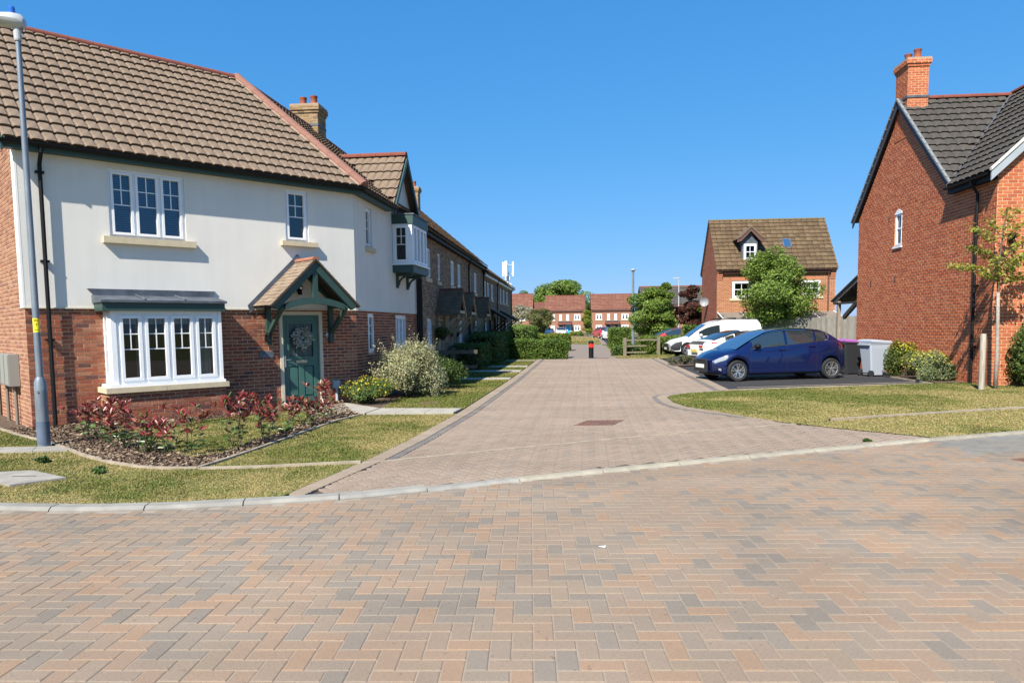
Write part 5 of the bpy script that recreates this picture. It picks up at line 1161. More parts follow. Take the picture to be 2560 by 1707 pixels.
# dormer
DX = 1.95; dz0, dz1 = 5.45, 6.55; dw = .46
m = MB(); yb = lambda z: -.22+(z-4.85)/tan(MP)
yf = yb(dz0)+.02
m.prism([(DX-dw, dz0-.05), (DX+dw, dz0-.05), (DX+dw, dz1), (DX, dz1+.62), (DX-dw, dz1)], yf+.02, yf+1.6, FM); dor = m.build('dormer', lead_m, MH)
window(MH, FM, DX-.36, DX+.36, dz0+.02, dz0+.95, n=1, bars='four', y=yf-.05, fw=.06, sw=.06, interior=False)
MB().box(DX-.33, DX+.33, yf+.0, yf+.018, dz0+.04, dz0+.93).build('pane_backing', carglass2_m, dor)
dt = []; dpt = atan2(.75, .72)
for s in (-1, 1):
    pl = [(0, .0), (0, -.20), (s*.55, -.20-.55*tan(dpt)), (s*.80, -.12-.70*tan(dpt)), (s*.80, .05-.70*tan(dpt)), (s*.6, -.55*tan(dpt))]
    m = MB(); m.prism(pl[::-s], yf-.24, yf-.20, FM @ Matrix.Translation((DX, 0, dz1+.78))); m.build('barge_board', brown_m, dor)
    m = MB(); pl = [(0, .09), (0, .01), (s*.6, .01-.55*tan(dpt)), (s*.82, .06-.70*tan(dpt)), (s*.82, .12-.70*tan(dpt)), (s*.6, .09-.55*tan(dpt))]; m.prism(pl[::-s], yf-.28, yf+1.5, FM @ Matrix.Translation((DX, 0, dz1+.78))); m.build('dormer_roof', rough('dormer_tile', (.15, .112, .075), (.115, .085, .056), scale=9, r=.9) if 'dormer_tile' not in MATS else MATS['dormer_tile'], dor)
# roof window
P = roofplane(FM, 0, 4.85, .22, MP); sv_ = MB(); sv_.box(4.05, 4.55, 1.65, 2.35, .03, .10, P); rwn = sv_.build('roof_window', lead_m, MH); MB().box(4.11, 4.49, 1.72, 2.29, .101, .112, P).build('pane', carglass2_m, rwn)
# glazed lean-to at the foot
m = MB(); m.box(.05, 6.7, -1.5, -1.44, 0, 1.9); m.box(.05, .1, -1.43, -.02, 0, 2.2)
for k in range(4): m.box(.02, .06, -1.45+k*.45, -1.39+k*.45, 0, 2.1+.12*k*.45)
lt2 = m.build('lean_to', rough('lean_frame', (.16, .14, .12), r=.6), MH)
m = MB(); m.add([(0, -1.6, 1.98), (6.75, -1.6, 1.98), (6.75, -.02, 2.38), (0, -.02, 2.38), (0, -1.6, 1.92), (6.75, -1.6, 1.92), (6.75, -.02, 2.32), (0, -.02, 2.32)], [(0, 1, 2, 3), (7, 6, 5, 4), (0, 4, 5, 1), (0, 3, 7, 4), (1, 5, 6, 2)]); m.build('lean_to_roof', rough('lean_roof', (.21, .175, .14), (.17, .145, .12), scale=3, r=.7), lt2)
m = MB()
for k in range(6): m.bar((1.35*k+.02, -1.62, 2.0), (1.35*k+.02, -.02, 2.40), .05, .03)
m.build('glazing_bar', upvc_m, lt2)
sd_ = thing('satellite_dish', 'grey satellite dish on the left gable of the dormer house', 'satellite dish', (8.2, 46.6, 3.1))
m = MB()
rows = []
for i in range(6):
    r = .29*i/5; rows.append([Vector((r*cos(a), -.06+.12*(r/.29)**2*-1, r*sin(a))) for a in np.linspace(0, 2*pi, 17)])
m.grid(rows, Matrix.Rotation(radians(-20), 4, 'Z')); m.build('dish', dish_m, sd_, smooth=True); m = MB(); m.bar((0, 0, 0), (.25, .15, -.05), .03, .03); m.bar((0, -.05, -.2), (-.05, -.4, -.1), .02, .02); m.build('arm', dish_m, sd_)

# ================================================================== FAR HOUSES
PAL_FH = (.40, .185, .11)
fbrick = rough('far_brick', (.30, .15, .095), (.265, .13, .082), scale=4, r=.9, detail=8)
ftile_p = [(0.19, 0.083, 0.056), (0.172, 0.074, 0.052), (0.207, 0.096, 0.065), (0.178, 0.08, 0.058)]
def far_house(label, x, y, W, ze, zr, D, feats, doors, canopy=None, rot=0.0, brick=None, pal=None, top=True):
    t = thing('far_house', label, 'house', (x, y, 0), rot, 'houses at the end of the street'); F = Fr(0, 0, 0); brick = brick or fbrick
    pitch = atan2(zr-ze, D/2+.2)
    m = MB(); m.prism([(0, -.05), (D, -.05), (D, ze), (D/2, zr-.1), (0, ze)], 0, -W, F @ Matrix.Rotation(pi/2, 4, 'Z') @ Matrix.Rotation(0, 4, 'Z')); m.build('wall', brick, t)
    m = MB(); roof_slab(m, F, W, D, ze, .2, pitch, .12); rf = m.build('roof', MATS['roof_felt'], t); tr = []
    gable_tiles(tr, rf, F, W, D, ze+.02, .22, pitch, .6, .36, .03, pal or ftile_p, vo=.15); build_tiles(t, tr, tile_m, 0)
    m = MB(); m.box(-.1, W+.1, -.22, -.19, ze-.16, ze+.02); m.build('fascia', brown_m, t)
    rz = ze+.02+(D/2+.22)*tan(pitch); caps(rf, (-.15, D/2, rz), (W+.15, D/2, rz), ridge_m, L=1.2, r=.13)
    for (a, b, c, d, n) in feats: window(t, F, a, b, c, d, n=n, bars='cross', y=-.01, fw=.09, sw=.06, interior=False, sill=(a-.1, b+.1, c-.14, c-.005, .08), sillmat=stone_m); MB().box(a+.05, b-.05, -.008, -.004, c+.05, d-.05).build('pane_backing', carglass_m, t)
    for (a, b, mt) in doors: MB().box(a, b, -.05, -.003, .02, 1.85).build('door', mt, t); m = MB(); m.box(a-.07, a-.003, -.06, -.003, .02, 1.92); m.box(b+.003, b+.07, -.06, -.003, .02, 1.92); m.box(a-.07, b+.07, -.06, -.003, 1.853, 1.92); m.build('door_frame', upvc_m, t)
    if canopy:
        a, b = canopy; m = MB(); m.add([(a, -1.0, 2.02), (b, -1.0, 2.02), (b, -.003, 2.32), (a, -.003, 2.32), (a, -1.0, 1.94), (b, -1.0, 1.94), (b, -.003, 1.94), (a, -.003, 1.94)], [(0, 1, 2, 3), (4, 7, 6, 5), (0, 4, 5, 1), (0, 3, 7, 4), (1, 5, 6, 2)]); c_ = m.build('canopy', rough('canopy_tile', (.17, .062, .042), (.14, .052, .035), scale=5, r=.9) if 'canopy_tile' not in MATS else MATS['canopy_tile'], t); MB().box(a, b, -.3, -.004, 2.325, 2.42).build('lead_flashing', lead_m, c_)
    return t
U3 = (2.62, 3.55)
far_house('far red-roofed brick house half hidden behind the end of the terrace', -13.4, 118, 6.5, 4.15, 7.0, 5, [(4.45, 5.35, 2.6, 3.5, 1), (4.45, 5.35, .9, 1.7, 1)], [(2.5, 3.3, navyd_m)])
far_house('far red-roofed pair of houses with a bright blue front door', -4.65, 118, 6.3, 4.15, 6.6, 5, [(.5, 1.45, *U3, 2), (2.2, 2.6, *U3, 1), (3.35, 3.75, *U3, 1), (4.6, 5.6, *U3, 2), (.8, 1.45, .85, 1.75, 2), (4.6, 5.6, .85, 1.75, 2)], [(2.15, 2.85, navyd_m), (3.3, 4.05, blue_m)], (1.95, 4.2))
far_house('far red-roofed pair of houses right of the blue door, behind lamp post', 2.8, 118, 6.5, 4.2, 6.75, 5, [(.65, 1.65, *U3, 2), (2.5, 2.9, *U3, 1), (3.65, 4.05, *U3, 1), (4.8, 5.9, *U3, 2), (.65, 1.65, .85, 1.75, 2), (4.8, 5.9, .85, 1.75, 2)], [(2.3, 3.05, navyd_m), (3.6, 4.3, navyd_m)], (2.1, 4.5))
far_house('brick gable end glimpsed between the two far red-roofed houses', -7.2, 130, 4.4, 4.2, 6.0, 7, [], [], rot=0.0)
far_house('distant grey-roofed house behind the trees left of the dormer house', 6.2, 66, 7.6, 3.45, 5.2, 6, [], [], pal=[(.09, .083, .073), (.10, .09, .08), (.083, .077, .067)])
# ================================================================== CARS
def make_wheel(root, x, y, R, style):
    M = Matrix.Translation((x, y, R)) @ RX90; k = .115
    m = MB(); m.lathe([(R*.62, -k*.8), (R*.70, -k), (R*.92, -k), (R*.985, -k*.75), (R, -k*.3), (R, k*.3), (R*.985, k*.75), (R*.92, k), (R*.70, k), (R*.62, k*.8)], 28, M); w = m.build('wheel', tyre_m, root, smooth=True, angle=50)
    m = MB(); m.lathe([(R*.625, -k*.55), (R*.625, k*.55)], 20, M); m.build('rim_well', rimd_m, w)
    m = MB()
    for s in (-1, 1):
        rows = [[M @ Vector((r*cos(a), r*sin(a), s*z)) for a in np.linspace(0, 2*pi, 29)] for r, z in ((R*.70, k*.96), (R*.66, k*1.0), (R*.62, k*.8))]; m.grid(rows if s > 0 else rows[::-1])
        for q in range(5):
            for dlt in ((-.17, .17) if style == 'double' else (0,)):
                a0, a1 = 2*pi*q/5+.3+dlt*.6, 2*pi*q/5+.3+dlt*1.3; r0, r1 = R*.12, R*.65; wd = R*(.085 if style == 'double' else .16)
                p = Vector((r0*cos(a0), r0*sin(a0), s*k*.72)); e = Vector((r1*cos(a1), r1*sin(a1), s*k*.86)); m.bar(M @ p, M @ e, wd, .03, up=(M.to_3x3() @ Vector((0, 0, 1))))
        m.cyl(M @ Vector((0, 0, s*k*.6)), M @ Vector((0, 0, s*k*.9)), R*.17, R*.13, 12)
    m.build('rim', rim_m, w); return w
def car(name, label, loc, rot, s, group=None, full=True):
    root = thing(name, label, s.get('cat', 'car'), loc, rot, group)
    L, W, R = s['L'], s['W'], s['R']; wf, wr = s['wf'], s['wr']; bot = s.get('bot', .19); Ra = R*1.13
    zs_, zc_, rl = s['zs'], s['zc'], s['roof']; xa, xb, xc, xd = rl[0][0], s['xb'], s['xc'], rl[-1][0]
    zs = lambda x: interp(zs_, x); zc = lambda x: interp(zc_, x); zr = lambda x: interp(rl, x); Hm = max(z for _, z in rl)
    pf, pr = s.get('pf', .80), s.get('pr', .86)
    def hw(x): a = pf+(1-pf)*sin(min(x/.75, 1)*pi/2); b = pr+(1-pr)*sin(min((L-x)/.6, 1)*pi/2); return W/2*min(a, b)
    def zlow(x):
        z = bot+.10*max(0, 1-x/.25)+.12*max(0, 1-(L-x)/.35)
        for xw in (wf, wr):
            if abs(x-xw) < Ra: z = max(z, R+sqrt(Ra*Ra-(x-xw)**2))
        return z
    def shift(x, z):
        f = max(0, 1-x/.4); r = max(0, 1-(L-x)/.4); zz = max(z-.42, 0); zl = max(.42-z, 0)
        return x+f*(.42*zz*zz+.3*zl)+.0-r*(s.get('rk', .30)*zz*zz+.35*zl)
    def ring(x):
        w, b, t, c = hw(x), zlow(x), zs(x), zc(x); zm = b+(t-b)*.5; b2 = min(b+.05, zm-.01); t2 = max(t-.10, zm+.01)
        P = [(0, b), (w*.88, b), (w*.975, b2), (w*1.0, zm), (w*.985, t2), (w*.945, max(t-.03, t2+.005)), (w*.90, t), (w*.55, t+(c-t)*.75), (0, c)]
        pl = .20*max(0, 1-x/.45)-.10*max(0, 1-(L-x)/.4)
        return [Vector((shift(x, z)+pl*(y/(W/2))**2, y, z)) for y, z in P]
    xs = sorted(set(list(np.linspace(0, L, 44))+[xw+Ra*cos(a) for xw in (wf, wr) for a in np.linspace(0, pi, 15)]))
    m = MB(); rows = []
    for x in xs:
        r = ring(x); rows.append([Vector((p.x, -p.y, p.z)) for p in r[::-1]][:-1]+r)
    m.grid([list(r) for r in rows][::-1]); n = len(rows[0]); m.add(rows[0], [tuple(range(n))]); m.add(rows[-1], [tuple(range(n-1, -1, -1))])
    m.build('body', s['paint'], root, smooth=True, angle=38)
    # wheel wells and floor
    m = MB(); m.box(wf-Ra*.95, wf+Ra*.95, -W/2+.24, W/2-.24, bot, R+Ra*.9); m.box(wr-Ra*.95, wr+Ra*.95, -W/2+.24, W/2-.24, bot, R+Ra*.9); m.box(.3, L-.4, -W/2+.2, W/2-.2, bot-.02, bot+.05); m.build('wheel_well', rimd_m, root)
    # greenhouse
    def gr(x):
        w = hw(x); h = max(zr(x)-zs(x), 0); f = min(h/(Hm-zs((xb+xc)/2)), 1); yb, yt = w*.90, w*(.88-.17*f); z1 = max(zr(x)-.035, zs(x)-.002)
        return [Vector((x, yb, zs(x)-.005)), Vector((x, yb+(yt-yb)*.5+.01, (zs(x)+z1)/2)), Vector((x, yt, z1)), Vector((x, yt*.9, z1+.025)), Vector((x, yt*.5, z1+.045)), Vector((x, 0, z1+.05))]
    def side(x, t): a = gr(x); return a[0].lerp(a[1], t*2) if t < .5 else a[1].lerp(a[2], t*2-1)
    def gsurf(x0, x1, nm, mat, cols, nn=8, par=root, off=0):
        m = MB(); rw = []
        for x in np.linspace(x0, x1, nn):
            a = gr(x)[cols:]; rw.append([Vector((p.x, -p.y, p.z+off)) for p in a[::-1]][:-1]+[Vector((p.x, p.y, p.z+off)) for p in a] if True else 0)
        m.grid(rw[::-1]); return m.build(nm, mat, par, smooth=True, angle=40)
    gsurf(xa, xb, 'windscreen', s.get('screen', carglass2_m), 2); gsurf(xb, xc, 'roof', s['paint'], 2); gsurf(xc, xd, 'rear_window', carglass_m if not s.get('van') else s['paint'], 2)
    m = MB()
    for sg in (-1, 1):
        rw = [[Vector((p.x, sg*p.y, p.z)) for p in gr(x)[:3]] for x in np.linspace(xa, xd, 26)]; m.grid(rw if sg < 0 else rw[::-1])
    m.build('pillar', s['paint'], root, smooth=True, angle=40)
    for sg in (-1, 1):
        for (x0, x1, t0, t1) in s['wins']:
            m = MB(); rw = []
            for x in np.linspace(x0, x1, 12):
                rw.append([Vector((p.x, sg*(p.y+.008), p.z)) for p in (side(x, t0), side(x, (t0+t1)/2), side(x, t1))])
            m.grid(rw if sg < 0 else rw[::-1]); m.build('side_window', carglass_m, root, smooth=True)
        if s.get('chrome'):
            x0, x1 = s['wins'][0][0]-.05, s['wins'][-1][1]+.05; pts = [side(x, .97) for x in np.linspace(x0, x1, 16)]+[side(x1+.06, .5)]+[side(x, .03) for x in np.linspace(x1, x0, 10)]
            m = MB(); m.tube([Vector((p.x, sg*(p.y+.008), p.z)) for p in pts], .014, 5); m.build('window_trim', s['chrome'], root)
    def patch(x0, x1, i0, i1, nm, mat, off=.007, nx=7, sgs=(-1, 1), zcap=None):
        for sg in sgs:
            m = MB(); rw = []
            for x in np.linspace(x0, x1, nx):
                r = ring(x); q = []
                for v in np.linspace(i0, i1, 6):
                    i = min(int(v), 7); p = r[i].lerp(r[i+1], v-i); ex = (-off if x < L/2 else off); q.append(Vector((p.x+ex, sg*(p.y+off), p.z+off*.3)))
                rw.append(q)
            m.grid(rw if sg < 0 else rw[::-1]); m.build(nm, mat, root, smooth=True)
    for nm, mat, a in s.get('patches', []): patch(*a, nm, mat)
    for sg in (-1, 1):
        for xw in (wf, wr): make_wheel(root, xw, sg*(W/2-.125), R, s.get('rim', 'double')) if (full or sg == s.get('near', -1)) else None
    m = MB(); mirror = s.get('mirror')
    if mirror:
        for sg in (-1, 1):
            p = side(mirror, .12); m = MB(); m.lathe([(.02, -.06), (.085, -.05), (.10, .0), (.085, .05), (.02, .06)], 10, Matrix.Translation((mirror, sg*(p.y+.11), p.z+.04)) @ Matrix.Rotation(pi/2, 4, 'Y') @ Matrix.Diagonal((.75, 1.1, 1.2, 1))); m.build('mirror', s.get('mirror_mat', s['paint']), root, smooth=True)
    for nm, mat, b in s.get('boxes', []): MB().box(*b).build(nm, mat, root)
    for sg in (-1, 1):
        for xd_ in s.get('seams', []):
            m = MB(); rw = []
            for v in np.linspace(2, 5.9, 9):
                i = int(v); r0, r1 = ring(xd_), ring(xd_+.012); p, q = r0[i].lerp(r0[i+1], v-i), r1[i].lerp(r1[i+1], v-i); rw.append([Vector((p.x, sg*(p.y+.002), p.z)), Vector((q.x, sg*(q.y+.002), q.z))])
            m.grid(rw); m.build('door_seam', rimd_m, root)
        for xh in s.get('handles', []): r = ring(xh); p = r[4]; MB().box(xh, xh+.2, sg*(p.y-.01), sg*(p.y+.03), p.z-.02, p.z+.015).build('door_handle', s['paint'], root)
    return root
UA = radians(17); u_ = Vector((cos(UA), sin(UA), 0)); nn_ = Vector((sin(UA), -cos(UA), 0))
hatch = dict(L=4.50, W=1.74, R=.315, wf=.80, wr=3.90, bot=.20, paint=navy_m, xb=1.92, xc=3.60, pf=.72, pr=.84, rk=.25,
    zs=[(0, .64), (.2, .74), (.75, .90), (1.6, .985), (2.8, 1.08), (3.8, 1.18), (4.2, 1.15), (4.50, 1.02)], zc=[(0, .68), (.16, .80), (.45, .90), (.85, .985), (1.6, 1.06), (3.9, 1.2), (4.50, 1.05)],
    roof=[(.80, .955), (1.25, 1.20), (1.75, 1.43), (2.0, 1.495), (2.5, 1.545), (3.1, 1.54), (3.60, 1.50), (3.85, 1.42), (4.15, 1.24), (4.36, 1.10)],
    wins=[(1.30, 2.36, .06, .92), (2.44, 3.34, .06, .92), (3.40, 3.72, .10, .84)], chrome=chrome_m, mirror=1.40, mirror_mat=black_m, seams=[1.20, 2.40, 3.38], handles=[2.12, 3.12],
    patches=[('headlight', lampglass_m, (.05, .50, 3.7, 4.9)), ('tail_light', redlamp_m, (4.16, 4.48, 4.1, 5.5)), ('sill', trim_m, (1.20, 3.46, 1.0, 1.9)), ('fog_lamp', lampglass_m, (.16, .25, 2.3, 2.6))],
    boxes=[('number_plate', plate_m, (.0, .03, -.26, .26, .40, .51)), ('grille', trim_m, (.01, .05, -.42, .42, .28, .60)), ('grille_bar', chrome_m, (-.0, .012, -.44, .44, .58, .61)), ('number_plate', platey_m, (4.48, 4.50, -.26, .26, .80, .91))])
cpos = Vector((4.77, 21.62, 0))-u_*.80-nn_*(1.74/2-.05)
bc = car('parked_car', 'dark blue hatchback parked nearest, beside the wheelie bins', cpos, UA, hatch, 'cars parked in the right hand bays')
m = MB(); m.cyl((3.3, 0, 1.52), (3.7, 0, 1.76), .008, .004, 6); m.build('aerial', black_m, bc)
coupe = dict(L=4.75, W=1.80, R=.32, wf=.9, wr=3.72, bot=.20, paint=carwhite_m, xb=2.25, xc=3.0, pf=.78, pr=.80, rk=.28,
    zs=[(0, .62), (.3, .78), (1.2, .93), (2.5, .98), (3.6, 1.03), (4.3, 1.02), (4.75, .92)], zc=[(0, .66), (.3, .82), (1.2, .98), (3.9, 1.07), (4.4, 1.06), (4.75, .98)],
    roof=[(1.25, .97), (1.7, 1.2), (2.2, 1.40), (2.7, 1.45), (3.0, 1.43), (3.5, 1.31), (4.0, 1.13), (4.25, 1.05)], wins=[(1.72, 2.45, .08, .92), (2.53, 3.3, .08, .92), (3.34, 3.75, .14, .82)], chrome=black_m, mirror=1.75, seams=[2.49, 3.4],
    patches=[('headlight', lampglass_m, (.06, .6, 4.2, 5.2)), ('tail_light', redlamp_m, (4.15, 4.735, 4.05, 4.75)), ('rear_diffuser', trim_m, (4.35, 4.74, 1.0, 1.9))],
    boxes=[('number_plate', platey_m, (4.735, 4.75, -.27, .27, .55, .66)), ('boot_spoiler', carwhite_m, (4.55, 4.74, -.72, .72, 1.0, 1.03)), ('tail_light', redlamp_m, (4.72, 4.735, -.72, -.42, .74, .83)), ('tail_light', redlamp_m, (4.72, 4.735, .42, .72, .74, .83)), ('bumper_trim', trim_m, (4.70, 4.745, -.6, .6, .26, .40))])
uv = Vector((cos(UA), sin(UA), 0)); rc_ = Vector((4.95, 30.6, 0)); car('parked_car', 'white coupe reversed toward the road between blue hatchback and white van', rc_+uv*4.75, UA+pi, coupe, 'cars parked in the right hand bays')
van = dict(cat='van', van=True, L=5.1, W=1.85, R=.33, wf=1.0, wr=4.0, bot=.22, paint=carwhite_m, xb=2.0, xc=4.85, pf=.80, pr=.94, rk=.05, rim='single',
    zs=[(0, .66), (.3, .80), (1.0, .97), (2.0, 1.05), (5.1, 1.08)], zc=[(0, .70), (.25, .86), (1.05, 1.06), (2, 1.15), (5.1, 1.12)],
    roof=[(1.05, 1.0), (1.5, 1.36), (2.0, 1.68), (2.35, 1.82), (2.9, 1.93), (3.8, 1.96), (4.85, 1.93), (5.02, 1.5), (5.09, 1.10)], wins=[(1.62, 2.75, .06, .74)], mirror=1.7, seams=[1.5, 2.8], 
    patches=[('headlight', lampglass_m, (.06, .65, 4.0, 5.3)), ('bumper', trim_m, (.0, .7, 1.0, 4.0)), ('side_moulding', trim_m, (1.5, 3.6, 2.5, 2.9)), ('tail_light', redlamp_m, (4.95, 5.09, 4.0, 6.0))],
    boxes=[('number_plate', plate_m, (-.01, .01, -.26, .26, .36, .47)), ('grille', trim_m, (-.0, .03, -.62, .62, .34, .64)), ('roof_bar', black_m, (2.75, 2.82, -.70, .70, 1.93, 2.0)), ('roof_bar', black_m, (3.55, 3.62, -.70, .70, 1.97, 2.03)), ('roof_bar', black_m, (4.3, 4.37, -.70, .70, 1.96, 2.02)), ('roof_rail', black_m, (2.6, 4.5, -.69, -.65, 1.955, 1.985)), ('roof_rail', black_m, (2.6, 4.5, .65, .69, 1.955, 1.985))])
vn = car('parked_van', 'white van with black roof bars parked beyond the white coupe', (4.95, 40.0, 0), radians(5), van)
hat2 = dict(hatch); hat2.update(paint=carred_m, chrome=steel_m, boxes=[], mirror_mat=carred_m, L=4.5, wf=.9, wr=3.7, xb=1.95, xc=3.6, seams=[1.4, 2.5, 3.5], handles=[2.2, 3.2], mirror=1.5, roof=[(.98, 1.0), (1.5, 1.25), (1.95, 1.42), (2.4, 1.47), (3.2, 1.48), (3.6, 1.45), (4.1, 1.32), (4.36, 1.12)], wins=[(1.5, 2.5, .06, .93), (2.58, 3.5, .06, .93), (3.56, 3.85, .1, .86)], zs=[(0, .66), (.25, .78), (.95, .94), (2.0, 1.0), (3.2, 1.06), (4.0, 1.12), (4.5, 1.02)], zc=[(0, .70), (.2, .82), (.55, .92), (1.0, 1.02), (2, 1.1), (4.0, 1.15), (4.5, 1.05)], patches=[('headlight', lampglass_m, (.06, .72, 4.15, 5.3)), ('tail_light', redlamp_m, (4.2, 4.48, 4.1, 5.5))], bin=0)
def flip(s, **k): d = dict(s); d.update(k); return d
car('parked_car', 'red hatchback with grey window trim parked behind the clipped hedge', (4.0, 45.6, 0), radians(4), hat2, 'cars parked in the right hand bays')
car('parked_car', 'dark blue estate car parked behind the red hatchback', (4.4, 49.5, 0), radians(4), flip(hat2, paint=cardark_m, mirror_mat=cardark_m, chrome=chrome_m), 'cars parked in the right hand bays')
car('parked_car', 'far white car seen from behind before the bright blue front door', (-1.85, 112, 0), radians(-92), flip(hat2, paint=carwhite_m, mirror_mat=carwhite_m, W=1.62), 'far parked cars')
car('parked_car', 'far white car with dark rear glass beside the tall right hedge', (3.7, 85.2, 0), radians(-75), flip(hat2, paint=carwhite_m, mirror_mat=carwhite_m, W=1.7), 'far parked cars')
car('parked_car', 'far red car just behind the white car by the tall right hedge', (3.0, 98, 0), radians(-75), flip(hat2, W=1.7), 'far parked cars')
car('parked_car', 'white car roof showing above the long hedge at the terrace end', (-3.2, 60.5, -.12), radians(185), flip(hat2, paint=carwhite_m, mirror_mat=carwhite_m), 'far parked cars')
car('parked_car', 'far grey car behind the leafy sapling near the blossom tree', (-3.6, 95, -.05), radians(90), flip(hat2, paint=cardark_m, mirror_mat=cardark_m), 'far parked cars')

# ================================================================== STREET FURNITURE
lp = thing('street_lamp', 'galvanised street lamp with yellow number label beside the corner house', 'street lamp', (-7.66, 9.70, .06))
m = MB(); m.lathe([(.085, .03), (.085, .36)], 20); m.build('post_boot', galvd_m, lp, smooth=True, angle=40)
m = MB(); m.lathe([(.081, .0), (.081, .80), (.082, .81), (.082, .815), (.081, .82), (.077, .93), (.05, 1.0)], 20); m.build('base_tube', galv_m, lp, smooth=True, angle=40)
m = MB(); m.lathe([(.046, .98), (.042, 3.0), (.034, 5.72)], 18); m.build('post', galv_m, lp, smooth=True, angle=40)
Lz = Matrix.Rotation(radians(-66), 4, 'Z')    # label faces the camera
m = MB(); rw = [[Vector((.0455*cos(a), .0455*sin(a), z)) for a in np.linspace(-1.15-pi/2, 1.15-pi/2, 12)] for z in (1.64, 1.84)]; m.grid(rw, Matrix.Rotation(radians(35), 4, 'Z')); lb_ = m.build('label', yellow_m, lp)
TL = Matrix.Rotation(radians(32), 4, 'Z') @ Matrix.Translation((0, -.0472, 0))
text('lettering', 'FN', .042, ink_m, lb_, TL @ Matrix.Translation((0, 0, 1.805)) @ RX90); text('lettering', '7', .046, ink_m, lb_, TL @ Matrix.Translation((0, 0, 1.745)) @ RX90); m = MB(); m.box(-.024, .024, -.0475, -.0462, 1.672, 1.677, Matrix.Rotation(radians(32), 4, 'Z')); m.build('lettering_line', ink_m, lb_)
MB().cyl((.024, -.076, .78), (.026, -.084, .78), .011, .011, 8).build('lock', ink_m, lp)
m = MB(); m.lathe([(.044, 5.66), (.05, 5.68), (.05, 5.86), (.04, 5.9)], 14); m.build('collar', lamp_m, lp)
HM = Matrix.Translation((0, 0, 5.86)) @ Matrix.Rotation(radians(188), 4, 'Z')
m = MB(); rows = []
for x, w, zt, zb in ((-.10, .05, .10, -.02), (-.06, .10, .155, -.035), (.05, .14, .175, -.03), (.3, .165, .17, .02), (.5, .12, .13, .045), (.58, .05, .10, .06)):
    rows.append([Vector((x, w*cos(a), (zt+zb)/2+(zt-zb)/2*sin(a))) for a in np.linspace(0, 2*pi, 17)])
m.grid(rows, HM); m.add(rows[0], [tuple(range(17))], HM); m.add(rows[-1], [tuple(range(17))], HM); hd_ = m.build('lamp_head', lamp_m, lp, smooth=True, angle=50)
m = MB(); m.lathe([(.04, .165), (.04, .24), (.03, .265), (.01, .27)], 12, HM @ Matrix.Translation((.06, 0, 0))); m.build('photocell', plain('blue_cell', (.03, .12, .45), r=.2), hd_)
m = MB(); m.box(.05, .5, -.09, .09, -.012, .012, HM @ Matrix.Rotation(radians(-7), 4, 'Y')); m.build('lamp_glass', rough('lamp_lens', (.25, .2, .17), r=.3), hd_)
m = MB(); m.bar((.055, 0, 5.74), (.115, .0, 5.71), .02, .012); m.bar((.055, 0, 5.82), (.115, 0, 5.80), .02, .012); m.build('bolt', galvd_m, lp)
l2 = thing('street_lamp', 'far slim grey street lamp behind the low timber rail fence', 'street lamp', (4.98, 62.4, 0))
m = MB(); m.lathe([(.16, 0), (.16, .35), (.13, .4)], 14); m.build('base_tube', galv_m, l2); m = MB(); m.lathe([(.115, .35), (.09, 6.3)], 12); m.build('post', galv_m, l2); m = MB(); m.lathe([(.08, 6.2), (.21, 6.32), (.22, 6.40), (.08, 6.46)], 12); m.build('lamp_head', lamp_m, l2)
l3 = thing('street_lamp', 'distant pale street lamp above the grey-roofed house', 'street lamp', (8.9, 63.0, 0)); m = MB(); m.lathe([(.06, 0), (.045, 5.6)], 8); m.build('post', lamp_m, l3); m = MB(); m.box(-.5, .06, -.07, .07, 5.6, 5.68); m.build('lamp_head', lamp_m, l3)
bo = thing('bollard', 'black bollard with a red band standing in the middle of the street', 'bollard', (.85, 37.4, .02))
m = MB(); m.lathe([(.125, 0), (.125, .56)], 18); m.lathe([(.125, .741), (.125, .84), (.105, .88), (.05, .90)], 18); m.build('post', black_m, bo, smooth=True, angle=40); m = MB(); m.lathe([(.128, .56), (.128, .74)], 18); m.build('band', redband_m, bo, smooth=True, angle=40)
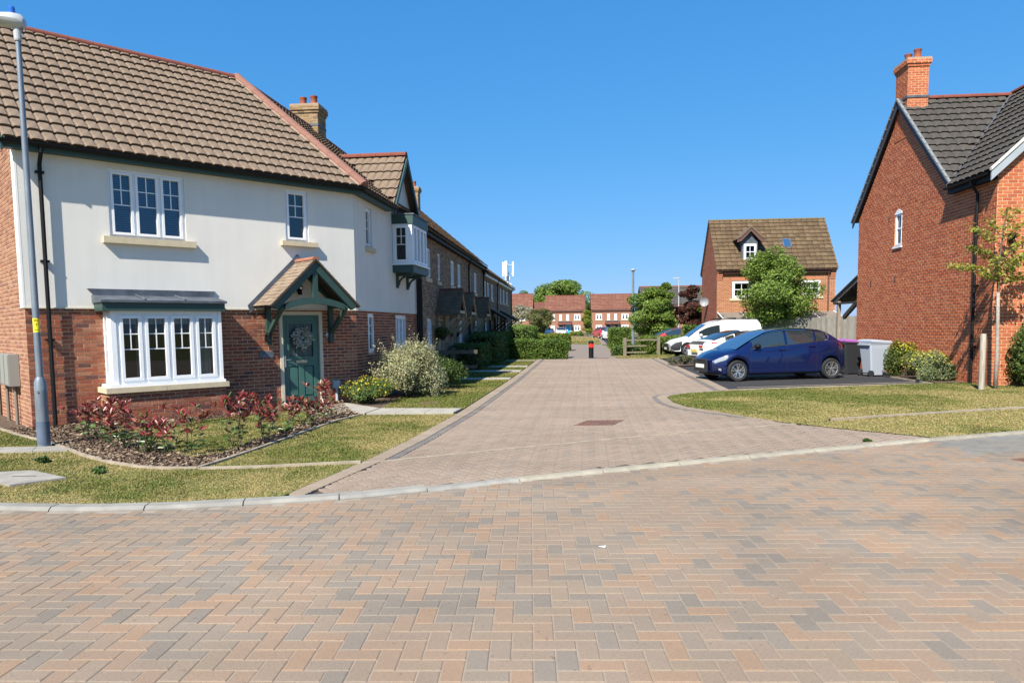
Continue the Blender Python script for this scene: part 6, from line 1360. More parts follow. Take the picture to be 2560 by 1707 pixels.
# wheelie bins
def wheelie(label, loc, rot, mat, lid):
    t = thing('wheelie_bin', label, 'wheelie bin', loc, rot, 'wheelie bins by the orange brick house')
    m = MB(); rows = []
    for z, hx, hy in ((.05, .22, .25), (.90, .28, .35), (1.02, .285, .36), (1.02, .30, .375), (1.06, .30, .375)):
        c = .04; rows.append([Vector(p) for p in ((-hx+c, -hy, z), (hx-c, -hy, z), (hx, -hy+c, z), (hx, hy-c, z), (hx-c, hy, z), (-hx+c, hy, z), (-hx, hy-c, z), (-hx, -hy+c, z), (-hx+c, -hy, z))])
    m.grid(rows); m.add(rows[0][:-1], [tuple(range(7, -1, -1))]); m.build('bin_body', mat, t)
    m = MB(); rows = []
    for z, k in ((1.055, 1.03), (1.10, 1.04), (1.13, .95), (1.145, .6)): rows.append([Vector((x*k, y*k, z+.02*(y/.37))) for x, y in ((-.29, -.375), (.29, -.375), (.31, .36), (-.31, .36), (-.29, -.375))])
    m.grid(rows); m.add(rows[-1][:-1], [(0, 1, 2, 3)]); m.build('lid', lid, t)
    m = MB(); m.bar((-.27, .40, 1.0), (.27, .40, 1.0), .035, .035); m.bar((-.24, .34, .96), (-.24, .42, 1.0), .03, .03); m.bar((.24, .34, .96), (.24, .42, 1.0), .03, .03); m.build('handle', mat, t)
    for s in (-1, 1):
        w = MB(); w.lathe([(.04, -.03), (.10, -.03), (.10, .03), (.04, .03)], 14, Matrix.Translation((s*.25, .30, .10)) @ Matrix.Rotation(pi/2, 4, 'Y')); wh = w.build('wheel', trim_m, t); MB().cyl((s*.25-.035, .30, .1), (s*.25+.035, .30, .1), .035, .035, 8).build('hub', bink_m, wh)
    m = MB(); m.cyl((-.24, .30, .10), (.24, .30, .10), .02, .02, 6); m.build('axle', trim_m, t); return t
wheelie('light grey wheelie bin nearest the yellow-flowered shrub', (9.42, 23.6, 0), radians(105), bin_m, bin_m)
wheelie('black wheelie bin with purple lid between the grey bins', (9.0, 24.55, 0), radians(105), bink_m, purple_m)
wheelie('light grey wheelie bin partly hidden behind the blue hatchback', (8.62, 25.5, 0), radians(105), bin_m, bin_m)
# stake by the young tree
stk = thing('tree_stake', 'pale round timber stake beside the young tree on the right lawn', 'stake', (9.76, 18.2, .03)); m = MB(); m.lathe([(.066, 0), (.068, .7), (.064, 1.33), (.054, 1.36)], 12); m.build('post', rough('stake_wood', (.42, .37, .29), (.28, .25, .20), scale=5, r=.9, stretch=(6, 6, .6), bump=.3), stk, smooth=True, angle=40)
# low rail fence on the right
rfn = thing('rail_fence', 'low timber post and rail fence in front of the clipped hedge', 'fence', (2.71, 39.4, 0), radians(23))
for x in (0, 2.05): m = MB(); m.box(x-.07, x+.07, -.06, .06, 0, 1.02); m.build('post', rail_m, rfn)
for z in (.88, .56, .22): m = MB(); m.box(.07, 2.02 if z > .8 else 1.3, -.02, .02, z-.04, z+.04); m.build('rail', rail_m, rfn)
# low rail fence in front of the terrace (in shade)
rf2 = thing('rail_fence', 'low timber rail fence in shade in front of the first terraced house', 'fence', (-4.75, 22.4, 0), radians(8))
shade_m = rough('shaded_rail', (.10, .088, .07), (.075, .066, .053), scale=5, r=.9)  # rail colour darkened to stand in for the terrace's shade
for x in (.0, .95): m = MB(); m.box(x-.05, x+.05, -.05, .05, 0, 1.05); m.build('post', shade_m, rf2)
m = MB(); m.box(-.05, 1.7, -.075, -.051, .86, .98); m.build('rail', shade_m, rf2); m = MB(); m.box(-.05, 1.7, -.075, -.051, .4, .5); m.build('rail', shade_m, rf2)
# board fence behind the van: every board its own
def board_fence(label, x0, x1, y, zt0, zt1, bw=.145):
    t = thing('board_fence', label, 'fence', (x0, y, 0)); n = int((x1-x0)/bw)
    for i in range(n):
        z = zt0+(zt1-zt0)*(i//13*13/n)+random.uniform(-.012, .012); g = random.uniform(.72, 1.1); m = MB(); yy = -.012 if i % 2 else .004
        m.box(i*bw-.006, i*bw+bw-.004, yy, yy+.014, .03, z, None, (g, g*.99, g*random.uniform(.93, 1.0))); m.build('board', wood_m, t, tint=True)
    for z in (.35, 1.5): m = MB(); m.box(0, x1-x0, .02, .06, z, z+.08); m.build('rail', wood_m, t, tint=True)
    return t
board_fence('weathered grey board fence running behind the white van to the brick house', 10.55, 16.8, 42.0, 1.90, 2.16)
board_fence('weathered grey board fence set back below the round tree', 9.4, 14.0, 43.1, 2.08, 2.12)
# telecom mast
ms = thing('telecom_mast', 'tall telecom mast with white antenna panels beyond the terrace', 'mast', (-12.85, 140, 0))
m = MB(); m.lathe([(.30, 0), (.22, 12.3)], 10); m.build('pole', mast_m, ms)
for k in range(3):
    a = k*2*pi/3+.35; c, s = cos(a), sin(a); m = MB(); m.box(-.24, .24, -.14, .10, 11.4, 14.2, Matrix.Translation((1.05*c, 1.05*s, 0)) @ Matrix.Rotation(a+pi/2, 4, 'Z')); m.build('antenna', upvc_m, ms)
m = MB()
for z in (11.9, 13.6):
    for k in range(3): a = k*2*pi/3+.35; m.bar((0, 0, z), (1.0*cos(a), 1.0*sin(a), z), .12, .12)
m.lathe([(.12, 11), (.1, 13.9)], 8); m.box(-.5, .5, -.4, .4, 10.6, 11.3); m.box(.2, .8, -.7, -.3, 9.2, 10.0); m.build('head_frame', mast_m, ms)
# small litter on the road
for k, (x, y, s, lab) in enumerate(((-.27, 3.25, .042, 'white scrap of litter on the road at the bottom centre'), (.20, 5.42, .030, 'thin white scrap of litter right of road centre'))):
    m = MB(); m.add([(-s, -s*.4, .022), (s*.8, -s*.5, .018), (s, s*.2, .026), (-s*.5, s*.3, .02)], [(0, 1, 2, 3)]); o = tag(m.build('litter', upvc_m), lab, 'litter'); o.location = (x, y, 0)
# ================================================================== PLANTS
def leaf_cloud(n, sampler, size, pal, nrm_fn=None, asp=.5, jit=.25, flat=.6, shade=None, fold=True):
    """n leaves as folded diamonds (2 triangles each as one bent quad pair). sampler(n)->points; returns V,F,C"""
    P = sampler(n); n = len(P); N = RNG.normal(size=(n, 3)); 
    if nrm_fn is not None: N = nrm_fn(P)+RNG.normal(size=(n, 3))*flat
    N /= np.linalg.norm(N, axis=1, keepdims=True)+1e-9
    A = np.cross(N, RNG.normal(size=(n, 3))); A /= np.linalg.norm(A, axis=1, keepdims=True)+1e-9; B = np.cross(N, A)
    s = size*(1+jit*RNG.normal(size=(n, 1))).clip(.4, 1.8); a = A*s*.5; b = B*s*asp*.5; up = N*s*.12
    V = np.stack([P-a, P-b+up, P+a, P+b+up], 1).reshape(-1, 3)
    i = np.arange(n)[:, None]*4; F = np.concatenate([i+np.array([[0, 1, 2]]), i+np.array([[0, 2, 3]])], 1).reshape(-1, 3)
    pal = np.array(pal); C = pal[RNG.integers(0, len(pal), n)]*(1+.12*RNG.normal(size=(n, 1))).clip(.6, 1.5); C = np.repeat(C, 2, axis=0)
    return V, F, C
def merge(parts):
    Vs, Fs, Cs = [], [], []; o = 0
    for V, F, C in parts: Vs.append(V); Fs.append(F+o); Cs.append(C); o += len(V)
    return np.concatenate(Vs), np.concatenate(Fs), np.concatenate(Cs)
def blobs(cs, rs, shell=.55):
    """sampler over a set of ellipsoid clumps (mostly near their surface)"""
    cs = np.array(cs, float); rs = np.array(rs, float); w = (rs[:, 0]*rs[:, 1]*rs[:, 2])**(2/3); w /= w.sum()
    def f(n):
        k = RNG.choice(len(cs), n, p=w); d = RNG.normal(size=(n, 3)); d /= np.linalg.norm(d, axis=1, keepdims=True); r = shell+(1.05-shell)*RNG.random((n, 1))**.6
        return cs[k]+d*rs[k]*r
    return f
G_TREE = [(0.163, 0.248, 0.04), (0.217, 0.308, 0.05), (0.116, 0.188, 0.033), (0.264, 0.353, 0.066), (0.085, 0.143, 0.026)]
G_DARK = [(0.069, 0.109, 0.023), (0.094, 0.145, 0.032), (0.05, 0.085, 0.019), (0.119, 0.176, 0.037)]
G_HEDGE = [(0.115, 0.19, 0.03), (0.155, 0.242, 0.039), (0.081, 0.137, 0.023), (0.189, 0.275, 0.048), (0.061, 0.105, 0.018)]
G_YEL = [(0.264, 0.291, 0.033), (0.186, 0.244, 0.033), (0.312, 0.303, 0.041), (0.138, 0.192, 0.031)]
G_PURP = [(0.09, 0.032, 0.025), (0.128, 0.047, 0.033), (0.068, 0.026, 0.02), (0.15, 0.065, 0.038)]
def tree(name, label, x, y, h, rx, z0, pal, n, lsize, trunk_r=.09, trunk_mat=None, seed=1, shape='round', clumps=34, cat='tree', group=None, csz=.34, z=0.0, bare=None):
    rg = np.random.default_rng(seed); t = thing(name, label, cat, (x, y, z), 0, group)
    H = h-z0; cs, rs = [], []
    for i in range(clumps):
        f = rg.random(); zz = z0+H*(.08+.88*f); prof = {'round': sqrt(max(0.02, 1-(2*f-1)**2)), 'cone': (1-f)**.8*.95+.1, 'oval': sqrt(max(.02, 1-(2*f-1)**2))*.85+.1, 'egg': (sin(pi*min(f*.85+.12, 1))**.7)}[shape]
        a = rg.random()*2*pi; r = rx*prof*sqrt(rg.random())*.85; q = csz*rx*(.6+.7*rg.random()); cs.append((r*cos(a), r*sin(a), zz)); rs.append((q, q, q*.62))
    m = MB(); pts = [(0, 0, -.02), (.03*h*rg.normal()*.3, .02*h*rg.normal()*.3, z0*.6), (0, 0, z0+.1*H), (0, 0, z0+.75*H)]; m.tube(pts, trunk_r, 9, r1=trunk_r*.25)
    tr = m.build('trunk', trunk_mat or bark_m, t, smooth=True)
    m = MB()
    for i in range(0, clumps, 2):
        c = Vector(cs[i]); zb = max(z0*.85, min(c.z-.25*rx, z0+.6*H)); b = Vector((0, 0, zb)); mid = b.lerp(c, .5)+Vector((0, 0, .06*H)); m.tube([b, mid, c], trunk_r*.32, 5, r1=trunk_r*.08)
    m.build('limb', trunk_mat or bark_m, tr)
    ctr = np.array([0, 0, z0+H*.45])
    V, F, C = leaf_cloud(n, blobs(cs, rs), lsize, pal, nrm_fn=lambda P: (P-ctr)/(np.linalg.norm(P-ctr, axis=1, keepdims=True)+1e-6)+np.array([0, 0, .5]), flat=.9)
    stuff(np_obj('crown', V, F, C, leaf_m, t)); return t
tree('round_tree', 'broad bright green tree in front of the dormer house', 11.35, 42.6, 5.9, 2.3, 1.5, G_TREE, 26000, .135, .10, seed=5, shape='egg', clumps=46, csz=.34)
tree('garden_tree', 'green spreading tree behind the far street lamp', 6.3, 58, 4.45, 2.1, .5, G_TREE, 18000, .17, .10, seed=8, shape='round', clumps=40)
tree('garden_tree', 'tall thin topped green sapling left of the purple tree', 7.0, 57, 5.2, 1.0, .8, G_TREE, 8000, .16, .07, seed=9, shape='cone', clumps=24)
tree('purple_tree', 'dark red-purple leaved tree left of the dormer house', 9.1, 57.5, 4.6, 1.35, .8, G_PURP, 12000, .15, .08, seed=10, shape='round', clumps=26)
tree('garden_tree', 'yellow-green tree between the purple tree and dormer house', 10.45, 56.5, 4.8, 1.15, .4, G_YEL, 10000, .15, .07, seed=12, shape='oval', clumps=26)
tree('far_tree', 'big broad tree rising behind the far house with blue door', -2.7, 150, 10.5, 6.2, 2.5, G_TREE, 24000, .42, .4, seed=13, clumps=40)
tree('far_tree', 'rounded tree behind the leftmost far red roof', -10.6, 152, 9.0, 3.2, 2, G_TREE, 9000, .38, .3, seed=14, clumps=24)
tree('far_tree', 'lower tree showing between the two right far houses', 3.1, 140, 6.9, 3.2, 1, G_DARK, 8000, .38, .3, seed=15, clumps=22)
G_BLOS = [(.42, .40, .28), (.36, .33, .22), (.20, .22, .09), (.48, .46, .36), (.24, .20, .13)]
tree('blossom_tree', 'pale blossom tree in front of the leftmost far house', -6.5, 88, 4.0, 2.5, .9, G_BLOS, 6500, .19, .09, seed=16, clumps=34, csz=.26)
tree('sapling', 'yellow-green leafy sapling beside the pale blossom tree', -3.95, 86, 3.9, 1.9, .9, [(.16, .17, .05), (.12, .15, .045), (.21, .19, .07), (.09, .11, .03)], 6500, .19, .10, barkw_m, seed=17, clumps=28, shape='round', csz=.28)
tree('columnar_tree', 'narrow upright tree right of the far blue front door', 1.95, 112, 4.0, 1.0, .5, G_YEL, 5000, .22, .08, seed=18, shape='cone', clumps=22, csz=.5)
# young street tree on the right lawn
rg = np.random.default_rng(3); yt = thing('young_tree', 'young pale-stemmed tree with sparse layered leaves on the right lawn', 'tree', (10.2, 18.42, .03))
m = MB(); m.tube([(0, 0, 0), (.01, 0, .8), (-.005, 0, 1.6), (-.02, 0, 2.35)], .048, 10, r1=.036); ytr = m.build('trunk', barkw_m, yt, smooth=True)
m = MB(); m.tube([(-.02, 0, 2.34), (-.03, .02, 2.9), (.0, 0, 3.4), (.05, 0, 3.95), (.12, 0, 4.3)], .035, 7, r1=.008)
br_ends = []
for (dx, dz, z0_, dy) in ((-.55, .16, 2.62, -.3), (-1.15, .12, 2.85, .0), (-.6, .2, 3.22, .2), (-.75, .35, 3.5, -.2), (.45, .28, 2.5, -.1), (.85, .55, 2.7, .2), (.62, .6, 3.1, -.2), (.55, .5, 3.5, 0), (.42, .6, 3.7, .1), (-.3, .45, 3.0, .5), (.3, .35, 2.9, -.6), (-.35, .5, 2.6, -.5), (.95, .2, 2.55, .1), (-.25, .4, 3.7, .1), (.1, .2, 4.1, -.1)):
    a = Vector((-.02, 0, z0_)); e = a+Vector((dx, dy, dz)); mid = a.lerp(e, .5)+Vector((0, 0, -.03)); m.tube([a, mid, e], .014, 5, r1=.004); br_ends.append((a, mid, e))
m.build('limb', bark_m, ytr)
pts = []
for a, mid, e in br_ends:
    L = (e-a).length
    for i in range(int(150*L)):
        f = .22+.80*rg.random(); p = a.lerp(e, f)+Vector((rg.normal()*.07, rg.normal()*.07, rg.normal()*.045+.02)); pts.append(p)
V, F, C = leaf_cloud(len(pts), lambda n: np.array([tuple(p) for p in pts]), .085, [(.27, .32, .04), (.34, .36, .05), (.19, .25, .035), (.40, .37, .08), (.30, .24, .07)], nrm_fn=lambda P: np.tile(np.array([[0, -.2, 1.]]), (len(P), 1)), flat=.7, asp=.6)
stuff(np_obj('crown', V, F, C, leaf_m, yt))
# hedges
def hedge(label, x0, x1, y0, y1, h, pal, n, ls=.09, rot=0.0, loc=None, z0=.0, rnd=.18, group=None, name='hedge', mat=None, cat='hedge', rough_=.05):
    t = thing(name, label, cat, loc or ((x0+x1)/2, (y0+y1)/2, 0), rot, group); hx, hy = (x1-x0)/2, (y1-y0)/2
    m = MB(); k = .13; rows = []
    for z, s in ((z0+.08, .92), (z0+.2, 1), (h-k-.12, 1), (h-k, .82)):
        c = min(hx, hy)*.5; X, Y = max((hx-k)*s, .03), max((hy-k)*s, .03); rows.append([Vector(p) for p in ((-X+c*.4, -Y, z), (X-c*.4, -Y, z), (X, -Y+c*.4, z), (X, Y-c*.4, z), (X-c*.4, Y, z), (-X+c*.4, Y, z), (-X, Y-c*.4, z), (-X, -Y+c*.4, z), (-X+c*.4, -Y, z))])
    m.grid(rows); m.add(rows[-1][:-1], [tuple(range(8))]); m.build('core', plain('hedge_core', (.012, .02, .006), r=.95, spec=.05) if 'hedge_core' not in MATS else MATS['hedge_core'], t)
    def smp(n):
        A = np.array([2*hx*2*hy, 2*hx*h, 2*hx*h*.5, 2*hy*h, 2*hy*h]); f = RNG.choice(5, n, p=A/A.sum()); u, v = RNG.random(n)*2-1, RNG.random(n); P = np.zeros((n, 3)); zz = z0+(h-z0)*v
        P[:, 0] = np.where(f < 3, u*hx, np.where(f == 3, -hx, hx)); P[:, 1] = np.where(f == 0, (v*2-1)*hy, np.where(f == 1, -hy, np.where(f == 2, hy, u*hy))); P[:, 2] = np.where(f == 0, h, zz)
        d = np.sqrt(np.clip(np.abs(P[:, 0])/hx, 0, 1)**8+np.clip(np.abs(P[:, 1])/hy, 0, 1)**8); top = P[:, 2] > h-rnd
        sc = np.where(P[:, 2] > h-rnd, 1-.28*rnd/min(hx, hy, .6)*((P[:, 2]-h+rnd)/rnd)**2, 1); e = np.clip((np.abs(P[:, 0])/hx)**6+(np.abs(P[:, 1])/hy)**6-1, 0, 1); P[:, 2] -= np.where(f == 0, rnd*.6*np.maximum((np.abs(P[:, 0])/hx)**10, (np.abs(P[:, 1])/hy)**10), 0)
        P[:, 0] *= np.where(f == 0, 1, sc); P[:, 1] *= np.where(f == 0, 1, sc)
        bump = (vnoise(P[:, 0]*1.0+P[:, 2]*2+7, P[:, 1]+P[:, 2]*1.3+3, 2.2)-.5)*.16
        dirv = np.stack([np.where(f == 3, -1, np.where(f == 4, 1, 0)), np.where(f == 1, -1, np.where(f == 2, 1, 0)), np.where(f == 0, 1, 0)], 1)
        return P+dirv*bump[:, None]-dirv*(RNG.random((n, 1))*.10)+RNG.normal(size=(n, 3))*rough_*.6
    ctr = np.array([0, 0, h*.4])
    V, F, C = leaf_cloud(n, smp, ls, pal, nrm_fn=lambda P: (P-ctr)/(np.linalg.norm(P-ctr, axis=1, keepdims=True)+1e-6)+np.array([0, 0, .45]), flat=.85, asp=.55)
    stuff(np_obj('foliage', V, F, C, mat or leaf_m, t)); return t
hedge('clipped green hedge beside the street end left of the bollard', -3.5, -.40, 37.3, 38.5, .98, G_HEDGE, 13000, .085)
hedge('taller green hedge at the sunlit end of the terrace shadow', -3.55, -2.25, 39.2, 44.5, 1.72, G_HEDGE, 9000, .09)
hedge('long low bright hedge behind the clipped hedge left of bollard', -3.2, -.3, 48.5, 50, 1.15, G_YEL+G_HEDGE, 9000, .1)
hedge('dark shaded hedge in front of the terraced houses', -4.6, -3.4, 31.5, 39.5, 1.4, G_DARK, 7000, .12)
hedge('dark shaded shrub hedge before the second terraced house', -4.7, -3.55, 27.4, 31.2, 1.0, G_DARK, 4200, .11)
hedge('tall clipped hedge behind the low bush right of the bollard', 2.55, 4.1, 53.2, 55.6, 1.5, G_HEDGE, 9000, .1)
hedge('clipped yellow-tipped hedge behind the rail fence', 3.55, 6.4, 40.6, 42.0, 1.02, G_YEL+G_HEDGE+G_HEDGE, 13000, .08)
hedge('low rounded dark bush at the foot of the rail fence', 2.05, 3.5, 39.9, 40.9, .58, G_DARK+G_HEDGE[:2], 2600, .09)
hedge('big green hedge at right frame edge against brick house', 10.95, 13.4, 19.7, 21.2, 1.42, G_DARK+[(.10, .14, .03)], 8500, .10, z0=.03) if False else None
hedge('hedge behind the white van before the dormer house', 6.4, 8.9, 43.0, 44.0, 1.65, G_HEDGE, 3000, .13)
def bush(name, label, x, y, r, h, pal, n, ls, cat='shrub', seed=1, mat=None, asp=.5, stems=True, ry=None, z=.03, clumps=14, sprays=0, pal2=None, n2=0, top2=True, group=None):
    rg = np.random.default_rng(seed); ry = ry or r; t = thing(name, label, cat, (x, y, z), 0, group); cs, rs = [], []
    for i in range(clumps):
        a = rg.random()*2*pi; q = sqrt(rg.random()); f = rg.random(); zz = h*(.2+.62*f*(1-.35*q*q)); cs.append((r*.72*q*cos(a), ry*.72*q*sin(a), zz)); k = .34*(.7+.6*rg.random()); rs.append((r*k, ry*k, h*k*.75))
    m = MB()
    for c in cs: m.tube([(c[0]*.15, c[1]*.15, -.02), (c[0]*.5, c[1]*.5, c[2]*.55), c], .012, 4, r1=.004)
    m.build('stem', bark_m, t)
    ctr = np.array([0, 0, h*.3]); nf = lambda P: (P-ctr)/(np.linalg.norm(P-ctr, axis=1, keepdims=True)+1e-6)+np.array([0, 0, .4])
    parts = [leaf_cloud(n, blobs(cs, rs, .4), ls, pal, nrm_fn=nf, flat=.8, asp=asp)]
    if sprays:
        pts = []
        for i in range(sprays):
            c = np.array(cs[rg.integers(len(cs))]); d = c-np.array([0, 0, -.2])+rg.normal(size=3)*.25*r; d /= np.linalg.norm(d); L = h*(.25+.3*rg.random())
            for q in np.linspace(0, 1, 22): pts.append(c+d*L*q+rg.normal(size=3)*.035*(1.3-q))
        P = np.array(pts); parts.append(leaf_cloud(len(P), lambda n: P, ls*.9, pal[:2], nrm_fn=nf, flat=.9, asp=asp))
    stuff(np_obj('foliage', *merge(parts), mat or leaf_m, t))
    if pal2:
        sel = [i for i in range(len(cs)) if (cs[i][2] > h*.5 if top2 else True)] or [0]; V, F, C = leaf_cloud(n2, blobs([cs[i] for i in sel], [tuple(1.08*v for v in rs[i]) for i in sel], .85), ls*.85, pal2, nrm_fn=nf, asp=.7, flat=.7); stuff(np_obj('flowers', V, F, C, petal_m, t))
    return t
G_VAR = [(.46, .43, .24), (.52, .49, .31), (.30, .31, .15), (.40, .39, .2), (.16, .2, .08)]
bush('variegated_bush', 'large cream and green variegated bush by the house side wall', -3.98, 17.1, 1.02, 1.32, G_VAR, 22000, .047, seed=21, sprays=110, ry=1.1, clumps=26)
bush('flowering_shrub', 'small shrub with yellow flowers at the foot of variegated bush', -4.55, 15.6, .62, .58, [(.12, .19, .05), (.16, .23, .07), (.09, .14, .04)], 4500, .05, seed=22, pal2=[(.62, .47, .015), (.70, .55, .03), (.55, .42, .02)], n2=520)
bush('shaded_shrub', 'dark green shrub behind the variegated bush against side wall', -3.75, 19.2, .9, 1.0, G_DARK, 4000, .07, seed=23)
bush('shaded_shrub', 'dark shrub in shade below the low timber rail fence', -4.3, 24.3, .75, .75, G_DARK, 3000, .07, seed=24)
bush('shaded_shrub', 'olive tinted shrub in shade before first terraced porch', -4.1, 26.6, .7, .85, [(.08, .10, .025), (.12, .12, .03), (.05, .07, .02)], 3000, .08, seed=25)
bush('flowering_shrub', 'tall yellow-flowered shrub right beside the grey wheelie bin', 10.0, 23.0, .55, 1.22, [(.10, .14, .03), (.15, .19, .04), (.07, .10, .02)], 6500, .065, seed=26, pal2=[(.55, .48, .03), (.48, .42, .04)], n2=900, ry=.5)
bush('flowering_shrub', 'wide grey-green shrub with yellow flowers under the brick gable', 10.05, 21.4, .72, .92, [(.17, .22, .11), (.22, .26, .12), (.13, .18, .08), (.26, .28, .11)], 9500, .055, seed=27, pal2=[(.52, .46, .06), (.44, .42, .08)], n2=1300, ry=.85, clumps=20)
bush('bay_shrub', 'low grey-green shrub at the bay edge behind white coupe', 4.35, 30.3, .5, .42, [(.14, .17, .08), (.10, .13, .06), (.20, .20, .11), (.22, .17, .11)], 2600, .06, seed=28, ry=.35)
bush('bay_shrub', 'small green shrub between white coupe and blue hatchback', 5.3, 26.9, .35, .38, G_HEDGE, 1200, .06, seed=29)
bush('garden_bush', 'big green bush at right frame edge against orange brick wall', 11.75, 19.0, 1.15, 1.62, G_DARK+[(.10, .145, .03), (.13, .17, .04)], 13000, .085, seed=30, ry=.75, clumps=26)
bush('small_plant', 'small bright green plant at wall foot left of front door', -6.95, 14.7, .22, .26, [(.12, .22, .04), (.09, .17, .03)], 260, .07, seed=31, z=.04)
bush('far_shrub', 'low green shrub under the right windows of blue door house', .1, 117, .9, 1.0, G_YEL, 700, .22, seed=32)
bush('far_shrub', 'low green shrub beside the narrow tree at far houses', 1.0, 116.4, .9, .9, G_HEDGE, 700, .22, seed=33)
hb = thing('hanging_basket', 'dark hanging basket by the first terraced front door', 'hanging basket', (-4.65, 25.2, 1.45)); m = MB(); m.lathe([(.02, -.2), (.15, -.1), (.2, 0)], 10); m.build('basket', trim_m, hb); m = MB(); m.bar((-.24, 0, .45), (0, 0, .45), .02, .02); m.bar((0, 0, .45), (0, 0, 0), .008, .008); m.build('bracket', black_m, hb)
V, F, C = leaf_cloud(420, blobs([(0, 0, .08)], [(.28, .28, .2)], .3), .09, G_DARK); stuff(np_obj('foliage', V, F, C, leaf_m, hb))
# red-tipped shrubs in the front bed: stems and long pointed leaves in whorls
PH_RED = [(.22, .032, .03), (.17, .03, .028), (.27, .055, .045), (.14, .032, .03), (.24, .09, .055)]
PH_GRN = [(.07, .12, .03), (.10, .16, .04), (.05, .09, .025), (.14, .20, .06)]
def photinia(x, y, h, r, label, seed, k=7, bare=False, red=.62):
    rg = np.random.default_rng(seed); t = thing('red_tipped_shrub', label, 'shrub', (x, y, .04), 0, 'red-tipped shrubs in the front bed'); m = MB(); V, F, C = [], [], []
    def leaf(p, d, L, c):
        d = d.normalized(); s = d.cross(Vector((rg.normal(), rg.normal(), rg.normal()))).normalized(); n = s.cross(d); w = L*.17; b = len(V)
        q1 = p+d*L*.35; q2 = p+d*L*.72; tip = p+d*L-Vector((0, 0, L*.10)); dr = n*L*.06
        for v in (p, q1-s*w+dr, q1, q1+s*w+dr, q2-s*w*.8+dr, q2, q2+s*w*.8+dr, tip): V.append(tuple(v))
        for f in ((0, 1, 2), (0, 2, 3), (1, 4, 5), (1, 5, 2), (2, 5, 6), (2, 6, 3), (4, 7, 5), (5, 7, 6)): F.append(tuple(b+i for i in f)); C.append(c)
    for i in range(k):
        a = rg.random()*2*pi; q = r*sqrt(rg.random()); hh = h*(.55+.45*rg.random()); b = Vector((.06*cos(a), .06*sin(a), -.02)); e = Vector((q*cos(a), q*sin(a), hh)); mid = b.lerp(e, .5)+Vector((.1*q*cos(a), .1*q*sin(a), .02)); m.tube([b, mid, e], .007, 4, r1=.004)
        segs = [(0, b, mid), (1, mid, e)]
        tips = [(e, 1.0)]
        for s in range(2): f = .55+.35*rg.random(); p = mid.lerp(e, f); e2 = p+Vector((rg.normal()*.10, rg.normal()*.10, .10+.06*rg.random())); m.tube([p, p.lerp(e2, .5), e2], .004, 3); tips.append((e2, .9))
        if bare and i > 2: continue
        for (p, sc) in tips:
            for j in range(7): aa = j*2.4+rg.random(); el = .45+.75*rg.random(); leaf(p+Vector((0, 0, -.05+.05*rg.random())), Vector((cos(aa)*cos(el), sin(aa)*cos(el), sin(el))), .112*sc*(.7+.5*rg.random()), PH_RED[rg.integers(5)] if rg.random() < .92 else PH_GRN[1])
        for j in range(15):
            f = .15+.75*rg.random(); p = b.lerp(mid, f*2) if f < .5 else mid.lerp(e, f*2-1); aa = rg.random()*2*pi; el = -.2+.7*rg.random(); leaf(p, Vector((cos(aa)*cos(el), sin(aa)*cos(el), sin(el))), .105*(.7+.5*rg.random()), (PH_RED if f > red else PH_GRN)[rg.integers(4)])
    m.build('stem', bark_m, t); np_obj('leaves', np.array(V), np.array(F), np.array(C), leafg_m, t); stuff(t.children[-1]); return t
for i, (x, y, h, r, lab) in enumerate((
    (-7.53, 10.55, .62, .26, 'red-tipped shrub nearest the lamp post, under the black downpipe'),
    (-7.15, 10.35, .72, .30, 'red-tipped shrub second from the lamp post, tall and full'),
    (-6.75, 10.25, .70, .30, 'red-tipped shrub left of the bay base, third from lamp post'),
    (-6.32, 9.45, .66, .28, 'low red-tipped shrub at the mulch edge left of bay centre'),
    (-5.72, 9.15, .74, .30, 'red-tipped shrub in front of the bay window centre'),
    (-5.50, 9.22, .60, .26, 'red-tipped shrub left of the nearly bare one'),
    (-5.12, 9.12, .66, .24, 'nearly bare red-tipped shrub at the front point of the bed'),
    (-4.80, 9.75, .84, .30, 'full red-tipped shrub with green base right of the bay'),
    (-4.62, 10.25, .66, .28, 'red-tipped shrub on the right bed edge, second from the bay'),
    (-4.62, 11.05, .60, .26, 'thin red-tipped shrub halfway along the right bed edge'),
    (-4.55, 11.85, .64, .28, 'red-tipped shrub along the right bed edge below the door'),
    (-4.50, 12.7, .82, .28, 'tall red-tipped shrub beside the path to the front door'),
    (-5.75, 12.9, .50, .26, 'low red-tipped shrub on lawn edge left of the door'))):
    photinia(x, y, h*.86, r*.92, lab, 50+i, k=(4 if 'bare' in lab else 5), bare='bare' in lab)
# bark mulch
def mulch(poly, n, excl=None):
    xs = [p[0] for p in poly]; ys = [p[1] for p in poly]; x = RNG.uniform(min(xs), max(xs), n*3); y = RNG.uniform(min(ys), max(ys), n*3); k = inpoly(x, y, poly)
    if excl: k &= ~inpoly(x, y, excl)
    x, y = x[k][:n], y[k][:n]; P = np.stack([x, y, .045+.03*RNG.random(len(x))], 1)
    V, F, C = leaf_cloud(len(P), lambda n: P, .052, [(.19, .125, .08), (.26, .185, .125), (.12, .08, .055), (.33, .255, .175), (.08, .056, .04)], nrm_fn=lambda P: np.tile([[0, 0, 1.]], (len(P), 1)), flat=.35, asp=.42, jit=.4); return V, F, C
V, F, C = mulch(BED[1:]+[(-4.4, 13.9), (-5.2, 15.6), (-5.3, 16.3), (-9.4, 11.65)], 15000, LAWN_BED); tag(stuff(np_obj('bark_mulch', V, F, C, chip_m)), 'brown bark mulch between the red-tipped shrubs', 'mulch')
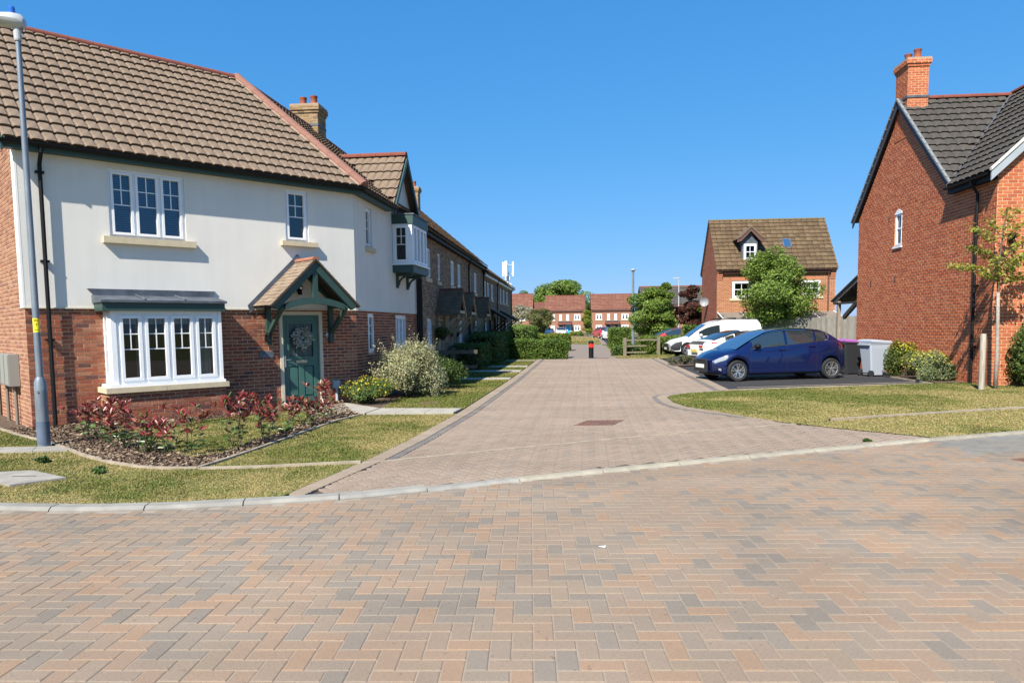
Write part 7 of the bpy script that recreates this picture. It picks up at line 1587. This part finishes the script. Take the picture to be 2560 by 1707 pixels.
# grass blades
def blades(name, label, poly, dens, h, dry, excl=(), patch=1.0, z=.04):
    xs = [p[0] for p in poly]; ys = [p[1] for p in poly]; A = (max(xs)-min(xs))*(max(ys)-min(ys)); n = int(A*dens); x = RNG.uniform(min(xs), max(xs), n); y = RNG.uniform(min(ys), max(ys), n); k = inpoly(x, y, poly)
    for e in excl: k &= ~inpoly(x, y, e)
    lat = x*cos(YAW)+y*sin(YAW); dep = y*cos(YAW)-x*sin(YAW); k &= (np.abs(lat) < dep*.74+.3) & (dep > 1)
    x, y = x[k], y[k]; n = len(x); v = .55*vnoise(x, y, patch)+.3*vnoise(x+31, y+17, patch*3.1)+.15*vnoise(x, y, patch*9)
    g = np.clip((v-.30)/.30+dry(x, y)*1.3+.08, 0, 1)[:, None]
    hh = h*(.5+.8*RNG.random((n, 1)))*(1.15-.5*g); a = RNG.random(n)*2*pi; w = .0075*(1+.0*x)[:, None]*(np.hypot(x, y)[:, None]/9).clip(1, 3)
    d = np.stack([np.cos(a), np.sin(a), 0*a], 1); b = RNG.random(n)*2*pi; ln = np.stack([np.cos(b), np.sin(b), 0*b], 1)*hh*(.35+.8*RNG.random((n, 1))); P = np.stack([x, y, np.full(n, z)], 1)
    V = np.stack([P-d*w, P+d*w, P+ln+np.array([0, 0, 1.])*hh], 1).reshape(-1, 3); F = np.arange(3*n).reshape(-1, 3)
    gr = np.array([.095, .135, .026]); gr2 = np.array([.165, .185, .042]); st = np.array([.32, .25, .095]); st2 = np.array([.41, .325, .15]); r1, r2 = RNG.random((n, 1)), RNG.random((n, 1))
    C = (gr*(1-r1)+gr2*r1)*(1-g)+(st*(1-r2)+st2*r2)*g; mixb = RNG.random((n, 1)) < .18; C = np.where(mixb, np.where(g > .5, gr2, st*.8), C)
    o = stuff(np_obj(name, V, F, C, grass_m)); return tag(o, label, 'grass')
COVER = [(-6.95, 7.62), (-6.08, 7.16), (-5.73, 7.56), (-6.45, 7.95), (-6.9, 7.8)]; STRIP = [(-9.1, 9.0), (-7.05, 9.32), (-7.28, 9.78), (-9.1, 9.5)]
front_all = LAWN_FRONT
blades('front_grass', 'patchy green and straw coloured grass along the front kerb', front_all, 4200, .017, lambda x, y: np.where(y < 8.6, .02, -.14)+np.where((x > -3.2) & (y < 9.2), .25, 0)+np.clip((x+2.55-.0)*-.0, 0, 0)+.30*(np.exp(-((y-kerb_y(x)-.2)/.18)**2))+.25*np.exp(-((x-np.interp(y, [p[1] for p in LD], [p[0] for p in LD])+.35)/.16)**2), (COVER, STRIP, [(-4.5, 8.12), (-3.79, 8.23), (-2.6, 8.57), (-2.6, 8.68), (-3.79, 8.33), (-4.5, 8.22)]), 1.1)
blades('bed_grass', 'green grass inside the planting bed before the bay window', LAWN_BED, 3600, .02, lambda x, y: -.22, (), 1.5, z=.048)
blades('side_grass', 'bright green lawn strips between the terrace paths', LAWN_SIDE, 2000, .022, lambda x, y: -.55, tuple([(-4.7, a-.03), (-1.8, a-.03), (-1.8, b+.03), (-4.7, b+.03)] for a, b in ((22.46, 23.15), (26.2, 27.2), (29.2, 30.1), (34.4, 35.0))), .8)
blades('right_grass', 'wide green and straw coloured lawn on the right', LAWN_RIGHT, 2300, .019, lambda x, y: np.clip((14.4-(y-.42*(x-4)))*.16-.12, -.42, .40), (), .8)
blades('verge_grass', 'thin grass verge below the rail fence', [(2.13, 37.7), (2.4, 36.5), (4.6, 35.9), (5.5, 39.9), (3.5, 40)], 700, .06, lambda x, y: .05, (), .8)
blades('far_grass', 'dry straw coloured grass before the far houses', [(-.75, 66), (2.35, 64.2), (3.1, 102), (-2.4, 106)], 90, .16, lambda x, y: .25, (), .2)
# flower wreath hanging on the front door
wt = thing('door_wreath', 'round wreath of white and green leaves hanging on green front door', 'wreath', LH.location, E1); rg = np.random.default_rng(77); pts = []; cl = []
cx_, cz_ = 5.07, 1.50
for i in range(620):
    a = rg.random()*2*pi; r = .155+.05*rg.normal(); pts.append((cx_+r*cos(a), -.03-.035*abs(rg.normal()), cz_+r*sin(a)))
V, F, C = leaf_cloud(len(pts), lambda n: np.array(pts), .05, [(.55, .56, .55), (.62, .62, .58), (.30, .36, .22), (.20, .27, .15), (.50, .52, .62), (.42, .40, .30)], nrm_fn=lambda P: np.tile([[0, -1., .2]], (len(P), 1)), flat=.6, asp=.6); stuff(np_obj('wreath_leaves', V, F, C, petal_m, wt))
m = MB(); m.tube([(cx_+.16*cos(a), -.012, cz_+.16*sin(a)) for a in np.linspace(0, 2*pi, 25)], .02, 6); m.build('ring', bark_m, wt)
# tiny weeds on the front grass and kerb joints
for i, (x, y, s, lab) in enumerate(((-6.75, 8.55, .16, 'dark green weed tuft left of the concrete cover'), (-5.6, 7.95, .13, 'dark green weed tuft right of the concrete cover'), (4.1, 10.42, .07, 'small weed growing by the kerb stones on the right'))):
    bush('weed', lab, x, y, s, s*.6, [(.05, .10, .02), (.08, .14, .03)], 160, .05, cat='weed', seed=90+i, clumps=5)
